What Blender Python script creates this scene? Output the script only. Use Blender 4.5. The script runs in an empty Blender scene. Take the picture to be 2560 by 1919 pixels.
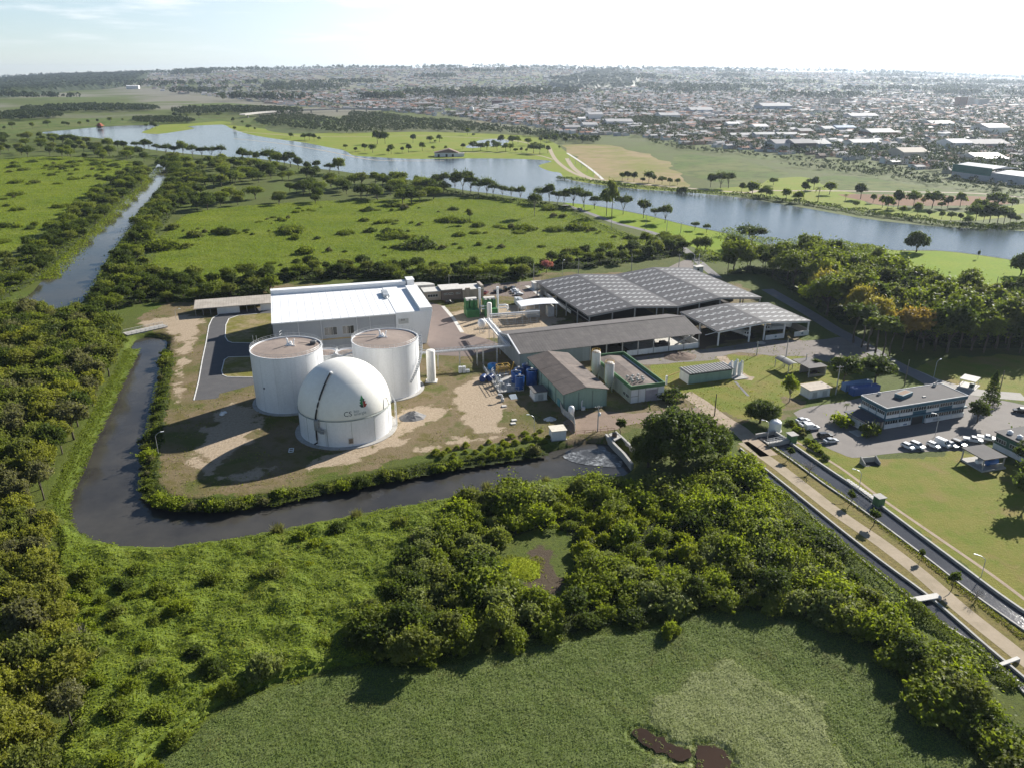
import bpy, math, random
import numpy as np
from mathutils import Vector, Matrix
from mathutils.geometry import tessellate_polygon

random.seed(7)
rng = np.random.default_rng(11)
C = bpy.context.scene.collection
R = math.radians

# ------------------------------------------------------------------ camera survey
# The drone hovers 100 m up; F, PITCH give its lens and tilt.  G() turns a sight line of the
# photograph into the point where it meets the level z, which is how the site was measured.
F, CAM_H = 1948.0, 100.0
PITCH = math.atan((959.5 - 182.0) / F)
_s, _c = math.sin(PITCH), math.cos(PITCH)


def G(x, y, z=0.0):
    dx, dy = x - 1280.0, y - 959.5
    t = (CAM_H - z) / max(F * _s + dy * _c, 1.0)
    return (dx * t, (F * _c - dy * _s) * t)


def D(x, y, z=0.0):
    return G(x * 1.15732, y * 1.15732, z)


def Z1(x, y, z=0.0):
    return G(450 + x / 3.3154, 650 + y / 3.3154, z)


def Z2(x, y, z=0.0):
    return G(1000 + x / 3.3154, 650 + y / 3.3154, z)


def Z3(x, y, z=0.0):
    return G(1500 + x / 3.3154, 650 + y / 3.3154, z)


def Z4(x, y, z=0.0):
    return G(1950 + x / 3.528, 850 + y / 3.528, z)


def Z6(x, y, z=0.0):
    return G(1660 + x / 2.0244, 1100 + y / 2.0244, z)


def A1(x, y, z=0.0):
    return G(x / 2.572, 140 + y / 2.572, z)


def A2(x, y, z=0.0):
    return G(850 + x / 2.572, 140 + y / 2.572, z)


def A3(x, y, z=0.0):
    return G(1700 + x / 2.572, 140 + y / 2.572, z)


def A5(x, y, z=0.0):
    return G(1700 + x / 2.572, 560 + y / 2.572, z)


def poly(f, *pts):
    return np.array([f(*p) for p in pts])


def smooth_poly(P, n=4, closed=True):
    P = np.asarray(P, float)
    out = []
    N = len(P)
    for i in range(N if closed else N - 1):
        if closed:
            p0, p1, p2, p3 = P[i - 1], P[i], P[(i + 1) % N], P[(i + 2) % N]
        else:
            p0, p1, p2, p3 = P[max(i - 1, 0)], P[i], P[i + 1], P[min(i + 2, N - 1)]
        for k in range(n):
            t = k / n
            out.append(0.5 * (2 * p1 + (p2 - p0) * t + (2 * p0 - 5 * p1 + 4 * p2 - p3) * t * t
                              + (3 * p1 - p0 - 3 * p2 + p3) * t ** 3))
    if not closed:
        out.append(P[-1])
    return np.array(out)


def ragged(P, amp, seed, n=6, sc=.35):
    P = smooth_poly(P, n)
    t = np.roll(P, -1, 0) - np.roll(P, 1, 0)
    t /= np.linalg.norm(t, axis=1)[:, None] + 1e-9
    w = (fbm(P[:, 0] * sc, P[:, 1] * sc, seed, 4) - .5) * 2 * amp
    return P + np.stack([-t[:, 1], t[:, 0]], 1) * w[:, None]


def inside(P, x, y):
    x = np.asarray(x, float)
    y = np.asarray(y, float)
    r = np.zeros(x.shape, bool)
    n = len(P)
    for i in range(n):
        x1, y1 = P[i]
        x2, y2 = P[(i + 1) % n]
        if y1 == y2:
            continue
        k = ((y1 > y) != (y2 > y)) & (x < (x2 - x1) * (y - y1) / (y2 - y1) + x1)
        r ^= k
    return r


def sdf(P, x, y, margin=12.0):
    """signed distance, positive inside; only exact within MARGIN of the polygon."""
    out = np.full(x.shape, -margin)
    lo, hi = P.min(0) - margin, P.max(0) + margin
    k = (x > lo[0]) & (x < hi[0]) & (y > lo[1]) & (y < hi[1])
    if not k.any():
        return out
    xs, ys = x[k], y[k]
    d = np.full(xs.shape, 1e9)
    n = len(P)
    for i in range(n):
        a, b = P[i], P[(i + 1) % n]
        v = b - a
        L = v @ v + 1e-9
        t = np.clip(((xs - a[0]) * v[0] + (ys - a[1]) * v[1]) / L, 0, 1)
        d = np.minimum(d, np.hypot(xs - a[0] - t * v[0], ys - a[1] - t * v[1]))
    out[k] = np.where(inside(P, xs, ys), d, -d)
    return out


def sstep(a, b, x):
    t = np.clip((x - a) / (b - a), 0, 1)
    return t * t * (3 - 2 * t)


def vnoise(x, y, seed=0):
    x = np.asarray(x, float)
    y = np.asarray(y, float)
    ix, iy = np.floor(x).astype(np.int64), np.floor(y).astype(np.int64)
    fx, fy = x - ix, y - iy
    fx, fy = fx * fx * (3 - 2 * fx), fy * fy * (3 - 2 * fy)

    def h(a, b):
        n = (a * 374761393 + b * 668265263 + seed * 974634777) & 0x7FFFFFFF
        n = ((n ^ (n >> 13)) * 1274126177) & 0x7FFFFFFF
        return ((n ^ (n >> 16)) & 0xFFFF) / 65535.0
    return (h(ix, iy) * (1 - fx) + h(ix + 1, iy) * fx) * (1 - fy) + (h(ix, iy + 1) * (1 - fx) + h(ix + 1, iy + 1) * fx) * fy


def fbm(x, y, seed=0, o=3):
    s, a, t = 0, 1.0, 0
    for i in range(o):
        s = s + a * vnoise(x * 2 ** i + 17.3 * i, y * 2 ** i - 9.1 * i, seed + i)
        t += a
        a *= 0.5
    return s / t


def scatter(P, spacing, n_max=10 ** 6, seed=0, holes=(), keep=None, tries=30):
    """random points in polygon P, no two nearer than SPACING (a number or a function)."""
    r = np.random.default_rng(seed)
    P = np.asarray(P)
    lo, hi = P.min(0), P.max(0)
    s0 = spacing if not callable(spacing) else 3.0
    n = int(min(20000, max(200, tries * (hi - lo).prod() / (s0 * s0) / 4)))
    q = lo + r.random((n, 2)) * (hi - lo)
    ok = inside(P, q[:, 0], q[:, 1])
    for h in holes:
        ok &= ~inside(h, q[:, 0], q[:, 1])
    q = q[ok]
    if keep is not None:
        q = q[keep(q[:, 0], q[:, 1])]
    out, cell = [], {}
    for p in q:
        s = spacing(*p) if callable(spacing) else spacing
        c = (int(p[0] // s0), int(p[1] // s0))
        m = int(math.ceil(s / s0))
        if all((p[0] - o[0]) ** 2 + (p[1] - o[1]) ** 2 >= s * s for i in range(-m, m + 1) for j in range(-m, m + 1)
               for o in cell.get((c[0] + i, c[1] + j), ())):
            cell.setdefault(c, []).append(p)
            out.append(p)
            if len(out) >= n_max:
                break
    return out


# ------------------------------------------------------------------ materials
MATS = {}


def new_mat(name):
    m = bpy.data.materials.new(name)
    m.use_nodes = True
    nt = m.node_tree
    for n in list(nt.nodes):
        nt.nodes.remove(n)
    out = nt.nodes.new('ShaderNodeOutputMaterial')
    MATS[name] = m
    return m, nt, out


def node(nt, t, **kw):
    n = nt.nodes.new(t)
    for k, v in kw.items():
        if k in n.inputs:
            n.inputs[k].default_value = v
        else:
            setattr(n, k, v)
    return n


def rgba(c):
    return (c[0], c[1], c[2], 1.0)


def mixc(nt, fac, a, b, mode='MIX'):
    n = nt.nodes.new('ShaderNodeMix')
    n.data_type = 'RGBA'
    n.blend_type = mode
    for sock, v in ((n.inputs[0], fac), (n.inputs[6], a), (n.inputs[7], b)):
        if isinstance(v, bpy.types.NodeSocket):
            nt.links.new(v, sock)
        elif isinstance(v, (int, float)):
            sock.default_value = v
        else:
            sock.default_value = rgba(v)
    return n.outputs[2]


def math_n(nt, op, a, b=None, c=None):
    n = nt.nodes.new('ShaderNodeMath')
    n.operation = op
    for i, v in enumerate((a, b, c)):
        if v is None:
            continue
        if isinstance(v, bpy.types.NodeSocket):
            nt.links.new(v, n.inputs[i])
        else:
            n.inputs[i].default_value = v
    return n.outputs[0]


def noise_n(nt, scale, detail=4.0, rough=0.6, vec=None, w=0.0):
    n = nt.nodes.new('ShaderNodeTexNoise')
    n.inputs['Scale'].default_value = scale
    n.inputs['Detail'].default_value = detail
    n.inputs['Roughness'].default_value = rough
    if vec is None:
        g = nt.nodes.get('Geo') or nt.nodes.new('ShaderNodeNewGeometry')
        g.name = 'Geo'
        vec = g.outputs['Position']
    nt.links.new(vec, n.inputs['Vector'])
    return n.outputs['Fac']


def ramp(nt, x, lo, hi):
    n = nt.nodes.new('ShaderNodeMapRange')
    n.interpolation_type = 'SMOOTHSTEP'
    n.inputs['From Min'].default_value = lo
    n.inputs['From Max'].default_value = hi
    nt.links.new(x, n.inputs['Value'])
    return n.outputs[0]


def M(name, col, rough=0.75, col2=None, scale=0.6, fine=6.0, metal=0.0, bump=0.0, spec=0.4, streak=False):
    """an everyday surface: base colour, weathering in col2, fine grain."""
    if name in MATS:
        return MATS[name]
    m, nt, out = new_mat(name)
    b = node(nt, 'ShaderNodeBsdfPrincipled', Roughness=rough, Metallic=metal)
    b.inputs['Specular IOR Level'].default_value = spec
    col2 = col2 or tuple(v * 0.72 for v in col)
    vec = None
    if streak:
        g = nt.nodes.new('ShaderNodeNewGeometry')
        mp = nt.nodes.new('ShaderNodeMapping')
        mp.inputs['Scale'].default_value = (1, 1, 0.12)
        nt.links.new(g.outputs['Position'], mp.inputs['Vector'])
        vec = mp.outputs[0]
    a = ramp(nt, noise_n(nt, scale, 5, 0.65, vec), 0.38, 0.72)
    c = mixc(nt, a, col, col2)
    f = noise_n(nt, fine, 3, 0.7)
    c = mixc(nt, 0.35, c, mixc(nt, f, tuple(v * 0.55 for v in col), tuple(min(1, v * 1.35) for v in col)))
    nt.links.new(c, b.inputs['Base Color'])
    if bump:
        bp = node(nt, 'ShaderNodeBump', Strength=1.0, Distance=bump)
        nt.links.new(f, bp.inputs['Height'])
        nt.links.new(bp.outputs[0], b.inputs['Normal'])
    nt.links.new(b.outputs[0], out.inputs[0])
    return m


def M_roof(name, col, col2, pitch=1.1, axis=0, rough=0.8):
    """ribbed sheet roofing: ribs run down the slope, lap seams across."""
    m, nt, out = new_mat(name)
    b = node(nt, 'ShaderNodeBsdfPrincipled', Roughness=rough)
    b.inputs['Specular IOR Level'].default_value = 0.3
    tc = nt.nodes.new('ShaderNodeTexCoord')
    sp = nt.nodes.new('ShaderNodeSeparateXYZ')
    nt.links.new(tc.outputs['Object'], sp.inputs[0])
    x, y = sp.outputs[axis], sp.outputs[1 - axis]
    seam = ramp(nt, math_n(nt, 'PINGPONG', math_n(nt, 'DIVIDE', y, 3.4), 0.5), 0.0, 0.035)
    rib = math_n(nt, 'PINGPONG', math_n(nt, 'DIVIDE', x, pitch), 0.5)
    nz = ramp(nt, noise_n(nt, 0.25, 6, 0.7), 0.35, 0.7)
    # sheet to sheet change of tone
    fl = nt.nodes.new('ShaderNodeCombineXYZ')
    nt.links.new(math_n(nt, 'FLOOR', math_n(nt, 'DIVIDE', x, pitch)), fl.inputs[0])
    nt.links.new(math_n(nt, 'FLOOR', math_n(nt, 'DIVIDE', y, 3.4)), fl.inputs[1])
    wn = nt.nodes.new('ShaderNodeTexWhiteNoise')
    nt.links.new(fl.outputs[0], wn.inputs['Vector'])
    c = mixc(nt, nz, col, col2)
    c = mixc(nt, math_n(nt, 'MULTIPLY', wn.outputs['Value'], 0.3), c, tuple(v * 0.6 for v in col))
    c = mixc(nt, math_n(nt, 'MULTIPLY', math_n(nt, 'SUBTRACT', 1.0, seam), 0.45), c, tuple(v * 0.45 for v in col))
    nt.links.new(c, b.inputs['Base Color'])
    bp = node(nt, 'ShaderNodeBump', Strength=0.6, Distance=0.08)
    nt.links.new(rib, bp.inputs['Height'])
    nt.links.new(bp.outputs[0], b.inputs['Normal'])
    nt.links.new(b.outputs[0], out.inputs[0])
    return m


def M_leaf(name, a, b, c=None, trans=0.5, vary=0.5, rough=0.55, patch=None, ps=0.11):
    """leaf clumps: tint per clump from the mesh, drift per plant, sunlight seeping through."""
    m, nt, out = new_mat(name)
    at = nt.nodes.new('ShaderNodeAttribute')
    at.attribute_name = 'tint'
    oi = nt.nodes.new('ShaderNodeObjectInfo')
    c = c or tuple(v * 0.8 for v in a)
    base = mixc(nt, at.outputs['Fac'], a, b)
    col = mixc(nt, math_n(nt, 'MULTIPLY', oi.outputs['Random'], vary), base, c)
    if patch:
        col = mixc(nt, math_n(nt, 'MULTIPLY', ramp(nt, noise_n(nt, ps, 6, 0.7), 0.52, 0.68), 0.75), col, patch)
    pb = node(nt, 'ShaderNodeBsdfPrincipled', Roughness=rough)
    pb.inputs['Specular IOR Level'].default_value = 0.1
    nt.links.new(col, pb.inputs['Base Color'])
    tr = nt.nodes.new('ShaderNodeBsdfTranslucent')
    nt.links.new(mixc(nt, 1.0, col, (1.25, 1.3, 0.6), 'MULTIPLY'), tr.inputs['Color'])
    mx = node(nt, 'ShaderNodeMixShader', Fac=trans)
    nt.links.new(pb.outputs[0], mx.inputs[1])
    nt.links.new(tr.outputs[0], mx.inputs[2])
    nt.links.new(mx.outputs[0], out.inputs[0])
    return m


def M_water(name, col, rough=0.06, wave=0.4, bump=0.05, streak=None, foam=None):
    m, nt, out = new_mat(name)
    b = node(nt, 'ShaderNodeBsdfPrincipled', Roughness=rough)
    b.inputs['IOR'].default_value = 1.33
    n1 = noise_n(nt, wave, 4, 0.6)
    c = mixc(nt, ramp(nt, noise_n(nt, 0.04, 5, 0.65), 0.3, 0.75), col, streak or tuple(v * 1.5 for v in col))
    if foam:
        f = math_n(nt, 'MULTIPLY', ramp(nt, noise_n(nt, 0.9, 5, 0.6), 0.40, 0.78), math_n(nt, 'MULTIPLY', ramp(nt, noise_n(nt, 0.16, 3, 0.5), 0.34, 0.62), 0.75))
        c = mixc(nt, f, c, foam)
    nt.links.new(c, b.inputs['Base Color'])
    bp = node(nt, 'ShaderNodeBump', Strength=1.0, Distance=bump)
    nt.links.new(n1, bp.inputs['Height'])
    nt.links.new(bp.outputs[0], b.inputs['Normal'])
    nt.links.new(b.outputs[0], out.inputs[0])
    return m


# ------------------------------------------------------------------ mesh building
class MB:
    def __init__(self):
        self.v, self.f, self.m = [], [], []

    def add(self, vs, fs, mi=0):
        k = len(self.v)
        self.v += [tuple(p) for p in vs]
        self.f += [tuple(i + k for i in f) for f in fs]
        self.m += [mi] * len(fs)
        return self

    def quad(self, a, b, c, d, mi=0):
        return self.add([a, b, c, d], [(0, 1, 2, 3)], mi)

    def box(self, x0, y0, z0, x1, y1, z1, mi=0, bev=0.0):
        if bev:
            e = bev
            vs, fs = [], []
            P = [(x0, y0), (x1, y0), (x1, y1), (x0, y1)]
            Q = [(x0 + e, y0), (x1 - e, y0), (x1, y0 + e), (x1, y1 - e), (x1 - e, y1), (x0 + e, y1), (x0, y1 - e), (x0, y0 + e)]
            T = [(x0 + e, y0 + e), (x1 - e, y0 + e), (x1 - e, y0 + e), (x1 - e, y1 - e), (x1 - e, y1 - e), (x0 + e, y1 - e), (x0 + e, y1 - e), (x0 + e, y0 + e)]
            vs = [(a, b, z0) for a, b in Q] + [(a, b, z1 - e) for a, b in Q] + [(T[i][0], T[i][1], z1) for i in (0, 2, 4, 6)]
            for i in range(8):
                j = (i + 1) % 8
                fs.append((i, j, j + 8, i + 8))
            fs += [(8, 9, 17, 16), (10, 11, 18, 17), (12, 13, 19, 18), (14, 15, 16, 19), (9, 10, 17), (11, 12, 18), (13, 14, 19), (15, 8, 16)]
            fs.append((16, 17, 18, 19))
            return self.add(vs, fs, mi)
        vs = [(x0, y0, z0), (x1, y0, z0), (x1, y1, z0), (x0, y1, z0), (x0, y0, z1), (x1, y0, z1), (x1, y1, z1), (x0, y1, z1)]
        fs = [(0, 3, 2, 1), (4, 5, 6, 7), (0, 1, 5, 4), (1, 2, 6, 5), (2, 3, 7, 6), (3, 0, 4, 7)]
        return self.add(vs, fs, mi)

    def prism(self, pts, z0, z1, mi=0, cap=True, scale_top=1.0, top=None):
        n = len(pts)
        cx = sum(p[0] for p in pts) / n
        cy = sum(p[1] for p in pts) / n
        tp = top or [(cx + (p[0] - cx) * scale_top, cy + (p[1] - cy) * scale_top) for p in pts]
        vs = [(p[0], p[1], z0) for p in pts] + [(p[0], p[1], z1) for p in tp]
        fs = [(i, (i + 1) % n, (i + 1) % n + n, i + n) for i in range(n)]
        if cap:
            fs += [tuple(range(n, 2 * n)), tuple(reversed(range(n)))]
        return self.add(vs, fs, mi)

    def profile_x(self, prof, x0, x1, mi=0):
        """extrude a y-z outline along x."""
        n = len(prof)
        vs = [(x0, p[0], p[1]) for p in prof] + [(x1, p[0], p[1]) for p in prof]
        fs = [(i, i + n, (i + 1) % n + n, (i + 1) % n) for i in range(n)] + [tuple(range(n)), tuple(reversed(range(n, 2 * n)))]
        return self.add(vs, fs, mi)

    def profile_y(self, prof, y0, y1, mi=0):
        n = len(prof)
        vs = [(p[0], y0, p[1]) for p in prof] + [(p[0], y1, p[1]) for p in prof]
        fs = [(i, (i + 1) % n, (i + 1) % n + n, i + n) for i in range(n)] + [tuple(reversed(range(n))), tuple(range(n, 2 * n))]
        return self.add(vs, fs, mi)

    def tube(self, pts, r, n=8, mi=0, r1=None, cap=True):
        pts = [Vector(p) for p in pts]
        k = len(pts)
        vs, fs = [], []
        up = Vector((0.13, 0.27, 0.95)).normalized()
        for i, p in enumerate(pts):
            d = (pts[min(i + 1, k - 1)] - pts[max(i - 1, 0)]).normalized()
            a = d.cross(up)
            if a.length < 0.15:
                a = d.cross(Vector((1, 0, 0)))
            a.normalize()
            b = d.cross(a)
            rr = r if r1 is None else r + (r1 - r) * i / max(k - 1, 1)
            for j in range(n):
                t = 2 * math.pi * j / n
                vs.append(p + a * (rr * math.cos(t)) + b * (rr * math.sin(t)))
        for i in range(k - 1):
            for j in range(n):
                q = (j + 1) % n
                fs.append((i * n + j, i * n + q, (i + 1) * n + q, (i + 1) * n + j))
        if cap:
            fs += [tuple(reversed(range(n))), tuple(range((k - 1) * n, k * n))]
        return self.add(vs, fs, mi)

    def lathe(self, cx, cy, prof, n=32, mi=0, mats=None):
        """turn (radius, z) pairs round the vertical axis."""
        vs, fs, ms = [], [], []
        for r, z in prof:
            for j in range(n):
                t = 2 * math.pi * j / n
                vs.append((cx + r * math.cos(t), cy + r * math.sin(t), z))
        k0 = len(self.f)
        for i in range(len(prof) - 1):
            for j in range(n):
                q = (j + 1) % n
                fs.append((i * n + j, i * n + q, (i + 1) * n + q, (i + 1) * n + j))
                ms.append(mats[i] if mats else mi)
        fs += [tuple(range((len(prof) - 1) * n, len(prof) * n)), tuple(reversed(range(n)))]
        ms += [mats[-1] if mats else mi, mi]
        self.add(vs, fs, mi)
        self.m[k0:] = ms
        return self

    def mesh(self, name, mats, smooth=False):
        me = bpy.data.meshes.new(name)
        me.from_pydata(self.v, [], self.f)
        for m in mats if isinstance(mats, (list, tuple)) else [mats]:
            me.materials.append(m)
        if any(self.m):
            me.polygons.foreach_set('material_index', self.m)
        if smooth:
            me.shade_smooth() if smooth is True else me.shade_smooth()
            if smooth is not True:
                sharp_by_angle(me, smooth)
        me.update()
        return me

    def build(self, name, mats, parent=None, smooth=False, loc=None, rot=0.0):
        o = bpy.data.objects.new(name, self.mesh(name, mats, smooth))
        C.objects.link(o)
        if parent is not None:
            o.parent = parent
        if loc is not None:
            o.location = loc
            o.rotation_euler = (0, 0, rot)
        return o


def sharp_by_angle(me, deg):
    import bmesh
    bm = bmesh.new()
    bm.from_mesh(me)
    for e in bm.edges:
        e.smooth = e.calc_face_angle(0.0) < R(deg)
    bm.to_mesh(me)
    bm.free()


def thing(name, label, cat, loc=(0, 0, 0), rot=0.0, group=None):
    o = bpy.data.objects.new(name, None)
    C.objects.link(o)
    o.empty_display_size = 0.5
    o.location = (loc[0], loc[1], loc[2] if len(loc) > 2 else 0.0)
    o.rotation_euler = (0, 0, rot)
    return tag(o, label, cat, group)


def tag(o, label, cat, group=None):
    o['label'] = label
    o['category'] = cat
    if group:
        o['group'] = group
    return o


def kind(o, k, label=None):
    o['kind'] = k
    if label:
        o['label'] = label
        o['category'] = o.name.split('.')[0].replace('_', ' ')
    return o


KIDS = {}


def dup(root, loc, rot=0.0, label=None, group=None, scale=None):
    r = root.copy()
    C.objects.link(r)
    r.location = (loc[0], loc[1], loc[2] if len(loc) > 2 else 0.0)
    r.rotation_euler = (0, 0, rot)
    if scale is not None:
        r.scale = scale if isinstance(scale, (tuple, list)) else (scale,) * 3
    if label:
        r['label'] = label
    if group:
        r['group'] = group
    if root.name not in KIDS:
        KIDS[root.name] = [(ch, list(ch.children)) for ch in root.children]
    for ch, sub in KIDS[root.name]:
        c = ch.copy()
        C.objects.link(c)
        c.parent = r
        for g in sub:
            d = g.copy()
            C.objects.link(d)
            d.parent = c
    return r


def sheet(name, P, z, mat, knd='structure', holes=()):
    P = [Vector((p[0], p[1], 0)) for p in P]
    loops = [P] + [[Vector((p[0], p[1], 0)) for p in h] for h in holes]
    tris = tessellate_polygon(loops)
    pts = [p for l in loops for p in l]
    mb = MB()
    fs = []
    for t in tris:
        a, b, c = (pts[i] for i in t)
        fs.append(t if (b - a).cross(c - a).z > 0 else (t[0], t[2], t[1]))
    mb.add([(p.x, p.y, z) for p in pts], fs)
    o = mb.build(name, mat)
    if knd:
        o['kind'] = knd
    return o


def offset_line(pts, d):
    pts = np.asarray(pts, float)
    t = np.gradient(pts, axis=0)
    t /= np.linalg.norm(t, axis=1)[:, None] + 1e-9
    return pts + np.stack([-t[:, 1], t[:, 0]], 1) * d


def ribbon(name, pts, w, z, mat, knd='structure', smooth=True):
    pts = smooth_poly(pts, 5, False) if smooth else np.asarray(pts, float)
    a, b = offset_line(pts, w / 2), offset_line(pts, -w / 2)
    mb = MB()
    n = len(pts)
    mb.add([(p[0], p[1], z) for p in b] + [(p[0], p[1], z) for p in a], [(i, i + 1, n + i + 1, n + i) for i in range(n - 1)])
    o = mb.build(name, mat)
    if knd:
        o['kind'] = knd
    return o


def wall_mb(mb, pts, w, z0, z1, mi=0, smooth=True):
    pts = smooth_poly(pts, 4, False) if smooth else np.asarray(pts, float)
    a, b = offset_line(pts, w / 2), offset_line(pts, -w / 2)
    n = len(pts)
    vs = [(p[0], p[1], z0) for p in b] + [(p[0], p[1], z0) for p in a] + [(p[0], p[1], z1) for p in b] + [(p[0], p[1], z1) for p in a]
    fs = []
    for i in range(n - 1):
        fs += [(2 * n + i, 2 * n + i + 1, 3 * n + i + 1, 3 * n + i), (i, i + 1, 2 * n + i + 1, 2 * n + i), (n + i + 1, n + i, 3 * n + i, 3 * n + i + 1)]
    fs += [(0, 2 * n, 3 * n, n), (n - 1, 2 * n - 1, 4 * n - 1, 3 * n - 1)]
    return mb.add(vs, fs, mi)


def quads_mesh(name, V, mats, tint=None, mi=None, smooth=False):
    """V: (N,4,3) quads -> mesh with a 'tint' face attribute."""
    V = np.ascontiguousarray(V, dtype=np.float32)
    n = len(V)
    me = bpy.data.meshes.new(name)
    me.vertices.add(4 * n)
    me.vertices.foreach_set('co', V.reshape(-1))
    me.loops.add(4 * n)
    me.loops.foreach_set('vertex_index', np.arange(4 * n, dtype=np.int32))
    me.polygons.add(n)
    me.polygons.foreach_set('loop_start', np.arange(0, 4 * n, 4, dtype=np.int32))
    me.polygons.foreach_set('loop_total', np.full(n, 4, dtype=np.int32))
    for m in mats if isinstance(mats, (list, tuple)) else [mats]:
        me.materials.append(m)
    if mi is not None:
        me.polygons.foreach_set('material_index', np.asarray(mi, dtype=np.int32))
    if tint is not None:
        a = me.attributes.new('tint', 'FLOAT', 'FACE')
        a.data.foreach_set('value', np.asarray(tint, dtype=np.float32))
    me.update(calc_edges=True)
    return me


def leaves(P, Nrm, size, r, jitter=0.55, aspect=0.62):
    """one kite-shaped leaf clump per point, facing roughly along Nrm."""
    n = len(P)
    N = Nrm + r.normal(0, jitter, (n, 3))
    N /= np.linalg.norm(N, axis=1)[:, None] + 1e-9
    T = np.cross(N, r.normal(0, 1, (n, 3)))
    T /= np.linalg.norm(T, axis=1)[:, None] + 1e-9
    B = np.cross(N, T)
    s = (np.asarray(size) * r.uniform(0.65, 1.35, n))[:, None]
    b = s * aspect
    return np.stack([P - T * s * 0.5, P + B * b * 0.5 + N * s * 0.08, P + T * s * 0.5, P - B * b * 0.5 + N * s * 0.08], 1)
# ------------------------------------------------------------------ camera, light, air
scene = bpy.context.scene
cam = bpy.data.objects.new('camera', bpy.data.cameras.new('camera'))
C.objects.link(cam)
cam.location = (0, 0, CAM_H)
cam.rotation_euler = (R(90) - PITCH, 0, 0)
cam.data.sensor_fit = 'HORIZONTAL'
cam.data.sensor_width = 36.0
cam.data.lens = 36.0 * F / 2560.0
cam.data.clip_start, cam.data.clip_end = 1.0, 60000.0
scene.camera = cam

SUN_AZ, SUN_EL = R(43.5), R(26.6)     # azimuth clockwise from the view's heading (+Y)
sd = bpy.data.lights.new('sun', 'SUN')
sd.energy, sd.angle, sd.color = 5.0, R(0.55), (1.0, 0.955, 0.88)
sun = bpy.data.objects.new('sun', sd)
C.objects.link(sun)
sdir = Vector((math.sin(SUN_AZ) * math.cos(SUN_EL), math.cos(SUN_AZ) * math.cos(SUN_EL), math.sin(SUN_EL)))
sun.rotation_euler = sdir.to_track_quat('Z', 'Y').to_euler()
sun.location = sdir * 400

world = bpy.data.worlds.new('World')
scene.world = world
world.use_nodes = True
nt = world.node_tree
nt.nodes.clear()
wo = nt.nodes.new('ShaderNodeOutputWorld')
bg = node(nt, 'ShaderNodeBackground', Strength=0.05)
sky = nt.nodes.new('ShaderNodeTexSky')
sky.sky_type = 'NISHITA'
sky.sun_disc = False
sky.sun_elevation = SUN_EL
sky.sun_rotation = SUN_AZ
sky.altitude = 900
sky.air_density, sky.dust_density, sky.ozone_density = 1.0, 0.25, 2.0
tc = nt.nodes.new('ShaderNodeTexCoord')
sp = nt.nodes.new('ShaderNodeSeparateXYZ')
nt.links.new(tc.outputs['Generated'], sp.inputs[0])
# thin stretched cloud: direction flattened onto a high layer
h = math_n(nt, 'MAXIMUM', math_n(nt, 'ADD', sp.outputs[2], 0.06), 0.02)
cv = nt.nodes.new('ShaderNodeCombineXYZ')
nt.links.new(math_n(nt, 'DIVIDE', sp.outputs[0], h), cv.inputs[0])
nt.links.new(math_n(nt, 'DIVIDE', sp.outputs[1], h), cv.inputs[1])
cl = ramp(nt, noise_n(nt, 0.55, 7, 0.6, cv.outputs[0]), 0.47, 0.66)
cl = math_n(nt, 'MULTIPLY', cl, math_n(nt, 'MULTIPLY', ramp(nt, sp.outputs[2], 0.01, 0.06), math_n(nt, 'SUBTRACT', 1.0, ramp(nt, sp.outputs[2], 0.12, 0.2))))
veil = math_n(nt, 'MULTIPLY', math_n(nt, 'SUBTRACT', 1.0, ramp(nt, sp.outputs[2], 0.05, 0.20)), 0.95)
lft = math_n(nt, 'ADD', math_n(nt, 'MULTIPLY', ramp(nt, sp.outputs[0], -0.55, 0.08), 0.65), 0.35)
veil = math_n(nt, 'MULTIPLY', veil, lft)
sk0 = mixc(nt, veil, sky.outputs[0], mixc(nt, lft, (6.6, 9.6, 12.4), (11.2, 11.6, 12.0)))
skc = mixc(nt, math_n(nt, 'MULTIPLY', cl, 0.7), sk0, (11.0, 11.3, 11.6))
nt.links.new(skc, bg.inputs['Color'])
nt.links.new(bg.outputs[0], wo.inputs['Surface'])

scene.view_settings.view_transform = 'Standard'
scene.view_settings.look = 'None'
scene.view_settings.exposure = 1.1
scene.view_settings.gamma = 1.0
scene.view_settings.use_curve_mapping = False
cy = scene.cycles
cy.use_denoising = True
cy.max_bounces, cy.diffuse_bounces, cy.glossy_bounces = 6, 3, 3
cy.transmission_bounces, cy.volume_bounces, cy.transparent_max_bounces = 3, 0, 4
cy.sample_clamp_indirect = 6.0
cy.volume_max_steps = 64

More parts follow.
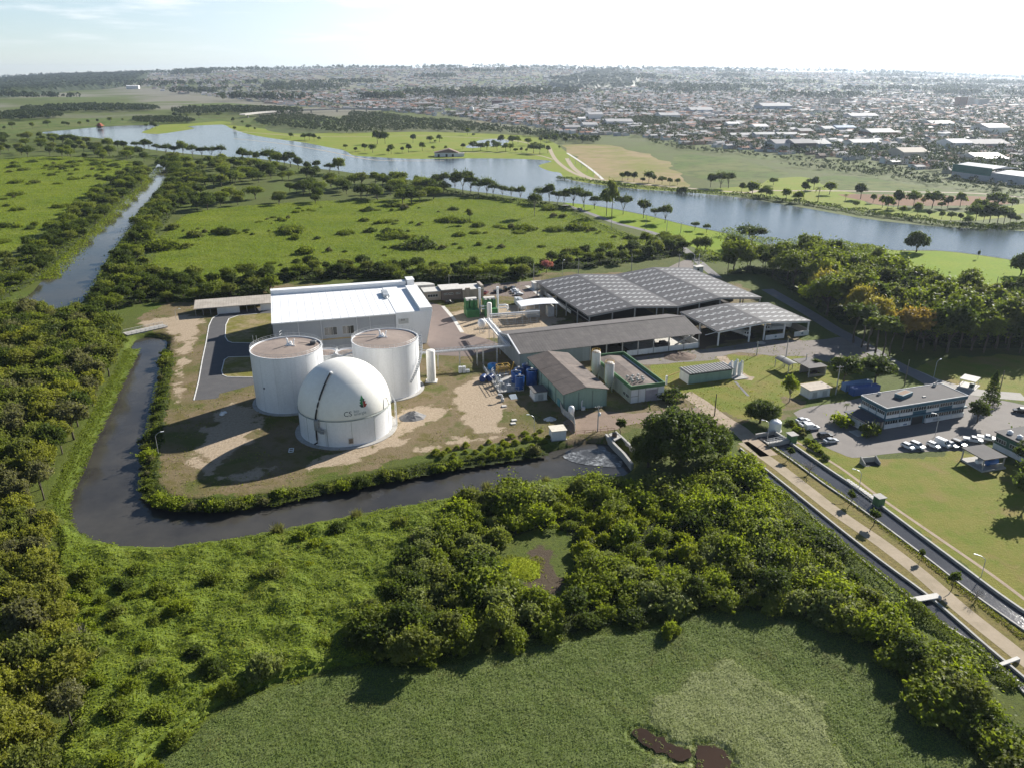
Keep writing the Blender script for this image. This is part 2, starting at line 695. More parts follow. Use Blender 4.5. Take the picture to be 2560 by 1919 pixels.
# ------------------------------------------------------------------ the lie of the land
RIVER = smooth_poly(poly(lambda x, y: D(x, y, -1.6),
    (300, 735), (284, 785), (264, 825), (240, 872), (216, 920), (195, 960), (178, 1000), (160, 1040), (148, 1082), (163, 1120),
    (195, 1153), (250, 1171), (330, 1179), (420, 1171), (520, 1157), (620, 1138), (720, 1118), (830, 1098), (950, 1078),
    (1060, 1058), (1160, 1038), (1225, 1027), (1300, 1030), (1350, 1022), (1352, 985), (1318, 965), (1275, 962), (1235, 970),
    (1170, 983), (1080, 996), (980, 1010), (900, 1024), (820, 1040), (740, 1056), (650, 1076), (560, 1091), (480, 1099), (400, 1101),
    (340, 1086), (312, 1060), (304, 1030), (310, 990), (318, 940), (325, 890), (336, 850), (345, 800), (350, 762), (351, 735)), 3)
LAKE = smooth_poly(poly(D,
    (92, 286), (150, 281), (215, 275), (300, 271), (345, 271), (322, 281), (306, 287), (340, 288), (380, 284), (420, 278), (403, 272), (440, 268), (482, 270), (497, 277),
    (540, 291), (600, 301), (660, 309), (705, 318), (745, 326), (762, 336), (800, 339), (850, 342), (905, 344), (985, 343), (1080, 343), (1150, 345), (1192, 349),
    (1163, 358), (1187, 370), (1210, 374), (1222, 386), (1275, 397), (1330, 404), (1400, 411), (1470, 415), (1600, 428), (1750, 452),
    (1850, 470), (1950, 483), (2060, 492), (2140, 495), (2212, 500), (2330, 512), (2480, 560), (2400, 620), (2290, 585), (2212, 566), (2100, 549), (2020, 541), (1940, 541), (1880, 536),
    (1800, 531), (1700, 528), (1650, 527), (1600, 512), (1560, 502), (1480, 486), (1400, 466), (1300, 447), (1240, 440), (1150, 432), (1080, 421), (1000, 411), (940, 398),
    (870, 388), (800, 381), (740, 371), (680, 364), (640, 357), (590, 348), (540, 342), (460, 337), (400, 332), (330, 324), (262, 312),
    (220, 300), (160, 294), (110, 291)), 3)
CREEK = smooth_poly(poly(D, (333, 366), (300, 405), (250, 455), (195, 502), (140, 560), (92, 606), (60, 640), (-40, 700), (-60, 760), (60, 720), (130, 680), (190, 642), (215, 590),
    (245, 540), (285, 490), (315, 450), (345, 405), (366, 372), (368, 352), (345, 352)), 3)
POND = smooth_poly(poly(A2, (806, 588), (850, 562), (905, 543), (1000, 535), (1085, 545), (1065, 570), (1020, 578), (930, 586), (860, 593)), 3)
YARD = smooth_poly(poly(D, (362, 745), (350, 800), (342, 850), (330, 930), (322, 985), (322, 1030), (350, 1060), (420, 1075), (560, 1062), (650, 1046), (700, 1030), (800, 1008), (900, 990),
    (1000, 975), (1080, 962), (1160, 950), (1280, 950), (1330, 935), (1420, 925), (1580, 925), (1650, 900), (1720, 890), (1760, 760), (1640, 660), (1560, 600), (1180, 590), (1150, 610),
    (1020, 620), (930, 630), (760, 615), (600, 615), (420, 640), (300, 690)), 3)


def terrain(x, y):
    far = sstep(1900, 3600, y)
    ang = x / np.maximum(y * 0.66, 1.0)
    z = far * (26 * fbm(x / 900.0, y / 700.0, 5) - 9)
    z = z + sstep(3600, 9000, y) * 140 * np.clip(1 - 0.95 * ang ** 2, 0, 1) * (0.82 + 0.36 * fbm(x / 1500.0, y / 1500.0, 9))
    return z


def near_axis(lo, hi, step, end, g):
    a = list(np.arange(lo, hi + 1e-6, step))
    s, v = step, hi
    while v < end:
        s *= 1 + g
        v += s
        a.append(v)
    return a


yy = np.array(near_axis(70, 420, 1.25, 15500, 0.026))
xp = near_axis(0, 170, 1.25, 15000, 0.03)
xx = np.array([-v for v in reversed(xp[1:])] + xp)
X, Y = np.meshgrid(xx, yy)
sd_r = sdf(RIVER, X, Y, 14)
bank = sstep(-2.6, 1.2, sd_r)
Zg = terrain(X, Y) - 4.2 * bank
nx, ny = len(xx), len(yy)
co = np.stack([X, Y, Zg], -1).reshape(-1, 3).astype(np.float32)
idx = np.arange(nx * ny).reshape(ny, nx)
fa = np.stack([idx[:-1, :-1], idx[:-1, 1:], idx[1:, 1:], idx[1:, :-1]], -1).reshape(-1, 4).astype(np.int32)
gm = bpy.data.meshes.new('ground')
gm.vertices.add(len(co))
gm.vertices.foreach_set('co', co.reshape(-1))
gm.loops.add(fa.size)
gm.loops.foreach_set('vertex_index', fa.reshape(-1))
gm.polygons.add(len(fa))
gm.polygons.foreach_set('loop_start', np.arange(0, fa.size, 4, dtype=np.int32))
gm.polygons.foreach_set('loop_total', np.full(len(fa), 4, dtype=np.int32))
gm.polygons.foreach_set('use_smooth', np.ones(len(fa), dtype=bool))


def cover(polys, w, wob=1.5, sc=0.16, seed=3):
    d = np.full(X.shape, -99.0)
    for P in polys:
        d = np.maximum(d, sdf(np.asarray(P), X, Y, 12))
    d = d + wob * 2 * (fbm(X * sc, Y * sc, seed) - 0.5)
    return sstep(-w, w, d)


LAWNS = [
    smooth_poly(poly(D, (1395, 793), (1450, 782), (1530, 775), (1580, 778), (1620, 800), (1690, 795), (1700, 830), (1680, 900), (1600, 905), (1540, 880), (1490, 850), (1440, 835)), 2),
    smooth_poly(poly(D, (1560, 765), (1620, 768), (1700, 770), (1720, 790), (1700, 850), (1650, 860), (1600, 800)), 2),
    smooth_poly(poly(D, (1668, 930), (1750, 955), (1850, 985), (1990, 985), (2120, 975), (2212, 1010), (2400, 1050), (2500, 1500), (2330, 1420), (2225, 1345), (2060, 1212), (1925, 1112), (1815, 1032), (1725, 968)), 2),
    smooth_poly(poly(D, (1700, 760), (1790, 775), (1850, 830), (1800, 850), (1720, 860), (1680, 830)), 2),
    smooth_poly(poly(D, (1985, 800), (2060, 770), (2212, 770), (2400, 800), (2400, 880), (2212, 870), (2120, 850), (2050, 840)), 2),
]
SANDS = [
    smooth_poly(poly(D, (985, 838), (1030, 812), (1068, 808), (1092, 850), (1095, 900), (1075, 930), (1035, 940), (1003, 925), (990, 890), (970, 862)), 2),
    smooth_poly(poly(D, (290, 700), (330, 690), (420, 681), (440, 692), (415, 740), (404, 800), (393, 862), (382, 850), (385, 770), (380, 720)), 2),
    smooth_poly(poly(D, (405, 985), (430, 980), (445, 1000), (500, 1020), (560, 1012), (600, 1015), (560, 1028), (480, 1028), (430, 1015)), 2),
    smooth_poly(poly(D, (860, 900), (900, 880), (960, 875), (965, 885), (900, 930), (860, 960), (800, 985), (700, 1010), (640, 1018), (700, 985), (800, 965)), 2),
    smooth_poly(poly(D, (900, 965), (1000, 945), (1090, 942), (1000, 962), (920, 975)), 2),
    smooth_poly(poly(D, (970, 680), (1010, 668), (1090, 660), (1180, 655), (1215, 690), (1150, 720), (1060, 735), (1010, 745), (985, 720)), 2),
    smooth_poly(poly(D, (470, 895), (520, 870), (548, 880), (560, 920), (500, 990), (450, 1000), (430, 960)), 2),
]
MUDS = [
    smooth_poly(poly(D, (1148, 1222), (1170, 1178), (1195, 1200), (1212, 1255), (1190, 1290), (1150, 1290)), 2),
    smooth_poly(poly(D, (1330, 780), (1420, 770), (1560, 740), (1640, 725), (1500, 690), (1300, 740)), 2),
]
CLEARING = smooth_poly(poly(D, (1062, 1225), (1080, 1205), (1130, 1198), (1172, 1213), (1178, 1245), (1150, 1258), (1100, 1250)), 3)
PATH_STRIP = smooth_poly(poly(Z6, (385, 60), (440, 20), (700, 40), (1000, 260), (1320, 490), (1600, 700), (1860, 900), (1860, 1250), (1480, 930), (1100, 620), (650, 270)), 2)
lawn = cover(LAWNS, 0.9, 2.0)
yard = cover([YARD], 1.4, 3.0)
dry = cover([PATH_STRIP], 1.2, 1.0)
sand = cover(SANDS, 2.0, 3.0, 0.22, 8) * .79
mud = cover(MUDS, 1.5, 2.5)
town_g = sstep(900, 2400, Y) * sstep(0.35, 0.6, fbm(X / 260.0, Y / 320.0, 21))
bank_m = sstep(-1.2, 0.2, sd_r)
for nm, ch in (('cover_a', (lawn, np.maximum(yard, dry), sand, mud)), ('cover_b', (town_g, bank_m, dry, np.zeros_like(X)))):
    at = gm.attributes.new(nm, 'FLOAT_COLOR', 'POINT')
    at.data.foreach_set('color', np.stack(ch, -1).reshape(-1).astype(np.float32))
gm.update()


def ground_material():
    m, nt, out = new_mat('ground_soil_and_grass')
    b = node(nt, 'ShaderNodeBsdfPrincipled', Roughness=0.9)
    b.inputs['Specular IOR Level'].default_value = 0.15
    ca = nt.nodes.new('ShaderNodeVertexColor')
    ca.layer_name = 'cover_a'
    cb = nt.nodes.new('ShaderNodeVertexColor')
    cb.layer_name = 'cover_b'
    sa = nt.nodes.new('ShaderNodeSeparateColor')
    sb = nt.nodes.new('ShaderNodeSeparateColor')
    nt.links.new(ca.outputs['Color'], sa.inputs[0])
    nt.links.new(cb.outputs['Color'], sb.inputs[0])
    big = noise_n(nt, 0.018, 5, 0.6)
    mid = noise_n(nt, 0.14, 6, 0.68)
    fine = noise_n(nt, 1.3, 5, 0.75)
    tiny = noise_n(nt, 5.0, 3, 0.8)

    def edge(x):
        # ragged border: the cover value is broken up by grain before it is cut
        v = math_n(nt, 'ADD', x, math_n(nt, 'ADD', math_n(nt, 'MULTIPLY', math_n(nt, 'SUBTRACT', fine, 0.5), 1.1), math_n(nt, 'MULTIPLY', math_n(nt, 'SUBTRACT', mid, 0.5), 1.3)))
        return ramp(nt, v, 0.38, 0.62)
    wild = mixc(nt, ramp(nt, mid, 0.3, 0.7), (0.066, 0.086, 0.013), (0.098, 0.108, 0.021))
    wild = mixc(nt, ramp(nt, big, 0.38, 0.62), wild, (0.085, 0.115, 0.014))
    wild = mixc(nt, ramp(nt, fine, 0.42, 0.75), wild, (0.035, 0.05, 0.011))
    c = mixc(nt, sb.outputs[0], wild, mixc(nt, fine, (0.10, 0.11, 0.06), (0.24, 0.21, 0.18)))
    ya = mixc(nt, ramp(nt, mid, 0.34, 0.56), (0.115, 0.098, 0.028), (0.19, 0.14, 0.085))
    ya = mixc(nt, ramp(nt, noise_n(nt, 0.07, 6, 0.7), 0.47, 0.62), ya, (0.085, 0.095, 0.018))
    ya = mixc(nt, ramp(nt, tiny, 0.45, 0.8), ya, (0.10, 0.085, 0.035))
    c = mixc(nt, edge(sa.outputs[1]), c, ya)
    dr = mixc(nt, ramp(nt, mid, 0.4, 0.65), (0.20, 0.155, 0.05), (0.16, 0.15, 0.03))
    c = mixc(nt, edge(sb.outputs[2]), c, mixc(nt, ramp(nt, fine, 0.4, 0.7), dr, (0.11, 0.09, 0.03)))
    sn = mixc(nt, ramp(nt, fine, 0.35, 0.7), (0.40, 0.32, 0.23), (0.27, 0.205, 0.135))
    c = mixc(nt, edge(sa.outputs[2]), c, sn)
    lw = mixc(nt, ramp(nt, mid, 0.36, 0.62), (0.125, 0.155, 0.010), (0.175, 0.165, 0.026))
    lw = mixc(nt, ramp(nt, noise_n(nt, 0.05, 5, 0.7), 0.5, 0.66), lw, (0.20, 0.155, 0.045))
    lw = mixc(nt, ramp(nt, tiny, 0.5, 0.85), lw, (0.09, 0.11, 0.012))
    c = mixc(nt, edge(sa.outputs[0]), c, lw)
    md = mixc(nt, fine, (0.05, 0.036, 0.022), (0.10, 0.075, 0.05))
    c = mixc(nt, edge(ca.outputs['Alpha']), c, md)
    c = mixc(nt, sb.outputs[1], c, (0.035, 0.032, 0.015))
    nt.links.new(c, b.inputs['Base Color'])
    bp = node(nt, 'ShaderNodeBump', Strength=0.9, Distance=0.25)
    nt.links.new(math_n(nt, 'ADD', fine, math_n(nt, 'MULTIPLY', tiny, 0.4)), bp.inputs['Height'])
    nt.links.new(bp.outputs[0], b.inputs['Normal'])
    nt.links.new(b.outputs[0], out.inputs[0])
    return m


gm.materials.append(ground_material())
ground = bpy.data.objects.new('ground', gm)
C.objects.link(ground)
ground['kind'] = 'structure'

# ------------------------------------------------------------------ water
W_RIVER = M_water('murky_river_water', (0.030, 0.029, 0.028), 0.10, 0.9, 0.025, (0.066, 0.061, 0.052))
W_CREEK = M_water('creek_water', (0.04, 0.04, 0.03), 0.06, 0.35, 0.04, (0.07, 0.06, 0.04))
W_LAKE = M_water('lake_water', (0.055, 0.075, 0.085), 0.10, 0.5, 0.16, (0.07, 0.085, 0.09))
W_CANAL = M_water('canal_water', (0.045, 0.045, 0.047), 0.10, 1.6, 0.03)
W_FOAM = M_water('weir_water', (0.05, 0.05, 0.05), 0.25, 0.8, 0.05, foam=(0.55, 0.57, 0.58))
rp = RIVER
c0 = rp.mean(0)
# the water sheet tucks a little under both banks
nrm = []
off = rp + 0
area2 = np.sum(rp[:, 0] * np.roll(rp[:, 1], -1) - np.roll(rp[:, 0], -1) * rp[:, 1])
tt = np.roll(rp, -1, 0) - np.roll(rp, 1, 0)
tt /= np.linalg.norm(tt, axis=1)[:, None]
off = rp + np.stack([tt[:, 1], -tt[:, 0]], 1) * (1.2 if area2 > 0 else -1.2)
sheet('river_water', off, -1.6, W_RIVER)
sheet('rapids_water', smooth_poly(poly(lambda x, y: D(x, y, -1.5), (1215, 985), (1245, 974), (1290, 968), (1338, 985), (1340, 1008), (1290, 1005), (1250, 1000)), 3), -1.5, W_FOAM)
sheet('creek_water', CREEK, 0.035, W_CREEK)
sheet('lake_water', LAKE, 0.04, W_LAKE)
sheet('pond_water', POND, 0.05, W_LAKE)

# ------------------------------------------------------------------ fields, lawns, roads
def M_field(name, a, b, c, s1=0.03, s2=0.6):
    m, nt, out = new_mat(name)
    p = node(nt, 'ShaderNodeBsdfPrincipled', Roughness=0.95)
    p.inputs['Specular IOR Level'].default_value = 0.1
    x = mixc(nt, ramp(nt, noise_n(nt, s1, 5, 0.65), 0.38, 0.64), a, b)
    x = mixc(nt, ramp(nt, noise_n(nt, s2, 4, 0.7), 0.45, 0.75), x, c)
    nt.links.new(x, p.inputs['Base Color'])
    bp = node(nt, 'ShaderNodeBump', Strength=0.7, Distance=0.2)
    nt.links.new(noise_n(nt, 1.2, 4, 0.7), bp.inputs['Height'])
    nt.links.new(bp.outputs[0], p.inputs['Normal'])
    nt.links.new(p.outputs[0], out.inputs[0])
    return m


L_PARK = M_field('park_lawn_grass', (0.165, 0.215, 0.020), (0.20, 0.215, 0.035), (0.12, 0.15, 0.02))
L_LUSH = M_field('lush_lawn_grass', (0.150, 0.225, 0.008), (0.18, 0.235, 0.012), (0.11, 0.165, 0.010), 0.05)
F_TAN = M_field('dry_field_earth', (0.27, 0.205, 0.105), (0.17, 0.175, 0.04), (0.21, 0.165, 0.085), 0.016, 0.05)
F_RED = M_field('ploughed_red_earth', (0.20, 0.115, 0.065), (0.17, 0.10, 0.06), (0.23, 0.14, 0.085))
F_MARSH = M_field('marsh_grass', (0.075, 0.115, 0.018), (0.125, 0.135, 0.04), (0.04, 0.058, 0.014), 0.014, 0.06)
F_REED = M_field('reed_bed', (0.075, 0.10, 0.035), (0.10, 0.11, 0.045), (0.055, 0.07, 0.025), 0.02, 0.15)
sheet('marsh_field', smooth_poly(poly(D, (0, 215), (300, 205), (480, 222), (720, 240), (735, 262), (610, 285), (470, 266), (300, 270), (90, 284), (-150, 300), (-300, 260)), 2), 0.012, F_MARSH)
sheet('park_lawn', smooth_poly(poly(D, (480, 269), (600, 282), (740, 288), (900, 285), (1010, 288), (1110, 292), (1180, 300), (1225, 330), (1300, 385), (1420, 404), (1480, 416), (1560, 422), (1500, 423), (1400, 413), (1330, 406), (1270, 399),
      (1215, 388), (1180, 374), (1150, 360), (1180, 351), (1080, 345), (900, 347), (760, 340), (745, 328), (700, 320), (640, 309), (540, 293)), 2), 0.02, L_PARK)
sheet('spit_lawn', smooth_poly(poly(D, (306, 287), (322, 280), (350, 270), (405, 268), (480, 262), (500, 268), (440, 271), (404, 274), (420, 278), (380, 285), (340, 290)), 2), 0.06, L_PARK)
sheet('shore_lawn', smooth_poly(poly(D, (1210, 433), (1260, 455), (1330, 480), (1410, 505), (1500, 535), (1560, 560), (1640, 555), (1648, 528), (1590, 510), (1480, 487), (1400, 467), (1300, 448)), 2), 0.02, L_LUSH)
sheet('east_lawn', smooth_poly(poly(D, (1830, 545), (1880, 538), (1950, 543), (2030, 543), (2120, 553), (2212, 568), (2300, 590), (2420, 640), (2420, 720), (2212, 650), (2140, 635), (2060, 618), (1950, 605), (1880, 590), (1840, 565)), 2), 0.02, L_LUSH)
sheet('dry_field', ragged(poly(A2, (1425, 585), (1500, 570), (1700, 572), (1850, 600), (2000, 640), (2110, 690), (2150, 740), (2212, 790), (2212, 850), (2000, 830), (1830, 805), (1700, 800), (1600, 740), (1500, 650)), 14, 5, 5, .03), 0.028, F_TAN)
sheet('reed_field', ragged(poly(A3, (-20, 640), (250, 650), (480, 690), (700, 760), (560, 800), (500, 830), (330, 840), (180, 800), (-20, 750)), 10, 6, 4, .03), 0.024, F_MARSH)
sheet('reed_bed', smooth_poly(poly(A3, (880, 790), (1000, 770), (1250, 790), (1500, 830), (1700, 862), (1300, 868), (1000, 860), (930, 835)), 2), 0.024, F_MARSH)
sheet('reed_marsh', smooth_poly(poly(A1, (1710, 450), (1800, 432), (2000, 432), (2180, 435), (2200, 480), (2080, 498), (1850, 500), (1720, 480)), 2), 0.03, F_REED)
sheet('bright_lawn', smooth_poly(poly(A3, (250, 850), (500, 835), (560, 800), (720, 780), (830, 785), (920, 830), (1010, 862), (1100, 880), (1180, 905), (1200, 950), (1500, 985), (1850, 1010), (2212, 950), (2212, 1010), (1900, 1060), (1500, 1040), (1100, 985),
      (800, 945), (560, 915), (400, 890), (200, 880)), 2), 0.026, L_PARK)
sheet('ploughed_field', smooth_poly(poly(A3, (1010, 892), (1300, 893), (1700, 900), (2000, 908), (2150, 930), (2100, 955), (1700, 965), (1300, 960), (1190, 935)), 2), 0.034, F_RED)

ASPHALT = M('worn_asphalt', (0.070, 0.068, 0.070), 0.85, (0.095, 0.090, 0.088), 0.25, 3.0, bump=0.02)
PAVERS = M('reddish_paving', (0.165, 0.125, 0.108), 0.85, (0.13, 0.10, 0.088), 0.3, 2.5, bump=0.02)
GRAVEL = M('grey_gravel', (0.19, 0.165, 0.145), 0.95, (0.13, 0.112, 0.098), 0.35, 2.2, bump=0.04)
LANE = M('old_grey_asphalt', (0.15, 0.145, 0.145), 0.9, (0.20, 0.185, 0.17), 0.3, 2.5, bump=0.02)
EARTH = M('trodden_earth', (0.34, 0.265, 0.19), 0.95, (0.24, 0.18, 0.12), 0.4, 2.0, bump=0.05)
BROWNEARTH = M('brown_earth_road', (0.215, 0.155, 0.115), 0.95, (0.165, 0.115, 0.08), 0.4, 2.2, bump=0.05)
CONC = M('weathered_concrete', (0.38, 0.365, 0.34), 0.85, (0.25, 0.24, 0.215), 0.5, 3.0, bump=0.01, streak=True)
CONC_L = M('light_concrete', (0.55, 0.53, 0.49), 0.85, (0.40, 0.38, 0.35), 0.5, 3.0)
DUST = M('pale_track', (0.34, 0.275, 0.195), 0.95, (0.22, 0.18, 0.11), 0.2, 1.5)
LOOP = poly(Z1, (115, 1160), (155, 1000), (185, 830), (215, 690), (240, 545), (268, 485), (325, 450), (430, 428), (560, 408), (755, 385), (765, 445), (765, 690), (622, 700), (617, 975), (612, 1030), (500, 1062), (330, 1105), (316, 1145))
sheet('loop_road', LOOP, 0.024, ASPHALT)
GRASSY = M_field('island_grass', (0.15, 0.14, 0.03), (0.27, 0.21, 0.12), (0.10, 0.10, 0.025), 0.12)
I1 = poly(Z1, (762, 442), (640, 447), (480, 462), (405, 488), (380, 540), (375, 640), (396, 673), (432, 686), (762, 692))
I2 = poly(Z1, (617, 800), (400, 806), (368, 828), (345, 920), (356, 955), (392, 969), (617, 973))
sheet('road_island', I1, 0.030, GRASSY)
sheet('road_island', I2, 0.030, GRASSY)
KERB = M('whitewashed_kerb', (0.62, 0.61, 0.58), 0.8)
for pts, lab in (((Z1(115, 1160), Z1(155, 1000), Z1(185, 830), Z1(215, 690), Z1(240, 545), Z1(268, 485), Z1(325, 450), Z1(430, 428)), 'long white kerb along the outer edge of the loop road'),
                 ([tuple(p) for p in I1[1:]], 'white kerb round the upper grass island of the loop road'),
                 ([tuple(p) for p in I2], 'white kerb round the lower grass island of the loop road')):
    mb = MB()
    wall_mb(mb, pts, 0.32, 0.0, 0.15, smooth=False)
    tag(mb.build('kerb', KERB), lab, 'kerb')
sheet('paved_forecourt', poly(Z2, (225, 700), (262, 400), (245, 350), (355, 380), (430, 470), (505, 603), (735, 660), (830, 700), (870, 740), (560, 800), (300, 790)), 0.024, PAVERS)
sheet('parking_court', poly(Z2, (500, 215), (800, 195), (1110, 175), (1160, 230), (1195, 318), (1040, 335), (900, 300), (650, 293), (620, 240)), 0.024, PAVERS)
ribbon('footpath', [Z2(355, 383), Z2(440, 480), Z2(515, 600)], 1.6, 0.03, CONC_L, smooth=False)
ribbon('footpath', [Z2(1050, 215), Z2(1120, 260), Z2(1190, 320)], 2.2, 0.03, CONC_L, smooth=False)
ribbon('footpath', [Z2(1040, 338), Z2(1190, 322)], 0.8, 0.034, CONC_L, smooth=False)
sheet('gravel_yard', smooth_poly(poly(Z3, (260, 815), (560, 775), (820, 745), (1000, 725), (1350, 670), (1480, 665), (1700, 670), (1890, 655), (2050, 640), (2250, 760), (2150, 840), (1980, 870), (1700, 800), (1550, 800), (1400, 792),
      (1150, 765), (1000, 805), (920, 832), (640, 850), (370, 870)), 2), 0.022, GRAVEL)
ribbon('side_lane', [A5(560, 420), A5(700, 500), A5(840, 580), A5(980, 670), A5(1130, 750), A5(1290, 850), A5(1420, 920), A5(1600, 1010), A5(1760, 1120)], 6.5, 0.027, LANE)
ribbon('service_road', [Z3(1000, 800), Z3(1080, 870), Z3(1180, 960), Z3(1270, 985)], 4.0, 0.030, EARTH)
ribbon('garden_path', [Z3(1120, 1005), Z3(1170, 1060), Z3(1230, 1125)], 0.9, 0.03, LANE)
sheet('car_park', smooth_poly(poly(Z4, (120, 640), (300, 580), (540, 545), (740, 500), (900, 470), (1400, 420), (1640, 470), (1760, 500), (1950, 530), (2152, 570), (2400, 640), (2400, 800), (2100, 790), (1900, 860), (1700, 960), (1500, 975), (1050, 990),
      (800, 1020), (640, 1035), (540, 1000), (420, 950), (300, 870), (250, 760)), 2), 0.022, M('pale_car_park_asphalt', (0.185, 0.165, 0.148), 0.9, (0.145, 0.13, 0.118), 0.2, 2.0, bump=0.02))
ribbon('access_road', [A5(1420, 925), A5(1520, 965), A5(1640, 1015), A5(1900, 1080), A5(2212, 1110)], 7.0, 0.026, M('pale_concrete_road', (0.32, 0.30, 0.27), 0.9, (0.26, 0.24, 0.21), 0.3, 2.0))
sheet('earth_road', smooth_poly(poly(Z2, (1350, 1340), (1480, 1290), (1700, 1250), (1930, 1270), (2170, 1240), (2400, 1220), (2640, 1250), (2720, 1330), (2560, 1420), (2300, 1420), (1960, 1350), (1800, 1400), (1600, 1420), (1440, 1440)), 2), 0.022, BROWNEARTH)
ribbon('earth_road', [Z3(700, 1100), Z3(830, 1180), Z3(960, 1280), Z3(1050, 1340), Z3(1150, 1400), Z3(1260, 1500), Z3(1400, 1620)], 5.5, 0.026, EARTH)
ribbon('canal_path', [Z6(400, 10), Z6(560, 120), Z6(700, 228), Z6(880, 368), Z6(1100, 520), Z6(1300, 675), Z6(1500, 850), Z6(1700, 1010), Z6(1900, 1170)], 3.6, 0.026, DUST)
ribbon('worn_track', [Z6(640, -10), Z6(880, 130), Z6(1110, 300), Z6(1400, 500), Z6(1660, 680), Z6(1860, 830)], 0.9, 0.02, EARTH)
ribbon('park_road', [D(1186, 318), D(1200, 345), D(1235, 372), D(1290, 392)], 5.0, 0.04, DUST)
ribbon('park_road', [A2(1460, 660), A2(1500, 720), A2(1580, 775), A2(1690, 800), A2(1850, 815), A2(2212, 850), A2(2600, 880), A3(500, 868), A3(700, 868), A3(1100, 870), A3(1500, 876), A3(1900, 885), A3(2212, 912)], 5.5, 0.044, DUST)
ribbon('lake_road', [D(1220, 443), D(1270, 460), D(1330, 482), D(1400, 500), D(1440, 516), D(1480, 540), D(1520, 575), D(1550, 600)], 5.0, 0.03, LANE)
ribbon('lake_road', [A2(1460, 625), A2(1560, 690), A2(1640, 750), A2(1690, 795)], 3.0, 0.046, CONC_L)
ribbon('shore_path', [D(505, 300), D(600, 310), D(700, 326), D(790, 344), D(860, 348), D(960, 348)], 3.0, 0.05, DUST)
ribbon('park_path', [D(500, 283), D(640, 294), D(760, 296), D(900, 294), D(1000, 297), D(1100, 303), D(1180, 318)], 4.0, 0.048, DUST)
ribbon('park_path', [D(950, 330), D(1060, 330), D(1150, 334), D(1195, 345)], 3.0, 0.048, DUST)
sheet('shaded_lane', smooth_poly(poly(D, (1420, 590), (1440, 580), (1485, 560), (1500, 575), (1470, 600), (1440, 600)), 2), 0.024, GRAVEL)

# ------------------------------------------------------------------ canals
C1A = [Z6(395, 60), Z6(440, 110), Z6(530, 205), Z6(670, 318), Z6(850, 480), Z6(1000, 605), Z6(1250, 805), Z6(1350, 890), Z6(1600, 1060), Z6(1860, 1320)]
C1B = [Z6(385, 45), Z6(500, 140), Z6(650, 260), Z6(900, 462), Z6(1100, 618), Z6(1320, 780), Z6(1480, 915), Z6(1640, 1055), Z6(1860, 1240)]
C2A = [Z6(505, 5), Z6(650, 105), Z6(800, 215), Z6(1000, 352), Z6(1320, 590), Z6(1550, 770), Z6(1860, 990)]
C2B = [Z6(640, 20), Z6(800, 132), Z6(1000, 266), Z6(1100, 340), Z6(1300, 490), Z6(1500, 640), Z6(1700, 790), Z6(1860, 900)]
for a, b in ((C1A, C1B), (C2A, C2B)):
    pa, pb = smooth_poly(a, 4, False), smooth_poly(b, 4, False)
    sheet('canal_water', np.concatenate([pa, pb[::-1]]), 0.05, W_CANAL)
for pts, hgt, w, lab in ((C1A, 0.35, 0.35, 'low concrete canal wall overgrown by the thicket'), (C1B, 0.55, 0.45, 'concrete canal wall between the near canal and the sandy path'),
                         (C2A, 0.35, 0.4, 'concrete canal wall beside the row of small round trees'), (C2B, 0.7, 0.5, 'concrete canal wall below the big lawn')):
    mb = MB()
    wall_mb(mb, pts, w, -0.3, hgt)
    tag(mb.build('canal_wall', CONC), lab, 'canal wall')

# ------------------------------------------------------------------ air
hz, hnt, hout = new_mat('hazy_air')
pv = hnt.nodes.new('ShaderNodeVolumePrincipled')
pv.inputs['Color'].default_value = (0.72, 0.84, 1.0, 1)
pv.inputs['Density'].default_value = 0.000036
pv.inputs['Anisotropy'].default_value = 0.5
hnt.links.new(pv.outputs[0], hout.inputs['Volume'])
mb = MB()
mb.box(-24000, -400, -6, 24000, 16500, 225)
haze = mb.build('haze', hz)
haze['kind'] = 'stuff'

# ================================================================== BUILDINGS AND PLANT
WHITE = M('white_cladding', (0.80, 0.80, 0.79), 0.5, (0.70, 0.70, 0.69), 0.2, 2.0, streak=True)
WHITER = M('white_roof_sheet', (0.82, 0.82, 0.81), 0.45, (0.74, 0.74, 0.73), 0.15, 1.5)
GREYC = M('grey_cladding', (0.36, 0.37, 0.385), 0.55, (0.31, 0.32, 0.335), 0.2, 2.0, streak=True)
TANKW = M('white_tank_steel', (0.76, 0.765, 0.77), 0.42, (0.66, 0.665, 0.66), 0.45, 2.0, streak=True)
CREAM = M('cream_membrane', (0.80, 0.77, 0.70), 0.5, (0.74, 0.70, 0.62), 0.15, 1.2)
TANKTOP = M('brown_tank_roof', (0.27, 0.215, 0.18), 0.9, (0.20, 0.16, 0.14), 0.4, 2.5)
STEEL = M('galvanised_steel', (0.52, 0.53, 0.53), 0.45, (0.40, 0.41, 0.41), 0.8, 4.0, metal=0.5)
BLACK = M('black_rubber', (0.015, 0.015, 0.017), 0.5)
DARK = M('dark_interior', (0.03, 0.03, 0.032), 0.7)
GLASS = M('window_glass', (0.025, 0.03, 0.035), 0.08, spec=0.7)
PVC = M('white_window_frame', (0.7, 0.69, 0.66), 0.5)
BLUE = M('blue_tank_plastic', (0.012, 0.075, 0.27), 0.4, (0.01, 0.055, 0.19), 0.8, 3.0)
YELLOW = M('yellow_painted_steel', (0.46, 0.30, 0.055), 0.55, (0.33, 0.20, 0.05), 0.8, 3.0)
GREENP = M('green_painted_panel', (0.045, 0.18, 0.06), 0.5, (0.03, 0.10, 0.04), 0.6, 3.0)
PALEGREEN = M('pale_green_wall', (0.27, 0.38, 0.31), 0.75, (0.20, 0.29, 0.24), 0.5, 2.5, streak=True)
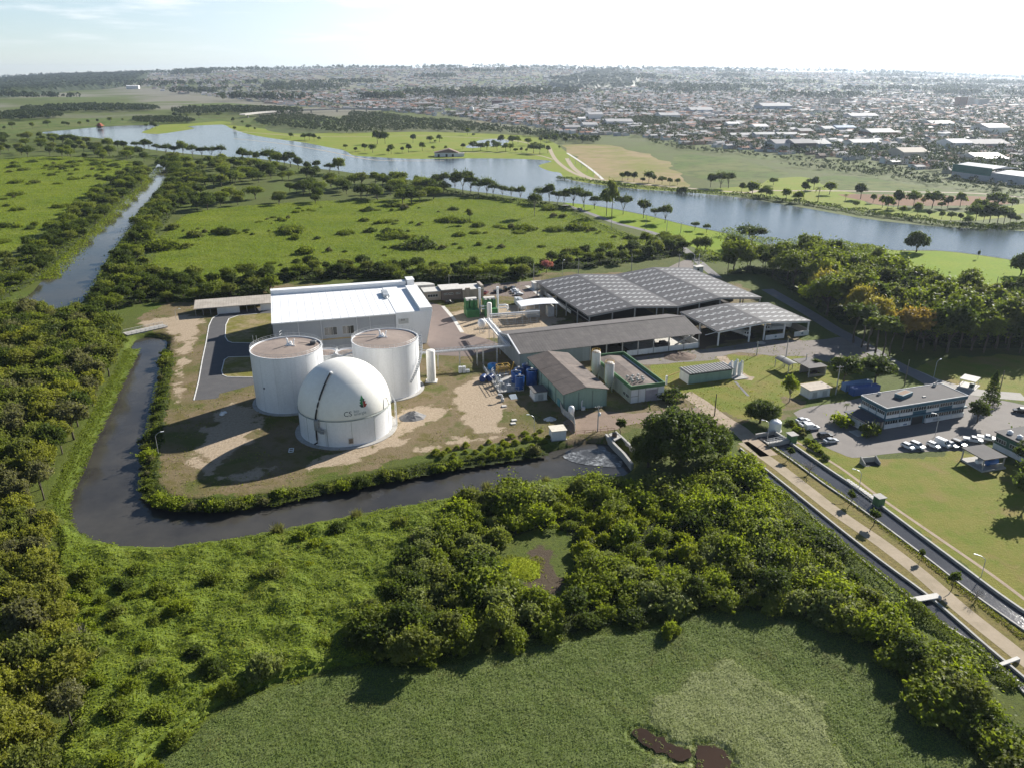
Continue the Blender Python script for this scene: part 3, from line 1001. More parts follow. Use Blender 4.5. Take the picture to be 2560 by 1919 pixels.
MIDGREEN = M('mid_green_band', (0.07, 0.17, 0.07), 0.7, (0.05, 0.12, 0.05), 0.5, 2.5)
TEALP = M('teal_painted_band', (0.05, 0.125, 0.165), 0.65, (0.04, 0.095, 0.125), 0.4, 2.5)
WALLW = M('white_painted_wall', (0.72, 0.715, 0.70), 0.75, (0.58, 0.57, 0.54), 0.4, 2.5, streak=True)
BEIGE = M('beige_render', (0.36, 0.31, 0.255), 0.85, (0.28, 0.24, 0.20), 0.4, 2.0, streak=True)
BROWNW = M('brown_wall', (0.17, 0.135, 0.115), 0.85)
ROOFG = M_roof('grey_fibre_roof', (0.062, 0.058, 0.058), (0.088, 0.080, 0.077), 1.1, 0, 0.55)
ROOFGY = M_roof('grey_fibre_roof_long', (0.092, 0.083, 0.080), (0.125, 0.112, 0.106), 1.1, 0)
ROOFB = M_roof('shaded_brown_fibre_roof', (0.072, 0.058, 0.052), (0.115, 0.092, 0.08), 1.1, 1)  # darker brown paints the shade of the slope turned from the sun
ROOFB2 = M_roof('sunlit_stained_fibre_roof', (0.10, 0.08, 0.07), (0.185, 0.145, 0.12), 1.1, 1)  # stained; on the warehouse its paler tone paints sunlight on the sunward slope
LIGHTP = M('translucent_roof_panel', (0.36, 0.36, 0.355), 0.5, (0.28, 0.278, 0.27), 0.5, 2.0)
FLATROOF = M('grey_flat_roof', (0.085, 0.08, 0.078), 0.9, (0.115, 0.105, 0.10), 0.3, 1.6, bump=0.02)
NAVYROOF = M('navy_roof', (0.035, 0.04, 0.055), 0.8, (0.055, 0.058, 0.07), 0.5, 2.0)
OLDROOF = M_roof('weathered_pale_roof', (0.42, 0.375, 0.32), (0.32, 0.28, 0.23), 1.1, 0)
RUST = M('rust_streaked_white', (0.66, 0.64, 0.61), 0.55, (0.42, 0.30, 0.20), 0.7, 2.5, streak=True)
CONTB = M('blue_container_paint', (0.06, 0.13, 0.34), 0.5, (0.05, 0.10, 0.24), 0.5, 2.5, streak=True)
CONTL = M('light_blue_container_paint', (0.22, 0.33, 0.52), 0.5, (0.17, 0.25, 0.40), 0.5, 2.5, streak=True)
WOODP = M('weathered_timber_pole', (0.20, 0.165, 0.13), 0.9)
REDB = M('red_painted_metal', (0.30, 0.06, 0.035), 0.6)


def windows_row(root, face, spans, z0, z1, at, mull=2, name='window', frame=None):
    """real windows on a wall: frame bars stand proud, the pane lies inside (its sub-part)."""
    fr = frame or PVC
    for a0, a1 in spans:
        f, p = MB(), MB()

        def bx(mb, u0, w0, u1, w1, d0, d1):
            lo, hi = sorted((d0, d1))
            if face == 'front':
                mb.box(u0, at - hi, w0, u1, at - lo, w1)
            elif face == 'left':
                mb.box(at - hi, u0, w0, at - lo, u1, w1)
            elif face == 'right':
                mb.box(at + lo, u0, w0, at + hi, u1, w1)
        t = 0.09
        bx(f, a0, z0, a1, z0 + t, 0, .07)
        bx(f, a0, z1 - t, a1, z1, 0, .07)
        for k in range(mull + 1):
            c = a0 + t / 2 + (a1 - a0 - t) * k / mull
            bx(f, c - t / 2, z0 + t, c + t / 2, z1 - t, 0, .066)
        bx(p, a0 + .02, z0 + .02, a1 - .02, z1 - .02, 0, .03)
        o = f.build(name, fr, root)
        p.build('pane', GLASS, o)


def rail_path(mb, pts, h=1.05, r=0.035, post=2.0, mi=0):
    pts = [Vector(p) for p in pts]
    for i in range(len(pts) - 1):
        a, b = pts[i], pts[i + 1]
        L = (b - a).length
        n = max(1, int(round(L / post)))
        for k in range(n + 1):
            p = a.lerp(b, k / n)
            mb.tube([p, p + Vector((0, 0, h))], r, 5, mi)
        for z in (h, h * 0.5):
            mb.tube([a + Vector((0, 0, z)), b + Vector((0, 0, z))], r, 5, mi)
    return mb


def ring_rail(mb, cx, cy, r, z, n=40, h=1.1, rr=0.04):
    P = [(cx + r * math.cos(2 * math.pi * k / n), cy + r * math.sin(2 * math.pi * k / n)) for k in range(n + 1)]
    for zz in (z + h, z + h * .5):
        mb.tube([(p[0], p[1], zz) for p in P], rr, 5)
    for p in P[:-1]:
        mb.tube([(p[0], p[1], z), (p[0], p[1], z + h)], rr, 5)
    return mb


def ladder(mb, p0, p1, w=0.5, side=(1, 0, 0), n=20, r=0.035):
    p0, p1, s = Vector(p0), Vector(p1), Vector(side).normalized() * (w / 2)
    for q in (-1, 1):
        mb.tube([p0 + s * q, p1 + s * q], r, 5)
    for k in range(1, n):
        c = p0.lerp(p1, k / n)
        mb.tube([c - s, c + s], r * .7, 4)
    return mb


# ------------------------------------------------------------------ the main white hall
def hall():
    t = thing('process_hall', 'big white hall with a flat white roof and grey front behind the two tanks', 'industrial hall', (-89.3, 277.8), R(16.3))
    L, W, H = 60.5, 46.0, 13.2
    mb = MB()
    # grey long front, flared white end block
    mb.prism([(0, 0.35), (45.9, 0.35), (45.9, W), (0, W)], -0.2, H - .3)
    mb.build('front_wall', GREYC, t)
    mb = MB()
    mb.prism([(46, 0), (57.6, 0), (57.6, W), (46, W)], -0.2, H + .2, top=[(46, 0), (L, 0), (L, W), (46, W)])
    mb.build('end_block', WHITE, t)
    mb = MB()
    mb.box(-.3, -.25, H - .28, 46.2, 41.4, H + .15)
    for k in range(15):
        mb.box(.4 + k * 3.1, -.2, H + .15, .5 + k * 3.1, 41.2, H + .22)
    mb.box(46.2, .3, H + .2, 55.5, 41.4, H + .3)
    mb.build('roof', WHITER, t)
    mb = MB()
    mb.box(-.3, 41.4, H - .28, L - 4, 44.6, H + 2.0)
    for x in (0, 16, 31, 46):
        mb.box(x, 41.1, H + .3, x + .25, 41.4, H + 2.0)
    mb.build('back_parapet', WHITER, t)
    mb = MB()
    mb.box(55.6, .25, H + .2, L - .05, 36, H + 1.5)
    mb.build('end_parapet', WHITE, t)
    mb = MB()
    mb.box(L - 3.4, 40, H, L - .4, W - .6, H + 2.7)
    mb.box(L - 3.6, 39.8, H + 2.7, L - .2, W - .4, H + 2.95)
    mb.build('stair_tower', WHITE, t)
    mb = MB()
    for x, y, a in ((44.5, 23, 1), (44.5, 27.5, 1)):
        mb.box(x, y, H + .15, x + 2.6, y + 4.3, H + 1.5, bev=.15)
    mb.lathe(45.5, 21.8, [(.55, H + .1), (.55, H + .9), (.3, H + 1.2)], 14)
    mb.build('roof_ventilator', STEEL, t)
    mb = MB()
    for x in (9.2, 17.6, 31, 36):
        mb = MB()
        mb.tube([(x, .2, 0), (x, .2, H - .3)], .09, 6)
        mb.build('downpipe', WHITE, t)
    windows_row(t, 'front', [(18.6, 23.4), (25.4, 29.8)], 6.6, 9.9, .35, 3)
    mb = MB()
    for k in range(7):
        mb.box(46.9, -.12, 9.0 + k * .3, 50.9, 0.05, 9.16 + k * .3)
    mb.box(47.0, -.02, 8.9, 50.8, .02, 11)
    mb.build('louvre', STEEL, t)
    windows_row(t, 'front', [(47.8, 49.6)], 10.0, 11.0, -.06, 2)
    mb = MB()
    mb.box(14, .2, 4.9, 46, .34, 5.4)
    mb.build('trim_band', M('ochre_wall_band', (0.42, 0.31, 0.14), .8), t)


hall()


def low_shed():
    t = thing('long_lean_shed', 'long low shed with pale weathered roof left of the white hall', 'shed', (-140.2, 331.0), R(17.5))
    mb = MB()
    mb.profile_x([(-.8, 3.4), (11.2, 4.3), (11.2, 4.42), (-.8, 3.52)], 0, 33.6)
    mb.build('roof', OLDROOF, t)
    mb = MB()
    mb.box(9.5, 0.2, 0, 19, .4, 3.4)
    mb.box(28, 0.2, 0, 33.4, .4, 3.4)
    mb.box(0.2, 10.6, 0, 33.4, 10.9, 4.2)
    mb.build('wall', WALLW, t)
    for x in (.4, 3.5, 6.6, 22, 25.5):
        mb = MB()
        mb.box(x, .1, 0, x + .22, .32, 3.42)
        mb.build('post', CONC, t)


low_shed()


def offices():
    t = thing('office_annex', 'low beige offices with flat pale roofs beside the end of the white hall', 'office block', Z2(205, 345), R(16))
    for nm, x0, y0, x1, y1, h, mat in (('wing_wall', 0, 1, 8, 9, 4.0, BEIGE), ('wing_wall', 8.1, -.6, 18, 9, 4.8, BROWNW), ('wing_wall', 18.1, -1.4, 28, 8.5, 4.4, BEIGE)):
        mb = MB()
        mb.box(x0, y0, 0, x1, y1, h)
        w = mb.build(nm, mat, t)
        mb = MB()
        mb.box(x0 - .15, y0 - .15, h, x1 + .15, y1 + .15, h + .35)
        mb.build('roof', CONC_L, t)
    mb = MB()
    mb.box(19.2, -2.4, 0, 21.4, -1.4, 5.6)
    mb.box(27.0, -1.0, 0, 28.4, 7, 6.0)
    mb.build('entry_pier', BEIGE, t)
    windows_row(t, 'front', [(1.6, 6.6)], 1.5, 2.9, 1.0, 4)
    windows_row(t, 'front', [(9.2, 11.2), (11.6, 13.6), (15, 17)], 2.6, 3.4, -.6, 3)
    mb = MB()
    P = []
    for k in range(17):
        a = math.pi * (.02 + .96 * k / 16)
        P.append((-.5 + 7.5 * math.cos(a), 10 + 6.5 * math.sin(a)))
    mb.prism(P, 0, 5.2)
    mb.build('round_hall', CONC_L, t)


offices()


# ------------------------------------------------------------------ digesters
def tank(cpt, rad, H, label, extras):
    t = thing('digester_tank', label, 'storage tank', cpt)
    mb = MB()
    mb.lathe(0, 0, [(rad + 1.3, 0), (rad + 1.3, .22), (rad + .15, .25)], 56)
    mb.build('plinth', CONC, t)
    mb = MB()
    mb.lathe(0, 0, [(rad, 0.1), (rad, H), (rad - .25, H), (rad - .25, H - .5)], 72, 0)
    mb.build('shell', TANKW, t, smooth=40)
    mb = MB()
    for k in range(14):
        a = 2 * math.pi * (k + .3) / 14
        x, y = (rad + .02) * math.cos(a), (rad + .02) * math.sin(a)
        mb.tube([(x, y, .2), (x, y, H)], .03, 5)
    for zz in (H - .06,):
        mb.tube([((rad + .05) * math.cos(2 * math.pi * k / 60), (rad + .05) * math.sin(2 * math.pi * k / 60), zz) for k in range(61)], .1, 6)
    mb.build('seam', M('tank_seam_steel', (0.55, 0.56, 0.57), .5), t)
    mb = MB()
    mb.lathe(0, 0, [(rad - .26, H - .55), (rad - .26, H - .4), (.1, H + .3)], 56)
    mb.build('roof', TANKTOP, t)
    mb = MB()
    ring_rail(mb, 0, 0, rad - .1, H, 44)
    mb.build('railing', STEEL, t)
    extras(t, rad, H)
    return t


def gear(t, rad, H, ax, ay):
    mb = MB()
    mb.box(ax - .9, ay - .6, H, ax + .9, ay + .6, H + .75, bev=.1)
    mb.tube([(ax - .5, ay, H + .7), (ax - .5, ay, H + 2.2), (ax - .9, ay, H + 2.5)], .28, 8)
    mb.tube([(ax + 1.3, ay + .3, H + .2), (ax + 1.4, ay + .3, H + 1.6), (ax + 1.7, ay + .3, H + 2.1)], .2, 8)
    mb.tube([(ax - 1.2, ay - .7, H + .35), (ax + 2.0, ay - .7, H + .35)], .16, 8)
    mb.lathe(ax + .3, ay + .5, [(.45, H + .5), (.45, H + 1.2), (.2, H + 1.4)], 12)
    mb.build('mixer', WHITE, t)


def exL(t, rad, H):
    gear(t, rad, H, .8, 1.0)
    mb = MB()
    mb.box(rad - 4.2, 2.6, H + .05, rad - 2.4, 4.2, H + .9, bev=.1)
    mb.tube([(rad - 3.5, 2.2, H + .2), (rad - 5.5, 3, H + .25), (3, 3.6, H + .3)], .1, 6)
    mb.build('valve_box', M('dark_grey_valve', (.12, .12, .12), .6), t)
    mb = MB()
    a = [(-3.5, rad - 1.2, H), (2.2, rad - .8, H)]
    rail_path(mb, [(-4.5, rad - 2.2, H), (-4.3, rad - .4, H), (1.5, rad - .15, H)], 2.0)
    mb.build('roof_walkway', STEEL, t)
    mb = MB()
    for x in (-.94, -.9):
        pass
    mb.tube([(-rad * .98, 2.0, H), (-rad * .98, 2.0, H + 3.2)], .06, 6)
    mb.tube([(-rad * .93, 3.6, H), (-rad * .93, 3.6, H + 2.6)], .06, 6)
    mb.build('lightning_rod', STEEL, t)
    mb = MB()
    mb.lathe(-5.3, -rad * .877, [(.28, 8.1), (.28, 8.6), (.05, 8.65)], 10)
    mb.build('manhole', M('dark_hatch', (.1, .1, .11), .5), t)


def exR(t, rad, H):
    gear(t, rad, H, -1.2, .6)
    mb = MB()
    mb.tube([(-rad + .6, 1.6, H + .3), (-rad + 5, 2.1, H + .5), (-3, 1.6, H + .5)], .14, 8)
    mb.build('gas_pipe', STEEL, t)
    mb = MB()
    n = 22
    P = []
    for k in range(n + 1):
        a = R(-42) + R(62) * k / n
        P.append(((rad + .75) * math.cos(a), (rad + .75) * math.sin(a), 5.2 + (H - 5.2) * k / n))
    for k in range(n):
        a, b = Vector(P[k]), Vector(P[k + 1])
        d = Vector((a.x, a.y, 0)).normalized() * .5
        mb.quad(a - d, a + d, b + d + Vector((0, 0, -.2)), b - d + Vector((0, 0, -.2)))
    mb.tube([Vector(p) + Vector((Vector((p[0], p[1], 0)).normalized() * .5)) + Vector((0, 0, 1)) for p in P], .05, 5)
    mb.tube([Vector(p) + Vector((Vector((p[0], p[1], 0)).normalized() * .5)) for p in P], .08, 5)
    for k in range(0, n + 1, 2):
        q = Vector(P[k]) + Vector((P[k][0], P[k][1], 0)).normalized() * .5
        mb.tube([q, q + Vector((0, 0, 1))], .035, 4)
    mb.build('stairway', STEEL, t)


TL, TR = Z1(930, 1164), Z1(1725, 1062)
tank(TL, 11.2, 18.6, 'tall white cylindrical tank with brown roof, left of the domed gas holder', exL)
tank(TR, 11.0, 18.0, 'tall white cylindrical tank with brown roof, just behind the domed gas holder', exR)
for pt, r_, h_, lab in ((Z1(1222, 900), 4.4, 6.5, 'small white round tank tucked behind the left tall tank'), (Z1(1395, 905), 4.2, 6.8, 'small white round tank tucked behind the right tall tank')):
    t = thing('buffer_tank', lab, 'storage tank', pt)
    mb = MB()
    mb.lathe(0, 0, [(r_, 0), (r_, h_), (r_ - .2, h_), (r_ - .2, h_ - .3)], 40)
    mb.build('shell', TANKW, t, smooth=40)
    mb = MB()
    mb.lathe(0, 0, [(r_ - .21, h_ - .4), (.1, h_ + .1)], 40)
    mb.build('roof', TANKTOP, t)
    mb = MB()
    ring_rail(mb, 0, 0, r_ - .1, h_, 18)
    mb.build('railing', STEEL, t)
# linking walkway between the tanks
w0, w1 = Vector((TL[0] + 11.3, TL[1] + 2.5, 12.4)), Vector((TR[0] - 11.1, TR[1] + 2.0, 12.4))
t = thing('tank_walkway', 'steel walkway linking the two tall white tanks', 'walkway', (w0.x, w0.y, 0))
mb = MB()
d = w1 - w0
for dy in (-.6, .6):
    mb.tube([(0, dy, w0.z), (d.x, d.y + dy, w0.z)], .1, 6)
mb.quad((0, -.6, w0.z + .06), (d.x, d.y - .6, w0.z + .06), (d.x, d.y + .6, w0.z + .06), (0, .6, w0.z + .06))
mb.build('deck', STEEL, t)
mb = MB()
for dy in (-.6, .6):
    rail_path(mb, [(0, dy, w0.z + .06), (d.x, d.y + dy, w0.z + .06)], 1.1, .04, 1.5)
mb.build('railing', STEEL, t)
for k in (.3, .7):
    mb = MB()
    mb.tube([(d.x * k, d.y * k, 0), (d.x * k, d.y * k, w0.z)], .12, 6)
    mb.build('support_post', STEEL, t)
mb = MB()
mb.box(d.x * .5 - 3, d.y * .5 + 4, 0, d.x * .5 + 1.5, d.y * .5 + 7, 3.2)
mb.build('switch_room', DARK, t)


# ------------------------------------------------------------------ domed gas holder
def gas_holder():
    c = Z1(1383, 1388)
    rad, H, HD = 13.6, 8.2, 13.7
    t = thing('gas_holder', 'white domed gas holder with leaf emblem standing before the two tall tanks', 'gas holder', c)
    mb = MB()
    mb.lathe(0, 0, [(rad + 1.6, 0), (rad + 1.6, .2), (rad + .1, .22)], 60)
    mb.build('plinth', CONC, t)
    mb = MB()
    mb.lathe(0, 0, [(rad, .1), (rad, H)], 84)
    mb.build('shell', TANKW, t, smooth=40)
    mb = MB()
    mb.tube([((rad + .08) * math.cos(2 * math.pi * k / 80), (rad + .08) * math.sin(2 * math.pi * k / 80), H) for k in range(81)], .16, 6)
    for k in range(12):
        a = 2 * math.pi * (k + .62) / 12
        mb.tube([((rad + .02) * math.cos(a), (rad + .02) * math.sin(a), .1), ((rad + .02) * math.cos(a), (rad + .02) * math.sin(a), H)], .05, 5)
    mb.build('clamp_ring', M('grey_green_ring', (.30, .33, .31), .5), t)
    mb = MB()
    pr = [(rad * math.cos(R(e)), H + HD * math.sin(R(e))) for e in np.linspace(0, 89.6, 34)]
    mb.lathe(0, 0, pr, 96)
    dome = mb.build('dome', CREAM, t, smooth=True)

    def on(az, el, lift=0.03):
        """az: degrees right of the camera's sight line, el: degrees up the dome."""
        base = math.atan2(-c[1], -c[0])
        a = base + R(az)
        return Vector(((rad + lift) * math.cos(R(el)) * math.cos(a), (rad + lift) * math.cos(R(el)) * math.sin(a), H + (HD + lift) * math.sin(R(el))))

    # lettering and emblem, bent onto the dome
    def word(txt, az, el, size, col, nm):
        cu = bpy.data.curves.new('lettering', 'FONT')
        cu.body = txt
        cu.size = size
        cu.resolution_u = 3
        o = bpy.data.objects.new('lettering', cu)
        C.objects.link(o)
        dg = bpy.context.evaluated_depsgraph_get()
        me = bpy.data.meshes.new_from_object(o.evaluated_get(dg))
        bpy.data.objects.remove(o)
        import bmesh
        bm = bmesh.new()
        bm.from_mesh(me)
        bmesh.ops.triangulate(bm, faces=bm.faces)
        for _ in range(2):
            bmesh.ops.subdivide_edges(bm, edges=[e for e in bm.edges if e.calc_length() > .25], cuts=1)
        for v in bm.verts:
            e = el + v.co.y / HD * 57.3
            v.co = on(az + v.co.x / (rad * math.cos(R(el))) * 57.3, e)
        bm.to_mesh(me)
        bm.free()
        me.materials.clear()
        me.materials.append(col)
        o = bpy.data.objects.new(nm, me)
        C.objects.link(o)
        o.parent = t
    INK = M('charcoal_lettering', (.05, .06, .065), .6)
    INK2 = M('grey_lettering', (.22, .24, .24), .6)
    word('CS', -2.5, 6.0, 2.05, INK, 'lettering')
    word('bio', 9.8, 9.4, 1.25, INK2, 'lettering')
    word('energia', 9.8, 5.9, 1.25, INK2, 'lettering')
    mb = MB()
    cols = [M('emblem_green', (.03, .22, .06), .6), M('emblem_red', (.33, .05, .03), .6), M('emblem_dark', (.05, .07, .05), .6)]
    lobes = [(-1, 0, 0, 2), (1, 0, 0, 1), (-1, 1, .1, 0), (1, 1, .1, 1), (-1, 2, .2, 0), (1, 2, .2, 2)]

    def pt(x, y, l=.045):
        return on(23.0 + x / (rad * .97) * 57.3, 13.5 + y / HD * 57.3, l)
    for s, k, tw, m_ in lobes:
        y0 = .75 * k
        w = 1.25 - .22 * k
        ps = [(0.03 * s, y0), (s * w * .55, y0 + .15), (s * w, y0 + .85), (s * w * .55, y0 + 1.05), (.03 * s, y0 + .8)]
        if s < 0:
            ps = ps[::-1]
        mb.add([pt(*q) for q in ps], [(0, 1, 2, 3, 4)], m_)
    mb.add([pt(-.55, 2.3), pt(0, 2.15), pt(.55, 2.3), pt(0.05, 3.7)], [(0, 1, 2, 3)], 0)
    mb.build('emblem', cols, t)
    mb = MB()
    P = [on(-31.5 + 16 * k / 14, 62 - 62 * k / 14 if False else 60 - 60 * k / 14, .3) for k in range(15)]
    az0 = -32
    P = [on(-28 - 10 * (k / 14.0), 60 * (1 - k / 14.0), .32) for k in range(15)]
    q = on(-38, 0, .45)
    P += [Vector((q.x, q.y, z)) for z in (H - 1, H - 4, 2.2)]
    q2 = on(-40, 0, 1.2)
    P += [Vector((q.x, q.y, 1.2)), Vector((q2.x, q2.y, .9))]
    mb.tube(P, .24, 10)
    mb.build('hose', BLACK, t)
    q = on(-28, 60.5, .42)
    mb = MB()
    mb.lathe(q.x, q.y, [(.45, q.z - .3), (.45, q.z + .12), (.2, q.z + .25)], 12)
    mb.build('hose_cap', TANKW, t)
    mb = MB()
    a, b = on(-36, 0, .6), on(-30, 0, 1.0)
    mb.box(a.x - .6, a.y - .6, H - 2.6, a.x + .7, a.y + .4, H + .4, bev=.1)
    P = [Vector((a.x + .3, a.y - .4, H - 1.6)), Vector((b.x - .9, b.y, H - 2.2)), Vector((b.x, b.y, H - 3.0)), Vector((b.x + .9, b.y - .1, H - 3.0))]
    for dz in (0, .5, -.45):
        mb.tube([p + Vector((0, 0, dz)) for p in P], .2, 7)
    mb.build('blower', M('grey_blower', (.25, .26, .26), .5), t)
    mb = MB()
    q = on(-24.5, 0, .5)
    sd_ = Vector((-q.y, q.x, 0)).normalized()
    ladder(mb, (q.x, q.y, .2), (q.x, q.y, H - 2.4), .6, sd_, 16)
    mb.build('ladder', STEEL, t)
    mb = MB()
    q = on(3.5, 0, .1)
    sd_ = Vector((-q.y, q.x, 0)).normalized()
    n_ = Vector((q.x, q.y, 0)).normalized()
    for u0, u1, z0, z1, dd, mi in ((-.75, .75, 1.1, 2.9, .12, 0), (-.55, .55, 1.3, 2.7, .16, 1)):
        vs = []
        for zz in (z0, z1):
            for uu, dn in ((u0, -.4), (u1, -.4), (u1, dd), (u0, dd)):
                p = Vector((q.x, q.y, 0)) + sd_ * uu + n_ * dn
                vs.append((p.x, p.y, zz))
        mb.add(vs, [(0, 1, 2, 3), (7, 6, 5, 4), (0, 4, 5, 1), (1, 5, 6, 2), (2, 6, 7, 3), (3, 7, 4, 0)], mi)
    mb.build('hatch', [STEEL, M('brown_hatch', (.2, .16, .12), .7)], t)
    mb = MB()
    P = [on(61 + 7 * math.cos(u), 1.0 + 13 * math.sin(u) , .06) for u in np.linspace(.05, math.pi - .05, 17)]
    mb.tube(P, .07, 5)
    mb.build('dome_patch', M('grey_seam', (.5, .48, .43), .6), t)
    mb = MB()
    q = on(88, 0, 1.1)
    sd_ = Vector((-q.y, q.x, 0)).normalized()
    ladder(mb, (q.x, q.y, .2), (q.x, q.y, H + .2), .7, sd_, 18, .05)
    q = on(84, 0, 1.5)
    mb.tube([(q.x, q.y, 0), (q.x, q.y, H - .5), on(80, 14, .3)], .16, 7)
    for z in (2, 4.5, 7):
        mb.tube([(q.x, q.y, z), on(88, 0, 1.1) * Vector((1, 1, 0)) + Vector((0, 0, z))], .05, 5)
    mb.build('side_ladder', TANKW, t)


gas_holder()

# ------------------------------------------------------------------ white column vessel, pipe bridges
t = thing('column_vessel', 'tall slender cream column standing between the tank and the pipe bridge', 'vessel', Z2(262, 1005))
mb = MB()
mb.box(-2.0, -1.8, 0, 2.0, 1.8, .3)
mb.build('plinth', CONC_L, t)
mb = MB()
mb.lathe(0, 0, [(1.55, .3), (1.55, 11.2), (1.3, 11.5), (.3, 11.7)], 28)
mb.build('shell', CREAM, t, smooth=40)


def pipe_bridge(p0, p1, z, label, posts, w=1.8, pipes=5):
    a, b = Vector((p0[0], p0[1], 0)), Vector((p1[0], p1[1], 0))
    L = (b - a).length
    t = thing('pipe_bridge', label, 'pipe bridge', p0, math.atan2(b.y - a.y, b.x - a.x))
    z0, z1 = (z, z) if not isinstance(z, tuple) else z
    zz = lambda x: z0 + (z1 - z0) * x / L
    mb = MB()
    for y in (-w / 2, w / 2):
        for dz in (0, 1.0):
            mb.tube([(0, y, z0 + dz), (L, y, z1 + dz)], .09, 5)
        n = int(L / 1.6)
        for k in range(n + 1):
            x = L * k / n
            mb.tube([(x, y, zz(x)), (x, y, zz(x) + 1.0)], .05, 4)
            if k < n:
                x2 = L * (k + 1) / n
                mb.tube([(x, y, zz(x)), (x2, y, zz(x2) + 1.0)], .035, 4)
    for k in range(int(L / 1.6) + 1):
        x = min(L, k * 1.6)
        mb.tube([(x, -w / 2, zz(x)), (x, w / 2, zz(x))], .05, 4)
    mb.build('truss', STEEL, t)
    for k in range(pipes):
        y = -w / 2 + .25 + (w - .5) * k / max(1, pipes - 1)
        mb = MB()
        mb.tube([(-.5, y, z0 + .28), (L + .5, y, z1 + .28)], .11 + .05 * (k % 3), 7)
        mb.build('pipe', STEEL if k % 2 else TANKW, t)
    for x in posts:
        mb = MB()
        for y in (-w / 2, w / 2):
            mb.tube([(x, y, 0), (x, y, zz(x))], .11, 6)
        for zf in (.35, .7):
            mb.tube([(x, -w / 2, zz(x) * zf), (x, w / 2, zz(x) * zf)], .06, 5)
        mb.tube([(x, -w / 2, zz(x) * .35), (x, w / 2, zz(x) * .7)], .05, 5)
        mb.build('support_frame', STEEL, t)
    return t


BZ = 6.2
pipe_bridge(Z2(175, 775, BZ), Z2(905, 715, BZ), BZ, 'steel pipe bridge on trestles running from the tall tank towards the long shed', (6, 14, 20.5, 22.8, 28))
pipe_bridge(Z2(890, 700, BZ), Z2(715, 495, BZ), BZ, 'steel pipe bridge climbing away along the gable of the long shed', (7, 16, 24), 2.0)
# pipe rack near the generators
t = thing('pipe_rack', 'long pipe rack with white pipes before the generator canopy', 'pipe rack', Z2(745, 540), R(14))
for k, (y, z, r) in enumerate(((0, 4.6, .35), (.8, 4.5, .25), (1.5, 3.4, .22), (-.5, 3.2, .18))):
    mb = MB()
    mb.tube([(0, y, z), (22, y, z)], r, 8)
    mb.build('pipe', STEEL if k % 2 else TANKW, t)
for x in np.linspace(1, 21, 7):
    mb = MB()
    for y in (-.8, 1.8):
        mb.tube([(x, y, 0), (x, y, 4.9)], .08, 5)
    mb.tube([(x, -.8, 4.2), (x, 1.8, 4.2)], .08, 5)
    mb.tube([(x, -.8, 3), (x, 1.8, 3)], .06, 5)
    mb.build('support_frame', STEEL, t)
mb = MB()
rail_path(mb, [(-1, -2.4, 0), (20, -2.4, 0)], 1.6, .05, 2.2)
mb.build('railing', STEEL, t)

# ------------------------------------------------------------------ generators
for k, (pt, lab) in enumerate(((Z2(615, 470), 'green biogas generator with a white exhaust stack, the one nearer the white hall'), (Z2(765, 462), 'green biogas generator with a white exhaust stack, beside the white canopy'))):
    t = thing('gas_generator', lab, 'generator', pt, R(14))
    mb = MB()
    mb.box(-3.4, -1.2, 0, 2.2, 1.6, 3.3, bev=.08)
    for q in range(7):
        mb.box(-3.2 + q * .75, -1.26, .5, -2.75 + q * .75, -1.2, 2.9)
    mb.build('engine_housing', GREENP, t)
    mb = MB()
    for q in range(3):
        mb.box(-3.2 + 1.9 * q, 1.9, 3.3, -1.7 + 1.9 * q, 6.5, 6.8, bev=.08)
    mb.box(-3.4, 1.7, 0, 2.2, 6.6, 3.3)
    mb.build('cooler', GREENP, t)
    mb = MB()
    mb.box(-2.9, 3, 6.82, 2, 5.6, 7.4)
    for q in range(3):
        mb.lathe(-2.45 + 1.9 * q, 2.4, [(.5, 6.8), (.5, 7.1), (.2, 7.15)], 12)
    mb.build('cooler_fan', CONC_L, t)
    mb = MB()
    mb.lathe(3.3, 3.5, [(.48, 0), (.48, 11.2), (.62, 11.2), (.62, 12), (.5, 12)], 16)
    mb.tube([(2.1, 2.6, 2.2), (2.8, 2.6, 2.4), (3.3, 3.3, 3)], .3, 8)
    mb.build('exhaust_stack', TANKW, t, smooth=40)
    mb = MB()
    mb.tube([(3.4, 1.8, 4), (6.4, 1.8, 4), (7.4, 1.8, 3.6), (7.7, 1.8, 2.2)], .42, 10)
    mb.tube([(3.4, .5, 3.1), (6.6, .5, 3.1), (7.2, .5, 1.4)], .32, 10)
    mb.build('silencer', TANKW, t, smooth=40)
t = thing('filter_column', 'stout beige upright cylinder between the green generators and the pipe rack', 'vessel', Z2(741, 492))
mb = MB()
mb.lathe(0, 0, [(1.05, 0), (1.05, 7.2), (.8, 7.5), (.1, 7.6)], 24)
mb.build('shell', CREAM, t, smooth=40)
mb = MB()
mb.lathe(0, 0, [(1.4, 0), (1.4, .25), (1.06, .25)], 24)
mb.build('plinth', CONC, t)
t = thing('legged_vessel', 'white ball-shaped vessel on steel legs at the foot of the pipe bridge', 'vessel', Z2(678, 602))
mb = MB()
mb.lathe(0, 0, [(.3, 2.1), (1.3, 2.7), (1.65, 3.7), (1.65, 4.6), (1.3, 5.5), (.3, 5.9)], 22)
mb.build('shell', TANKW, t, smooth=True)
for a in (45, 135, 225, 315):
    mb = MB()
    mb.tube([(1.2 * math.cos(R(a)), 1.2 * math.sin(R(a)), 0), (1.2 * math.cos(R(a)), 1.2 * math.sin(R(a)), 3.2)], .1, 6)
    mb.build('leg', STEEL, t)
mb = MB()
mb.tube([(0, 0, 2.2), (0, 0, .5), (1.6, 0, .5)], .18, 7)
mb.build('drain_pipe', STEEL, t)
t = thing('generator_canopy', 'white curved canopy on posts over equipment beside the big shed', 'canopy', Z2(1010, 500), R(14))
mb = MB()
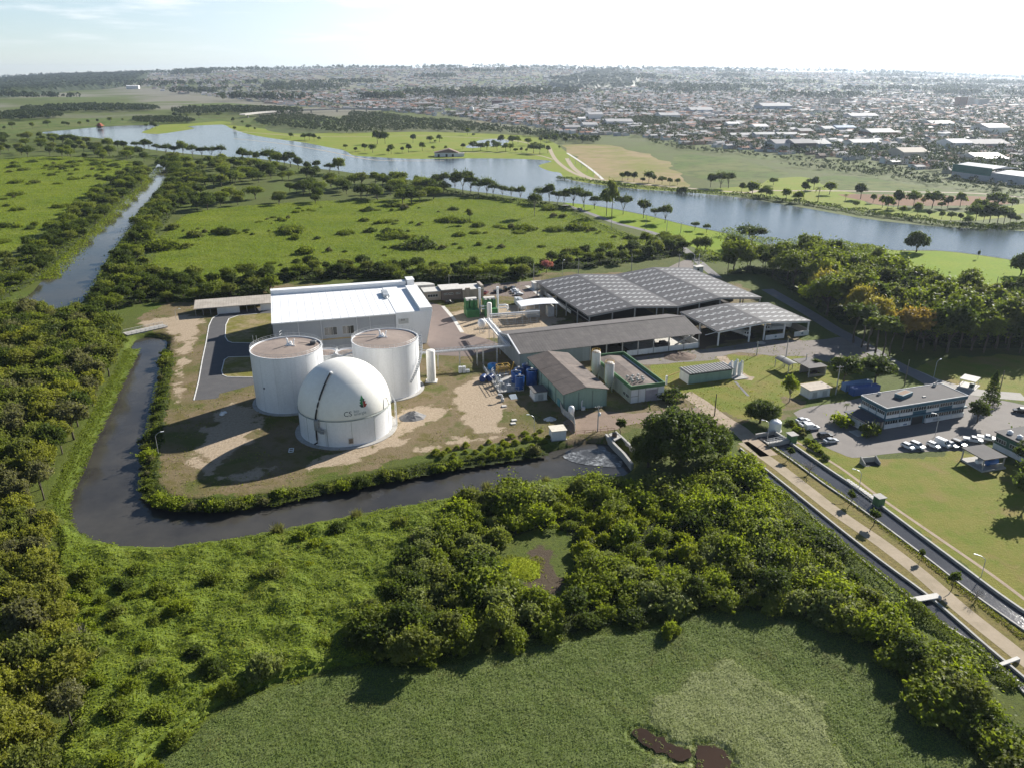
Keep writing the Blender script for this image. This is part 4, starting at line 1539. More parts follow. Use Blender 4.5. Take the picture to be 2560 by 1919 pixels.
P = [(0 + 17 * k / 10, 5.2 + 1.1 * math.sin(math.pi * (.15 + .62 * k / 10))) for k in range(11)]
mb.profile_y(P + [(p[0], p[1] + .18) for p in P[::-1]], 1, 10)
mb.build('roof', WHITER, t)
for x in (.8, 8.2, 16.2):
    for y in (1.5, 9.5):
        mb = MB()
        mb.box(x - .12, y - .12, 0, x + .12, y + .12, 5.6)
        mb.build('post', STEEL, t)
mb = MB()
mb.box(12.5, 2, 0, 15.2, 6, 4.6)
mb.build('control_cabinet', CONC_L, t)
mb = MB()
mb.box(3, 3, 0, 9, 6, 2.8, bev=.1)
mb.build('compressor', M('light_grey_machine', (.5, .5, .48), .5), t)
t = thing('equipment_container', 'white container with a ribbed roof behind the curved canopy', 'container', Z2(1000, 415), R(104))
mb = MB()
mb.box(0, -2.6, 0.15, 12.2, 0, 2.9, bev=.05)
for k in range(20):
    mb.box(.3 + .6 * k, -2.55, 2.9, .55 + .6 * k, -.05, 2.98)
mb.build('body', WHITE, t)
mb = MB()
mb.box(4, -2.3, 2.98, 8, -.4, 3.7, bev=.08)
mb.build('roof_unit', STEEL, t)
t = thing('switch_house', 'small white house with a pale roof at the corner of the parking court', 'hut', Z2(1110, 245), R(16))
mb = MB()
mb.box(0, 0, 0, 6, 4.2, 3.0)
mb.build('wall', WALLW, t)
mb = MB()
mb.box(-.3, -.3, 3.0, 6.3, 4.5, 3.25)
mb.build('roof', CONC_L, t)
mb = MB()
mb.box(2.4, -.05, 0, 3.5, .02, 2.2)
mb.build('door', STEEL, t)
t = thing('retaining_wall', 'long low white wall along the side of the big shed', 'wall', (0, 0))
mb = MB()
wall_mb(mb, [Z2(1165, 262), Z2(1290, 352), Z2(1415, 445)], .3, 0, 1.4, smooth=False)
mb.build('panel', WALLW, t)


# ------------------------------------------------------------------ sheds
def sheet_roof(x0, x1, y0, y1, z0, z1, nx, ny, pat):
    """one roof slope of sheets; pat(i, j) says which sheets are translucent."""
    mb = MB()
    vs, fs, ms = [], [], []
    for j in range(ny + 1):
        for i in range(nx + 1):
            f = i / nx
            vs.append((x0 + (x1 - x0) * f, y0 + (y1 - y0) * j / ny, z0 + (z1 - z0) * f))
    for j in range(ny):
        for i in range(nx):
            a = j * (nx + 1) + i
            fs.append((a, a + 1, a + nx + 2, a + nx + 1))
            ms.append(1 if pat(i, j) else 0)
    mb.add(vs, fs)
    mb.m = ms
    # underside and edges
    k = len(mb.v)
    t = .16
    mb.add([(x0, y0, z0 - t), (x1, y0, z1 - t), (x1, y1, z1 - t), (x0, y1, z0 - t), (x0, y0, z0 - .002), (x1, y0, z1 - .002), (x1, y1, z1 - .002), (x0, y1, z0 - .002)],
           [(3, 2, 1, 0), (0, 1, 5, 4), (2, 3, 7, 6), (3, 0, 4, 7), (1, 2, 6, 5)], 0)
    return mb


def dash(i, j, m=6):
    q = j % m
    return (q == 1 and i % 2 == 1) or (q == 2 and i % 2 == 0)


def big_shed():
    L, W, E, Rg = 84.0, 60.5, 7.0, 8.9
    t = thing('storage_shed', 'vast open shed with a double-gabled grey roof chequered by pale panels', 'open shed', (31.9, 308.6), R(19.5))
    q = L / 4
    for k in range(4):
        z0, z1 = (E, Rg) if k % 2 == 0 else (Rg, E)
        mb = sheet_roof(k * q - (.6 if k == 0 else 0), (k + 1) * q + (.6 if k == 3 else 0), 0, W, z0, z1, 15, 54,
                        lambda i, j, k=k: dash(i, j, 6) and 0 < i < 14 and 1 < j < 53)
        mb.build('roof_slope', [ROOFG, LIGHTP], t)
    for x in np.linspace(.3, L - .3, 9):
        for y in (.4,) + ((12.5, 24.6, 36.5, 48.5) if x < 1 or x > L - 1 or abs(x - L / 2) < 1 else ()) + (W - .4,):
            z = E + (Rg - E) * (1 - abs((x / q) % 2 - 1)) - .16
            mb = MB()
            mb.box(x - .22, y - .22, 0, x + .22, y + .22, z)
            mb.build('column', CONC, t)
    mb = MB()
    for k in range(4):
        z0, z1 = (E, Rg) if k % 2 == 0 else (Rg, E)
        mb.add([(k * q, .1, z0 - .75), ((k + 1) * q, .1, z1 - .75), ((k + 1) * q, .1, z1 - .17), (k * q, .1, z0 - .17),
                (k * q, .35, z0 - .75), ((k + 1) * q, .35, z1 - .75), ((k + 1) * q, .35, z1 - .17), (k * q, .35, z0 - .17)],
               [(0, 1, 2, 3), (7, 6, 5, 4), (4, 5, 1, 0), (3, 2, 6, 7), (0, 3, 7, 4), (1, 5, 6, 2)])
    mb.tube([(0.1, 0, E - .9), (.1, W, E - .9)], .12, 6)
    mb.tube([(0.1, 0, E - 2.4), (.1, W, E - 2.4)], .1, 6)
    mb.build('edge_beam', CONC, t)
    mb = MB()
    mb.box(2, W - .3, 0, L - 2, W - .02, 5)
    mb.box(L - .35, 20, 0, L - .1, W - 1, 3)
    mb.build('back_wall', CONC, t)
    mb = MB()
    mb.prism([(4, 8), (38, 7), (40, 50), (5, 54)], 0.03, .9, scale_top=.92)
    mb.prism([(46, 14), (80, 12), (79, 52), (48, 50)], 0.03, 1.6, scale_top=.85)
    mb.build('compost_heap', M('dark_compost', (.035, .028, .022), .95), t)


big_shed()


def small_shed():
    L, W, E, Rg = 43.0, 28.8, 6.0, 7.7
    t = thing('truck_shed', 'open gabled shed with pale roof panels and trucks parked under it', 'open shed', (81.0, 290.6), R(19.0))
    for k in range(2):
        z0, z1 = (E, Rg) if k == 0 else (Rg, E)
        mb = sheet_roof(k * L / 2 - (.6 if k == 0 else 0), (k + 1) * L / 2 + (.6 if k == 1 else 0), 0, W, z0, z1, 13, 30,
                        lambda i, j: dash(i, j, 6) and 0 < i < 12 and 0 < j < 29)
        mb.build('roof_slope', [ROOFG, LIGHTP], t)
    for x in (.3, 14.5, 21.5, 31, L - .3):
        for y in (.4, 14, W - .4):
            if 1 < x < L - 1 and y == 14:
                continue
            z = E + (Rg - E) * (1 - abs(x / (L / 2) - 1)) - .16
            mb = MB()
            mb.box(x - .24, y - .24, 0, x + .24, y + .24, z)
            mb.build('column', WALLW, t)
    mb = MB()
    for k in range(2):
        z0, z1 = (E, Rg) if k == 0 else (Rg, E)
        x0, x1 = k * L / 2, (k + 1) * L / 2
        mb.add([(x0, .1, z0 - .7), (x1, .1, z1 - .7), (x1, .1, z1 - .17), (x0, .1, z0 - .17), (x0, .35, z0 - .7), (x1, .35, z1 - .7), (x1, .35, z1 - .17), (x0, .35, z0 - .17)],
               [(0, 1, 2, 3), (7, 6, 5, 4), (4, 5, 1, 0), (3, 2, 6, 7), (0, 3, 7, 4), (1, 5, 6, 2)])
    mb.tube([(-.4, 0, E - .5), (-.4, W, E - .5)], .12, 6)
    mb.tube([(-5.5, 1, E - 1.2), (0, 1, E - .5)], .1, 6)
    mb.build('edge_beam', WALLW, t)
    for x0, x1 in ((22.2, 31.0), (36.0, L)):
        mb = MB()
        mb.box(x0, -.1, 0, x1, .12, 2.0)
        w = mb.build('low_wall', WALLW, t)
        mb = MB()
        cx = (x0 + x1) / 2 + .3
        ring = [(cx + .55 * math.cos(2 * math.pi * k / 14), 1.05 + .4 * math.sin(2 * math.pi * k / 14)) for k in range(14)]
        mb.add([(a, -.112, b) for a, b in ring], [tuple(range(14))])
        mb.build('emblem', M('blue_grey_emblem', (.16, .22, .28), .7), w)
    mb = MB()
    mb.box(L - .3, 1, 0, L - .05, W, 2.6)
    mb.box(22, W - .3, 0, L, W - .05, 4)
    mb.build('back_wall', BEIGE, t)
    return t


small_shed()


def long_shed():
    L, W, E, Rg = 74.3, 26.8, 6.0, 9.1
    t = thing('long_shed', 'long shed with a plain grey ridged roof and open front bays', 'open shed', (2.9, 265.0), R(18.7))
    mb = MB()
    mb.profile_x([(-.5, E - .1), (W / 2, Rg), (W + .5, E - .1), (W + .5, E - .25), (W / 2, Rg - .16), (-.5, E - .25)], -.4, L + .5)
    mb.build('roof', ROOFGY, t)
    mb = MB()
    mb.profile_x([(W / 2 - .4, Rg + .02), (W / 2, Rg + .12), (W / 2 + .4, Rg + .02)], -.4, L + .5)
    mb.build('ridge_cap', ROOFGY, t)
    mb = MB()
    for x in (-.52,):
        mb.add([(x, -.5, E - .4), (x, W / 2, Rg - .3), (x, W + .5, E - .4), (x, W + .5, E), (x, W / 2, Rg + .12), (x, -.5, E)], [(0, 1, 4, 5), (1, 2, 3, 4)])
        mb.add([(x + .5, -.5, E), (x + .5, W / 2, Rg + .12), (x, W / 2, Rg + .12), (x, -.5, E)], [(0, 1, 2, 3)])
    mb.build('barge_board', WHITER, t)
    mb = MB()
    mb.prism([(0, .2), (27.5, .2), (27.5, .5), (.3, .5), (.3, W - .3), (0, W - .3)], 0, E - .3)
    mb.add([(0, .2, E - .3), (0, W - .3, E - .3), (0, W / 2, Rg - .2)], [(0, 2, 1)])
    mb.add([(.3, .2, E - .3), (.3, W - .3, E - .3), (.3, W / 2, Rg - .2)], [(0, 1, 2)])
    mb.build('wall', M('grey_green_panel', (.24, .27, .28), .75, streak=True), t)
    mb = MB()
    mb.box(8.6, .05, 0, 14, .19, 4.8)
    mb.build('door', M('steel_blue_door', (.15, .19, .24), .6), t)
    for x in np.linspace(27.8, L - .3, 8):
        mb = MB()
        mb.box(x - .2, 0, 0, x + .2, .4, E - .3)
        mb.build('column', CONC, t)
    for x in (.5, 18, 36, 55, L - .4):
        mb = MB()
        mb.box(x - .2, W - .5, 0, x + .2, W - .1, E - .3)
        mb.build('column', CONC, t)
    mb = MB()
    mb.box(43, .02, 0, L, .2, 2.1)
    mb.box(L - .25, .3, 0, L - .02, W - .6, 2.6)
    mb.build('low_wall', WALLW, t)
    mb = MB()
    mb.box(28, W - .9, 0, L - 2, W - .55, 3.0)
    mb.build('back_wall', CONC, t)
    mb = MB()
    mb.box(47, 5, .04, 73.6, 22, .1)
    mb.build('floor_slab', CONC_L, t)
    mb = MB()
    mb.prism([(29, 2), (46, 2), (46, 22), (29, 22)], .04, 2.4, scale_top=.6)
    mb.build('compost_heap', MATS['dark_compost'], t)


long_shed()
# conveyor inside the long shed and loader
t = thing('conveyor', 'slanting conveyor on a frame in the last bays of the long shed', 'conveyor', Z3(620, 720), R(20))
mb = MB()
mb.tube([(0, 0, .7), (7.5, .6, 3.4)], .32, 6)
mb.build('belt', STEEL, t)
mb = MB()
for x, z in ((1.5, 1.1), (5.5, 2.6)):
    mb.tube([(x, -.7, 0), (x, 0, z)], .08, 5)
    mb.tube([(x, .9, 0), (x, .2, z)], .08, 5)
mb.build('frame', STEEL, t)
mb = MB()
mb.lathe(8, .6, [(.2, 3.0), (.9, 3.9), (.9, 4.1)], 10)
mb.build('hopper', CONC_L, t)
t = thing('screening_machine', 'dark screening machine on the pale floor of the long shed', 'machine', Z3(510, 722), R(18))
mb = MB()
mb.box(-3.2, -1, .6, 3.2, 1, 1.8, bev=.15)
mb.box(-1, -.9, 1.8, 1.6, .9, 2.5, bev=.15)
mb.build('body', M('dark_machine_paint', (.05, .05, .055), .5), t)
for x in (-2.3, 2.3):
    mb = MB()
    mb.tube([(x, -1.1, .5), (x, 1.1, .5)], .5, 12)
    mb.build('wheel', BLACK, t)


def green_warehouse():
    L, W, E, Rg = 14.8, 35.0, 6.0, 7.6
    t = thing('green_warehouse', 'pale green warehouse with a brown gabled roof beside the blue vats', 'warehouse', (16.4, 227.2), R(17.5))
    mb = MB()
    mb.profile_y([(0, 0), (L, 0), (L, E), (L / 2, Rg - .15), (0, E)], 0, W)
    mb.build('wall', PALEGREEN, t)
    for k in range(2):
        s = 1 if k == 0 else -1
        x0, x1 = (-.55, L / 2) if k == 0 else (L / 2, L + .55)
        z0, z1 = (E - .02, Rg) if k == 0 else (Rg, E - .02)
        mb = MB()
        ys = [(-.6, 10), (10.04, 22), (22.04, W + .5)]
        for (a, b), dz in zip(ys, (0, .03, .06)):
            mb.add([(x0, a, z0 + dz), (x1, a, z1 + dz), (x1, b, z1 + dz), (x0, b, z0 + dz), (x0, a, z0 - .14), (x1, a, z1 - .14), (x1, b, z1 - .14), (x0, b, z0 - .14)],
                   [(0, 1, 2, 3), (7, 6, 5, 4), (0, 4, 5, 1), (2, 6, 7, 3), (3, 7, 4, 0), (1, 5, 6, 2)])
        mb.build('roof', ROOFB2 if k else ROOFB, t)  # sun and shade painted in: left slope darker, right slope paler
    mb = MB()
    for y in np.linspace(0, W - .35, 6):
        mb.box(-.16, y, 0, -.003, y + .35, E - .2)
    for x in (0, 4.9, 9.7, L - .3):
        mb.box(x, -.16, 0, x + .3, -.003, E - .05)
    mb.build('pilaster', M('grey_green_pilaster', (.20, .27, .23), .8), t)
    mb = MB()
    mb.box(-.2, 3, .2, -.01, 5.2, 2.6)
    mb.build('shutter', M('teal_shutter', (.10, .30, .32), .6), t)


green_warehouse()


def flat_works():
    L, W, H = 12.0, 31.5, 6.0
    t = thing('flat_roofed_works', 'white and green building with sunken brown roof beside the rusty silos', 'workshop', (38.6, 233.6), R(17.5))
    mb = MB()
    mb.box(0, 0, 0, L, W, H - 1.3)
    mb.build('wall', WALLW, t)
    mb = MB()
    for x0, y0, x1, y1 in ((-.15, -.15, L + .15, .2), (-.15, W - .2, L + .15, W + .15), (-.15, .2, .2, W - .2), (L - .2, .2, L + .15, W - .2)):
        mb.box(x0, y0, H - 1.3, x1, y1, H)
    mb.build('parapet', MIDGREEN, t)
    mb = MB()
    mb.profile_y([(.2, H - 1.0), (5.9, H - .55), (11.0, H - 1.15), (11.0, H - 1.28), (.2, H - 1.28)], .2, W - .2)
    mb.build('roof', ROOFB2, t)
    mb = MB()
    mb.box(-.05, -.08, 0, 0, W, H - 1.3)
    for x in (2.7, 5.2, 9.6):
        mb.box(x - .1, -.08, 0, x + .1, -.003, H - 1.3)
    mb.box(0, -.07, 2.2, 2.6, -.003, 2.4)
    mb.box(9.7, -.07, 2.2, L, -.003, 2.4)
    for y in (6, 12, 18, 25):
        mb.box(-.1, y, 0, -.003, y + .25, H - 1.3)
    mb.build('grey_frame', CONC, t)
    mb = MB()
    mb.box(5.35, -.1, 0, 9.5, -.01, 4.0)
    mb.box(7.4, -.13, 0, 7.46, -.1, 4.0)
    mb.build('door', M('lilac_grey_door', (.36, .33, .36), .6), t)
    windows_row(t, 'left', [(1.2, 3.2), (3.6, 5.4)], 1.2, 2.5, -.11, 2)
    for k in range(9):
        x, y = 2.3 + (k % 3) * 2.0 + (.5 if k // 3 % 2 else 0), 4.2 + (k // 3) * 1.9
        mb = MB()
        z = H - .85
        mb.tube([(x, y, z), (x, y, z + .9)], .16, 8)
        mb.tube([(x - .55, y - .1, z + .9), (x + .55, y + .1, z + .9)], .22, 8)
        mb.lathe(x, y, [(.35, z + .9), (.4, z + 1.25), (.1, z + 1.4)], 10)
        mb.build('roof_ventilator', CONC_L, t)


flat_works()
for pt, lab in ((Z2(1618, 985), 'rust streaked white silo, the rear one of the pair between the workshops'), (Z2(1728, 1085), 'rust streaked white silo, the front one of the pair between the workshops')):
    t = thing('silo', lab, 'silo', pt)
    mb = MB()
    mb.lathe(0, 0, [(.35, 1.3), (1.55, 3.6), (1.55, 9.9), (1.2, 10.3), (.2, 10.5)], 26)
    mb.build('shell', RUST, t, smooth=40)
    for a in (45, 135, 225, 315):
        mb = MB()
        mb.tube([(1.4 * math.cos(R(a)), 1.4 * math.sin(R(a)), 0), (1.4 * math.cos(R(a)), 1.4 * math.sin(R(a)), 4)], .12, 6)
        mb.build('leg', STEEL, t)
    mb = MB()
    ring_rail(mb, 0, 0, 1.45, 9.9, 10, 1.0, .05)
    mb.build('railing', YELLOW, t)
    mb = MB()
    ladder(mb, (-1.75, -.3, .3), (-1.75, -.3, 10.6), .5, (0, 1, 0), 22)
    mb.build('ladder', YELLOW, t)

# ------------------------------------------------------------------ blue vats and their platform
for k, (pt, r, h, lab) in enumerate(((Z2(1053, 948), 1.75, 3.6, 'open blue vat at the back corner by the green warehouse'), (Z2(985, 975), 1.5, 3.4, 'open blue vat in the middle of the vat platform'),
                                     (Z2(962, 1015), 1.7, 4.0, 'open blue vat beside the yellow frame'), (Z2(1092, 1025), 1.9, 5.0, 'largest open blue vat, against the green warehouse wall'),
                                     (Z2(992, 1070), 1.55, 4.6, 'open blue vat nearest the little white hut'))):
    t = thing('blue_vat', lab, 'vat', pt)
    mb = MB()
    mb.lathe(0, 0, [(r, 0), (r, h), (r + .1, h), (r + .1, h + .12), (r - .08, h + .12), (r - .08, h - 1.2), (.05, h - 1.2)], 30)
    mb.build('shell', BLUE, t, smooth=40)
    mb = MB()
    mb.lathe(0, 0, [(r - .1, h - .9), (.05, h - .88)], 26)
    mb.build('sludge', DARK, t)
    mb = MB()
    mb.tube([(-r, 0, h + .2), (r, .2, h + .25)], .12, 6)
    mb.box(-.35, -.3, h + .2, .35, .3, h + .8)
    mb.tube([(0, 0, h + .2), (0, 0, h - .9)], .07, 6)
    mb.build('agitator', CONC_L, t)
t = thing('round_blue_pool', 'low round blue tank with flat lid at the end of the vat platform', 'tank', Z2(770, 905))
mb = MB()
mb.lathe(0, 0, [(1.9, 0), (1.9, 1.9), (1.6, 2.1), (.1, 2.15)], 28)
mb.build('shell', M('bright_blue_plastic', (.02, .20, .50), .4), t, smooth=40)
mb = MB()
mb.lathe(0, 0, [(.4, 2.1), (.4, 2.35), (.1, 2.36)], 12)
mb.build('lid', BLUE, t)
t = thing('yellow_filter_press', 'yellow framed filter machine on the platform behind the blue vats', 'machine', Z2(815, 975), R(20))
mb = MB()
for x in (0, 2.2, 4.4):
    for y in (0, 2.4):
        mb.box(x - .1, y - .1, 0, x + .1, y + .1, 4.2)
for z in (2, 3.2, 4.2):
    for y in (0, 2.4):
        mb.box(-.1, y - .08, z - .08, 4.5, y + .08, z + .08)
    for x in (0, 2.2, 4.4):
        mb.box(x - .08, 0, z - .08, x + .08, 2.4, z + .08)
mb.tube([(0, 0, 2), (2.2, 0, 4.2), (4.4, 0, 2)], .07, 5)
mb.tube([(0, 0, 4.2), (0, 2.4, 2)], .07, 5)
mb.build('frame', YELLOW, t)
mb = MB()
mb.box(.3, .3, 2.1, 4.1, 2.1, 3.1, bev=.12)
for k in range(9):
    mb.box(.5 + k * .4, .35, 3.1, .7 + k * .4, 2.05, 3.5)
mb.build('plate_pack', M('ochre_filter_plate', (.28, .2, .09), .8), t)
mb = MB()
mb.tube([(4.6, 1, .3), (5.8, 1.2, 3.0), (6.2, 1.2, 4.8)], .2, 8)
mb.build('feed_pipe', YELLOW, t)
t = thing('vat_platform', 'steel and concrete platform with railings round the blue vats', 'platform', Z2(850, 1100), R(15))
pv0 = Vector((Z2(850, 1100)[0], Z2(850, 1100)[1], 0))
mb = MB()
mb.box(-1.2, 0, 0, 7.5, 24.5, .35)
mb.build('deck', CONC, t)
mb = MB()
rail_path(mb, [(-1.1, 24.3, .35), (-1.1, .2, .35), (7.4, .2, .35)], 1.2, .06, 1.8)
rail_path(mb, [(1.6, .4, .35), (1.6, 12, .35)], 1.2, .05, 1.8)
for z in (2.6, 3.4):
    mb.tube([(-.4, 1, z), (-.4, 14, z), (1, 16, z)], .09, 6)
for y in (1, 5, 9, 13.8):
    mb.tube([(-.4, y, .3), (-.4, y, 3.5)], .07, 5)
mb.build('railing', STEEL, t)
mb = MB()
mb.box(2.2, 2.4, .35, 3.6, 3.9, 1.5, bev=.1)
mb.box(.1, 4.2, .35, 1.2, 5.6, 2.3, bev=.1)
mb.lathe(.6, 8.5, [(.8, .35), (.8, 3.0), (.3, 3.3)], 14)
mb.tube([(.6, 8.5, 3.2), (2.4, 7.5, 3.6), (4, 8, 3.4)], .14, 7)
mb.tube([(2.8, 3, 1.4), (3.2, 5, 2.2), (5, 5.4, 2.2)], .12, 7)
mb.build('pump', STEEL, t)
t = thing('access_ramp', 'light steel ramp leaning against the vat platform', 'ramp', Z2(950, 1150), R(15))
mb = MB()
mb.add([(-1.2, 0, .05), (1.2, 0, .05), (1.2, 3.2, .45), (-1.2, 3.2, .45), (-1.2, 0, .0), (1.2, 0, .0), (1.2, 3.2, .3), (-1.2, 3.2, .3)], [(0, 1, 2, 3), (7, 6, 5, 4), (0, 4, 5, 1), (1, 5, 6, 2), (2, 6, 7, 3), (3, 7, 4, 0)])
mb.build('plate', M('pale_blue_steel', (.45, .52, .58), .5), t)
mb = MB()
for k in range(6):
    mb.box(-1.1, .3 + k * .5, .1 + k * .065, 1.1, .36 + k * .5, .16 + k * .065)
mb.build('tread', STEEL, t)
for (pt, rz, lab) in ((Z2(690, 1000), 75, 'dark blue drum lying on its side, the one farther from the vats'), (Z2(750, 995), 60, 'dark blue drum lying on its side, close to the vat platform')):
    t = thing('lying_drum', lab, 'drum', pt, R(rz))
    mb = MB()
    mb.tube([(-1.3, 0, 1.1), (-1.2, 0, 1.1), (1.2, 0, 1.1), (1.3, 0, 1.1)], 1.1, 18)
    mb.build('shell', M('navy_drum', (.02, .05, .17), .45), t)
    mb = MB()
    for x in (-.8, 0, .8):
        mb.tube([(x - .04, 0, 1.1), (x + .04, 0, 1.1)], 1.15, 18)
    mb.build('hoop', BLUE, t)
for i, (dx, dz) in enumerate(((0, 0), (1.35, 0), (2.7, 0), (0, 1.25), (1.35, 1.25))):
    t = thing('liquid_crate', ['white plastic liquid container, left end of the bottom row of its stack', 'white plastic liquid container, middle of the bottom row of its stack', 'white plastic liquid container, right end of the bottom row of its stack',
                               'white plastic liquid container, left one on top of its stack', 'white plastic liquid container, right one on top of its stack'][i], 'container',
              (Z2(488, 938)[0] + dx, Z2(488, 938)[1] + dx * .15, dz), R(12), 'white liquid containers stacked below the pipe bridge')
    mb = MB()
    mb.box(0, 0, .12, 1.15, 1.1, 1.12, bev=.1)
    mb.build('bottle', WHITE, t)
    mb = MB()
    mb.box(0, 0, 0, 1.2, 1.1, .12)
    for x in (-.02, .58, 1.16):
        mb.box(x, -.03, .12, x + .03, .0, 1.15)
    mb.build('cage', STEEL, t)


def hut(pt, rot, sx, sy, h, label, wall, roof, name='hut', doors=1, over=.35, slope=0.0, wins=0):
    t = thing(name, label, 'hut', pt, rot)
    mb = MB()
    mb.box(0, 0, .12, sx, sy, h)
    mb.build('wall', wall, t)
    mb = MB()
    mb.box(-.25, -.25, 0, sx + .25, sy + .25, .13)
    mb.build('base_slab', CONC, t)
    mb = MB()
    mb.profile_x([(-over, h + .01), (sy + over, h + .01 + slope), (sy + over, h + .18 + slope), (-over, h + .18)], -over, sx + over)
    mb.build('roof', roof, t)
    for k in range(doors):
        x = sx * (k + .5) / doors
        mb = MB()
        mb.box(x - .9, -.05, .2, x - .05, .02, 2.2)
        mb.box(x + .05, -.05, .2, x + .9, .02, 2.2)
        mb.build('door', STEEL if wall is not STEEL else WHITE, t)
    if wins:
        windows_row(t, 'left', [(sy * .2, sy * .55)], 1.3, 2.1, 0, 2)
    return t


hut(Z2(1115, 1168), R(16), 4.3, 5.2, 3.0, 'small white hut with a dark roof against the blue vats', WALLW, FLATROOF, 'pump_hut', 1, .4, .1)
hut(Z2(1262, 1498), R(13), 4.2, 3.8, 3.0, 'small white hut on the river bank by the weir', WALLW, M('cream_roof', (.6, .55, .45), .8), 'weir_hut', 0, .25, 0)
hut(Z3(1735, 1150), R(19), 8.0, 4.8, 3.0, 'small white transformer hut with double doors and a beige roof', WALLW, M('beige_slab_roof', (.42, .36, .29), .85), 'transformer_hut', 2, .5, .1)
t = thing('pressure_tank', 'white upright pressure tank in front of the green warehouse', 'tank', Z2(1418, 1298))
mb = MB()
mb.lathe(0, 0, [(.3, .3), (.95, .7), (.95, 3.1), (.7, 3.6), (.1, 3.8)], 22)
mb.build('shell', TANKW, t, smooth=True)
mb = MB()
for a in (30, 150, 270):
    mb.tube([(.75 * math.cos(R(a)), .75 * math.sin(R(a)), 0), (.75 * math.cos(R(a)), .75 * math.sin(R(a)), 1)], .08, 5)
mb.build('leg_frame', STEEL, t)
t = thing('standpipe', 'short white standpipe with a cap by the warehouse front', 'pipe', Z2(1505, 1240))
mb = MB()
mb.tube([(0, 0, 0), (0, 0, 3.0), (.3, 0, 3.3)], .16, 8)
mb.build('pipe', TANKW, t)
mb = MB()
mb.box(-.1, -.4, 0, 1.1, .5, 1.1, bev=.08)
mb.build('meter_box', WALLW, t)
t = thing('white_flue', 'pale bent flue pipe beside the blue vats hut', 'pipe', Z2(848, 1168))
mb = MB()
mb.tube([(0, 0, 0), (0, 0, 1.6), (-.2, 0, 2.2), (-1.4, .3, 2.3)], .3, 8)
mb.build('pipe', TANKW, t)
mb = MB()
mb.box(-.5, -.5, 0, .6, .5, 1.0, bev=.1)
mb.build('pump', CONC_L, t)
# heaps and small things on the ground
def heap(pt, r, h, label, mat, seed):
    rr = np.random.default_rng(seed)
    mb = MB()
    n, m = 22, 7
    vs = [(0, 0, h)]
    for j in range(1, m + 1):
        for i in range(n):
            a = 2 * math.pi * i / n
            q = r * j / m * (1 + .22 * (vnoise(3 * math.cos(a) + 9, 3 * math.sin(a) + j * .3, seed) - .5))
            z = h * (1 - (j / m) ** 1.2) * (1 + .35 * (rr.random() - .5)) if j < m else 0
            vs.append((q * math.cos(a), q * math.sin(a) * .8, z))
    fs = [(0, 1 + i, 1 + (i + 1) % n) for i in range(n)]
    for j in range(m - 1):
        for i in range(n):
            fs.append((1 + j * n + i, 1 + (j + 1) * n + i, 1 + (j + 1) * n + (i + 1) % n, 1 + j * n + (i + 1) % n))
    mb.add(vs, fs)
    o = mb.build('heap', mat, None, False, (pt[0], pt[1], 0), R(20))
    tag(o, label, 'heap')


heap(Z1(1925, 1300), 4.2, 2.0, 'grey gravel heap right of the domed gas holder', M('grey_gravel_heap', (.23, .225, .22), .95, (.15, .145, .14), .6, 3), 3)
heap(Z2(1243, 1318), 2.0, .9, 'white rubble heap before the green warehouse', M('white_rubble', (.6, .58, .55), .9, (.3, .29, .27), 1.5, 5), 4)
heap(Z3(660, 800), 6.5, 1.3, 'reddish brown soil heap in front of the long shed', M('red_soil', (.15, .105, .08), .95), 5)
heap(Z3(1335, 690), 2.0, .8, 'pale sand heap before the truck shed wall', M('pale_sand', (.42, .38, .33), .95), 6)
for pt, lab in ((Z2(945, 1328), 'flat concrete cover on the dry grass, the rear one of two'), (Z2(938, 1356), 'flat concrete cover on the dry grass, the front one of two'), (Z2(863, 1212), 'flat concrete cover close to the pale flue')):
    mb = MB()
    mb.box(-.8, -.6, 0, .8, .6, .35, bev=.06)
    tag(mb.build('concrete_cover', CONC_L, None, False, (pt[0], pt[1], 0), R(15)), lab, 'cover')
t = thing('lying_rack', 'small white ladder shaped frame lying on shaded ground by the gas holder', 'frame', Z1(922, 1575), R(10))
mb = MB()
for x in (-.6, .6):
    mb.box(x - .1, -1.2, 0, x + .1, 1.2, .2)
for y in (-1.2, 0, 1.2):
    mb.box(-.5, y - .1, .02, .5, y + .1, .18)
mb.build('bars', WHITE, t)
t = thing('rubbish_sack', 'crumpled white sack on the bare ground left of the tall tank', 'sack', Z1(350, 1285), R(70))
mb = MB()
mb.lathe(0, 0, [(.5, 0), (.9, .25), (.7, .7), (.25, .9), (.35, 1.2)], 9)
mb.lathe(1.6, .3, [(.6, 0), (.85, .2), (.5, .55), (.1, .7)], 9)
mb.build('cloth', WHITE, t, smooth=True)

# ------------------------------------------------------------------ poles and lamps
CONCP = M('concrete_pole', (.42, .40, .37), .85)


def lamp(pt, h, az, label, arm=1.6, mat=None):
    t = thing('street_lamp', label, 'street lamp', pt, R(az))
    mb = MB()
    P = [(0, 0, 0), (0, 0, h * .8)] + [(arm * (1 - math.cos(u)), 0, h * .8 + h * .2 * math.sin(u)) for u in np.linspace(.15, math.pi / 2, 6)]
    mb.tube(P, .085, 7, r1=.05)
    mb.build('pole', mat or STEEL, t)
    mb = MB()
    mb.box(arm - .1, -.16, h - .06, arm + .75, .16, h + .1, bev=.04)
    mb.build('lamp_head', WHITE, t)


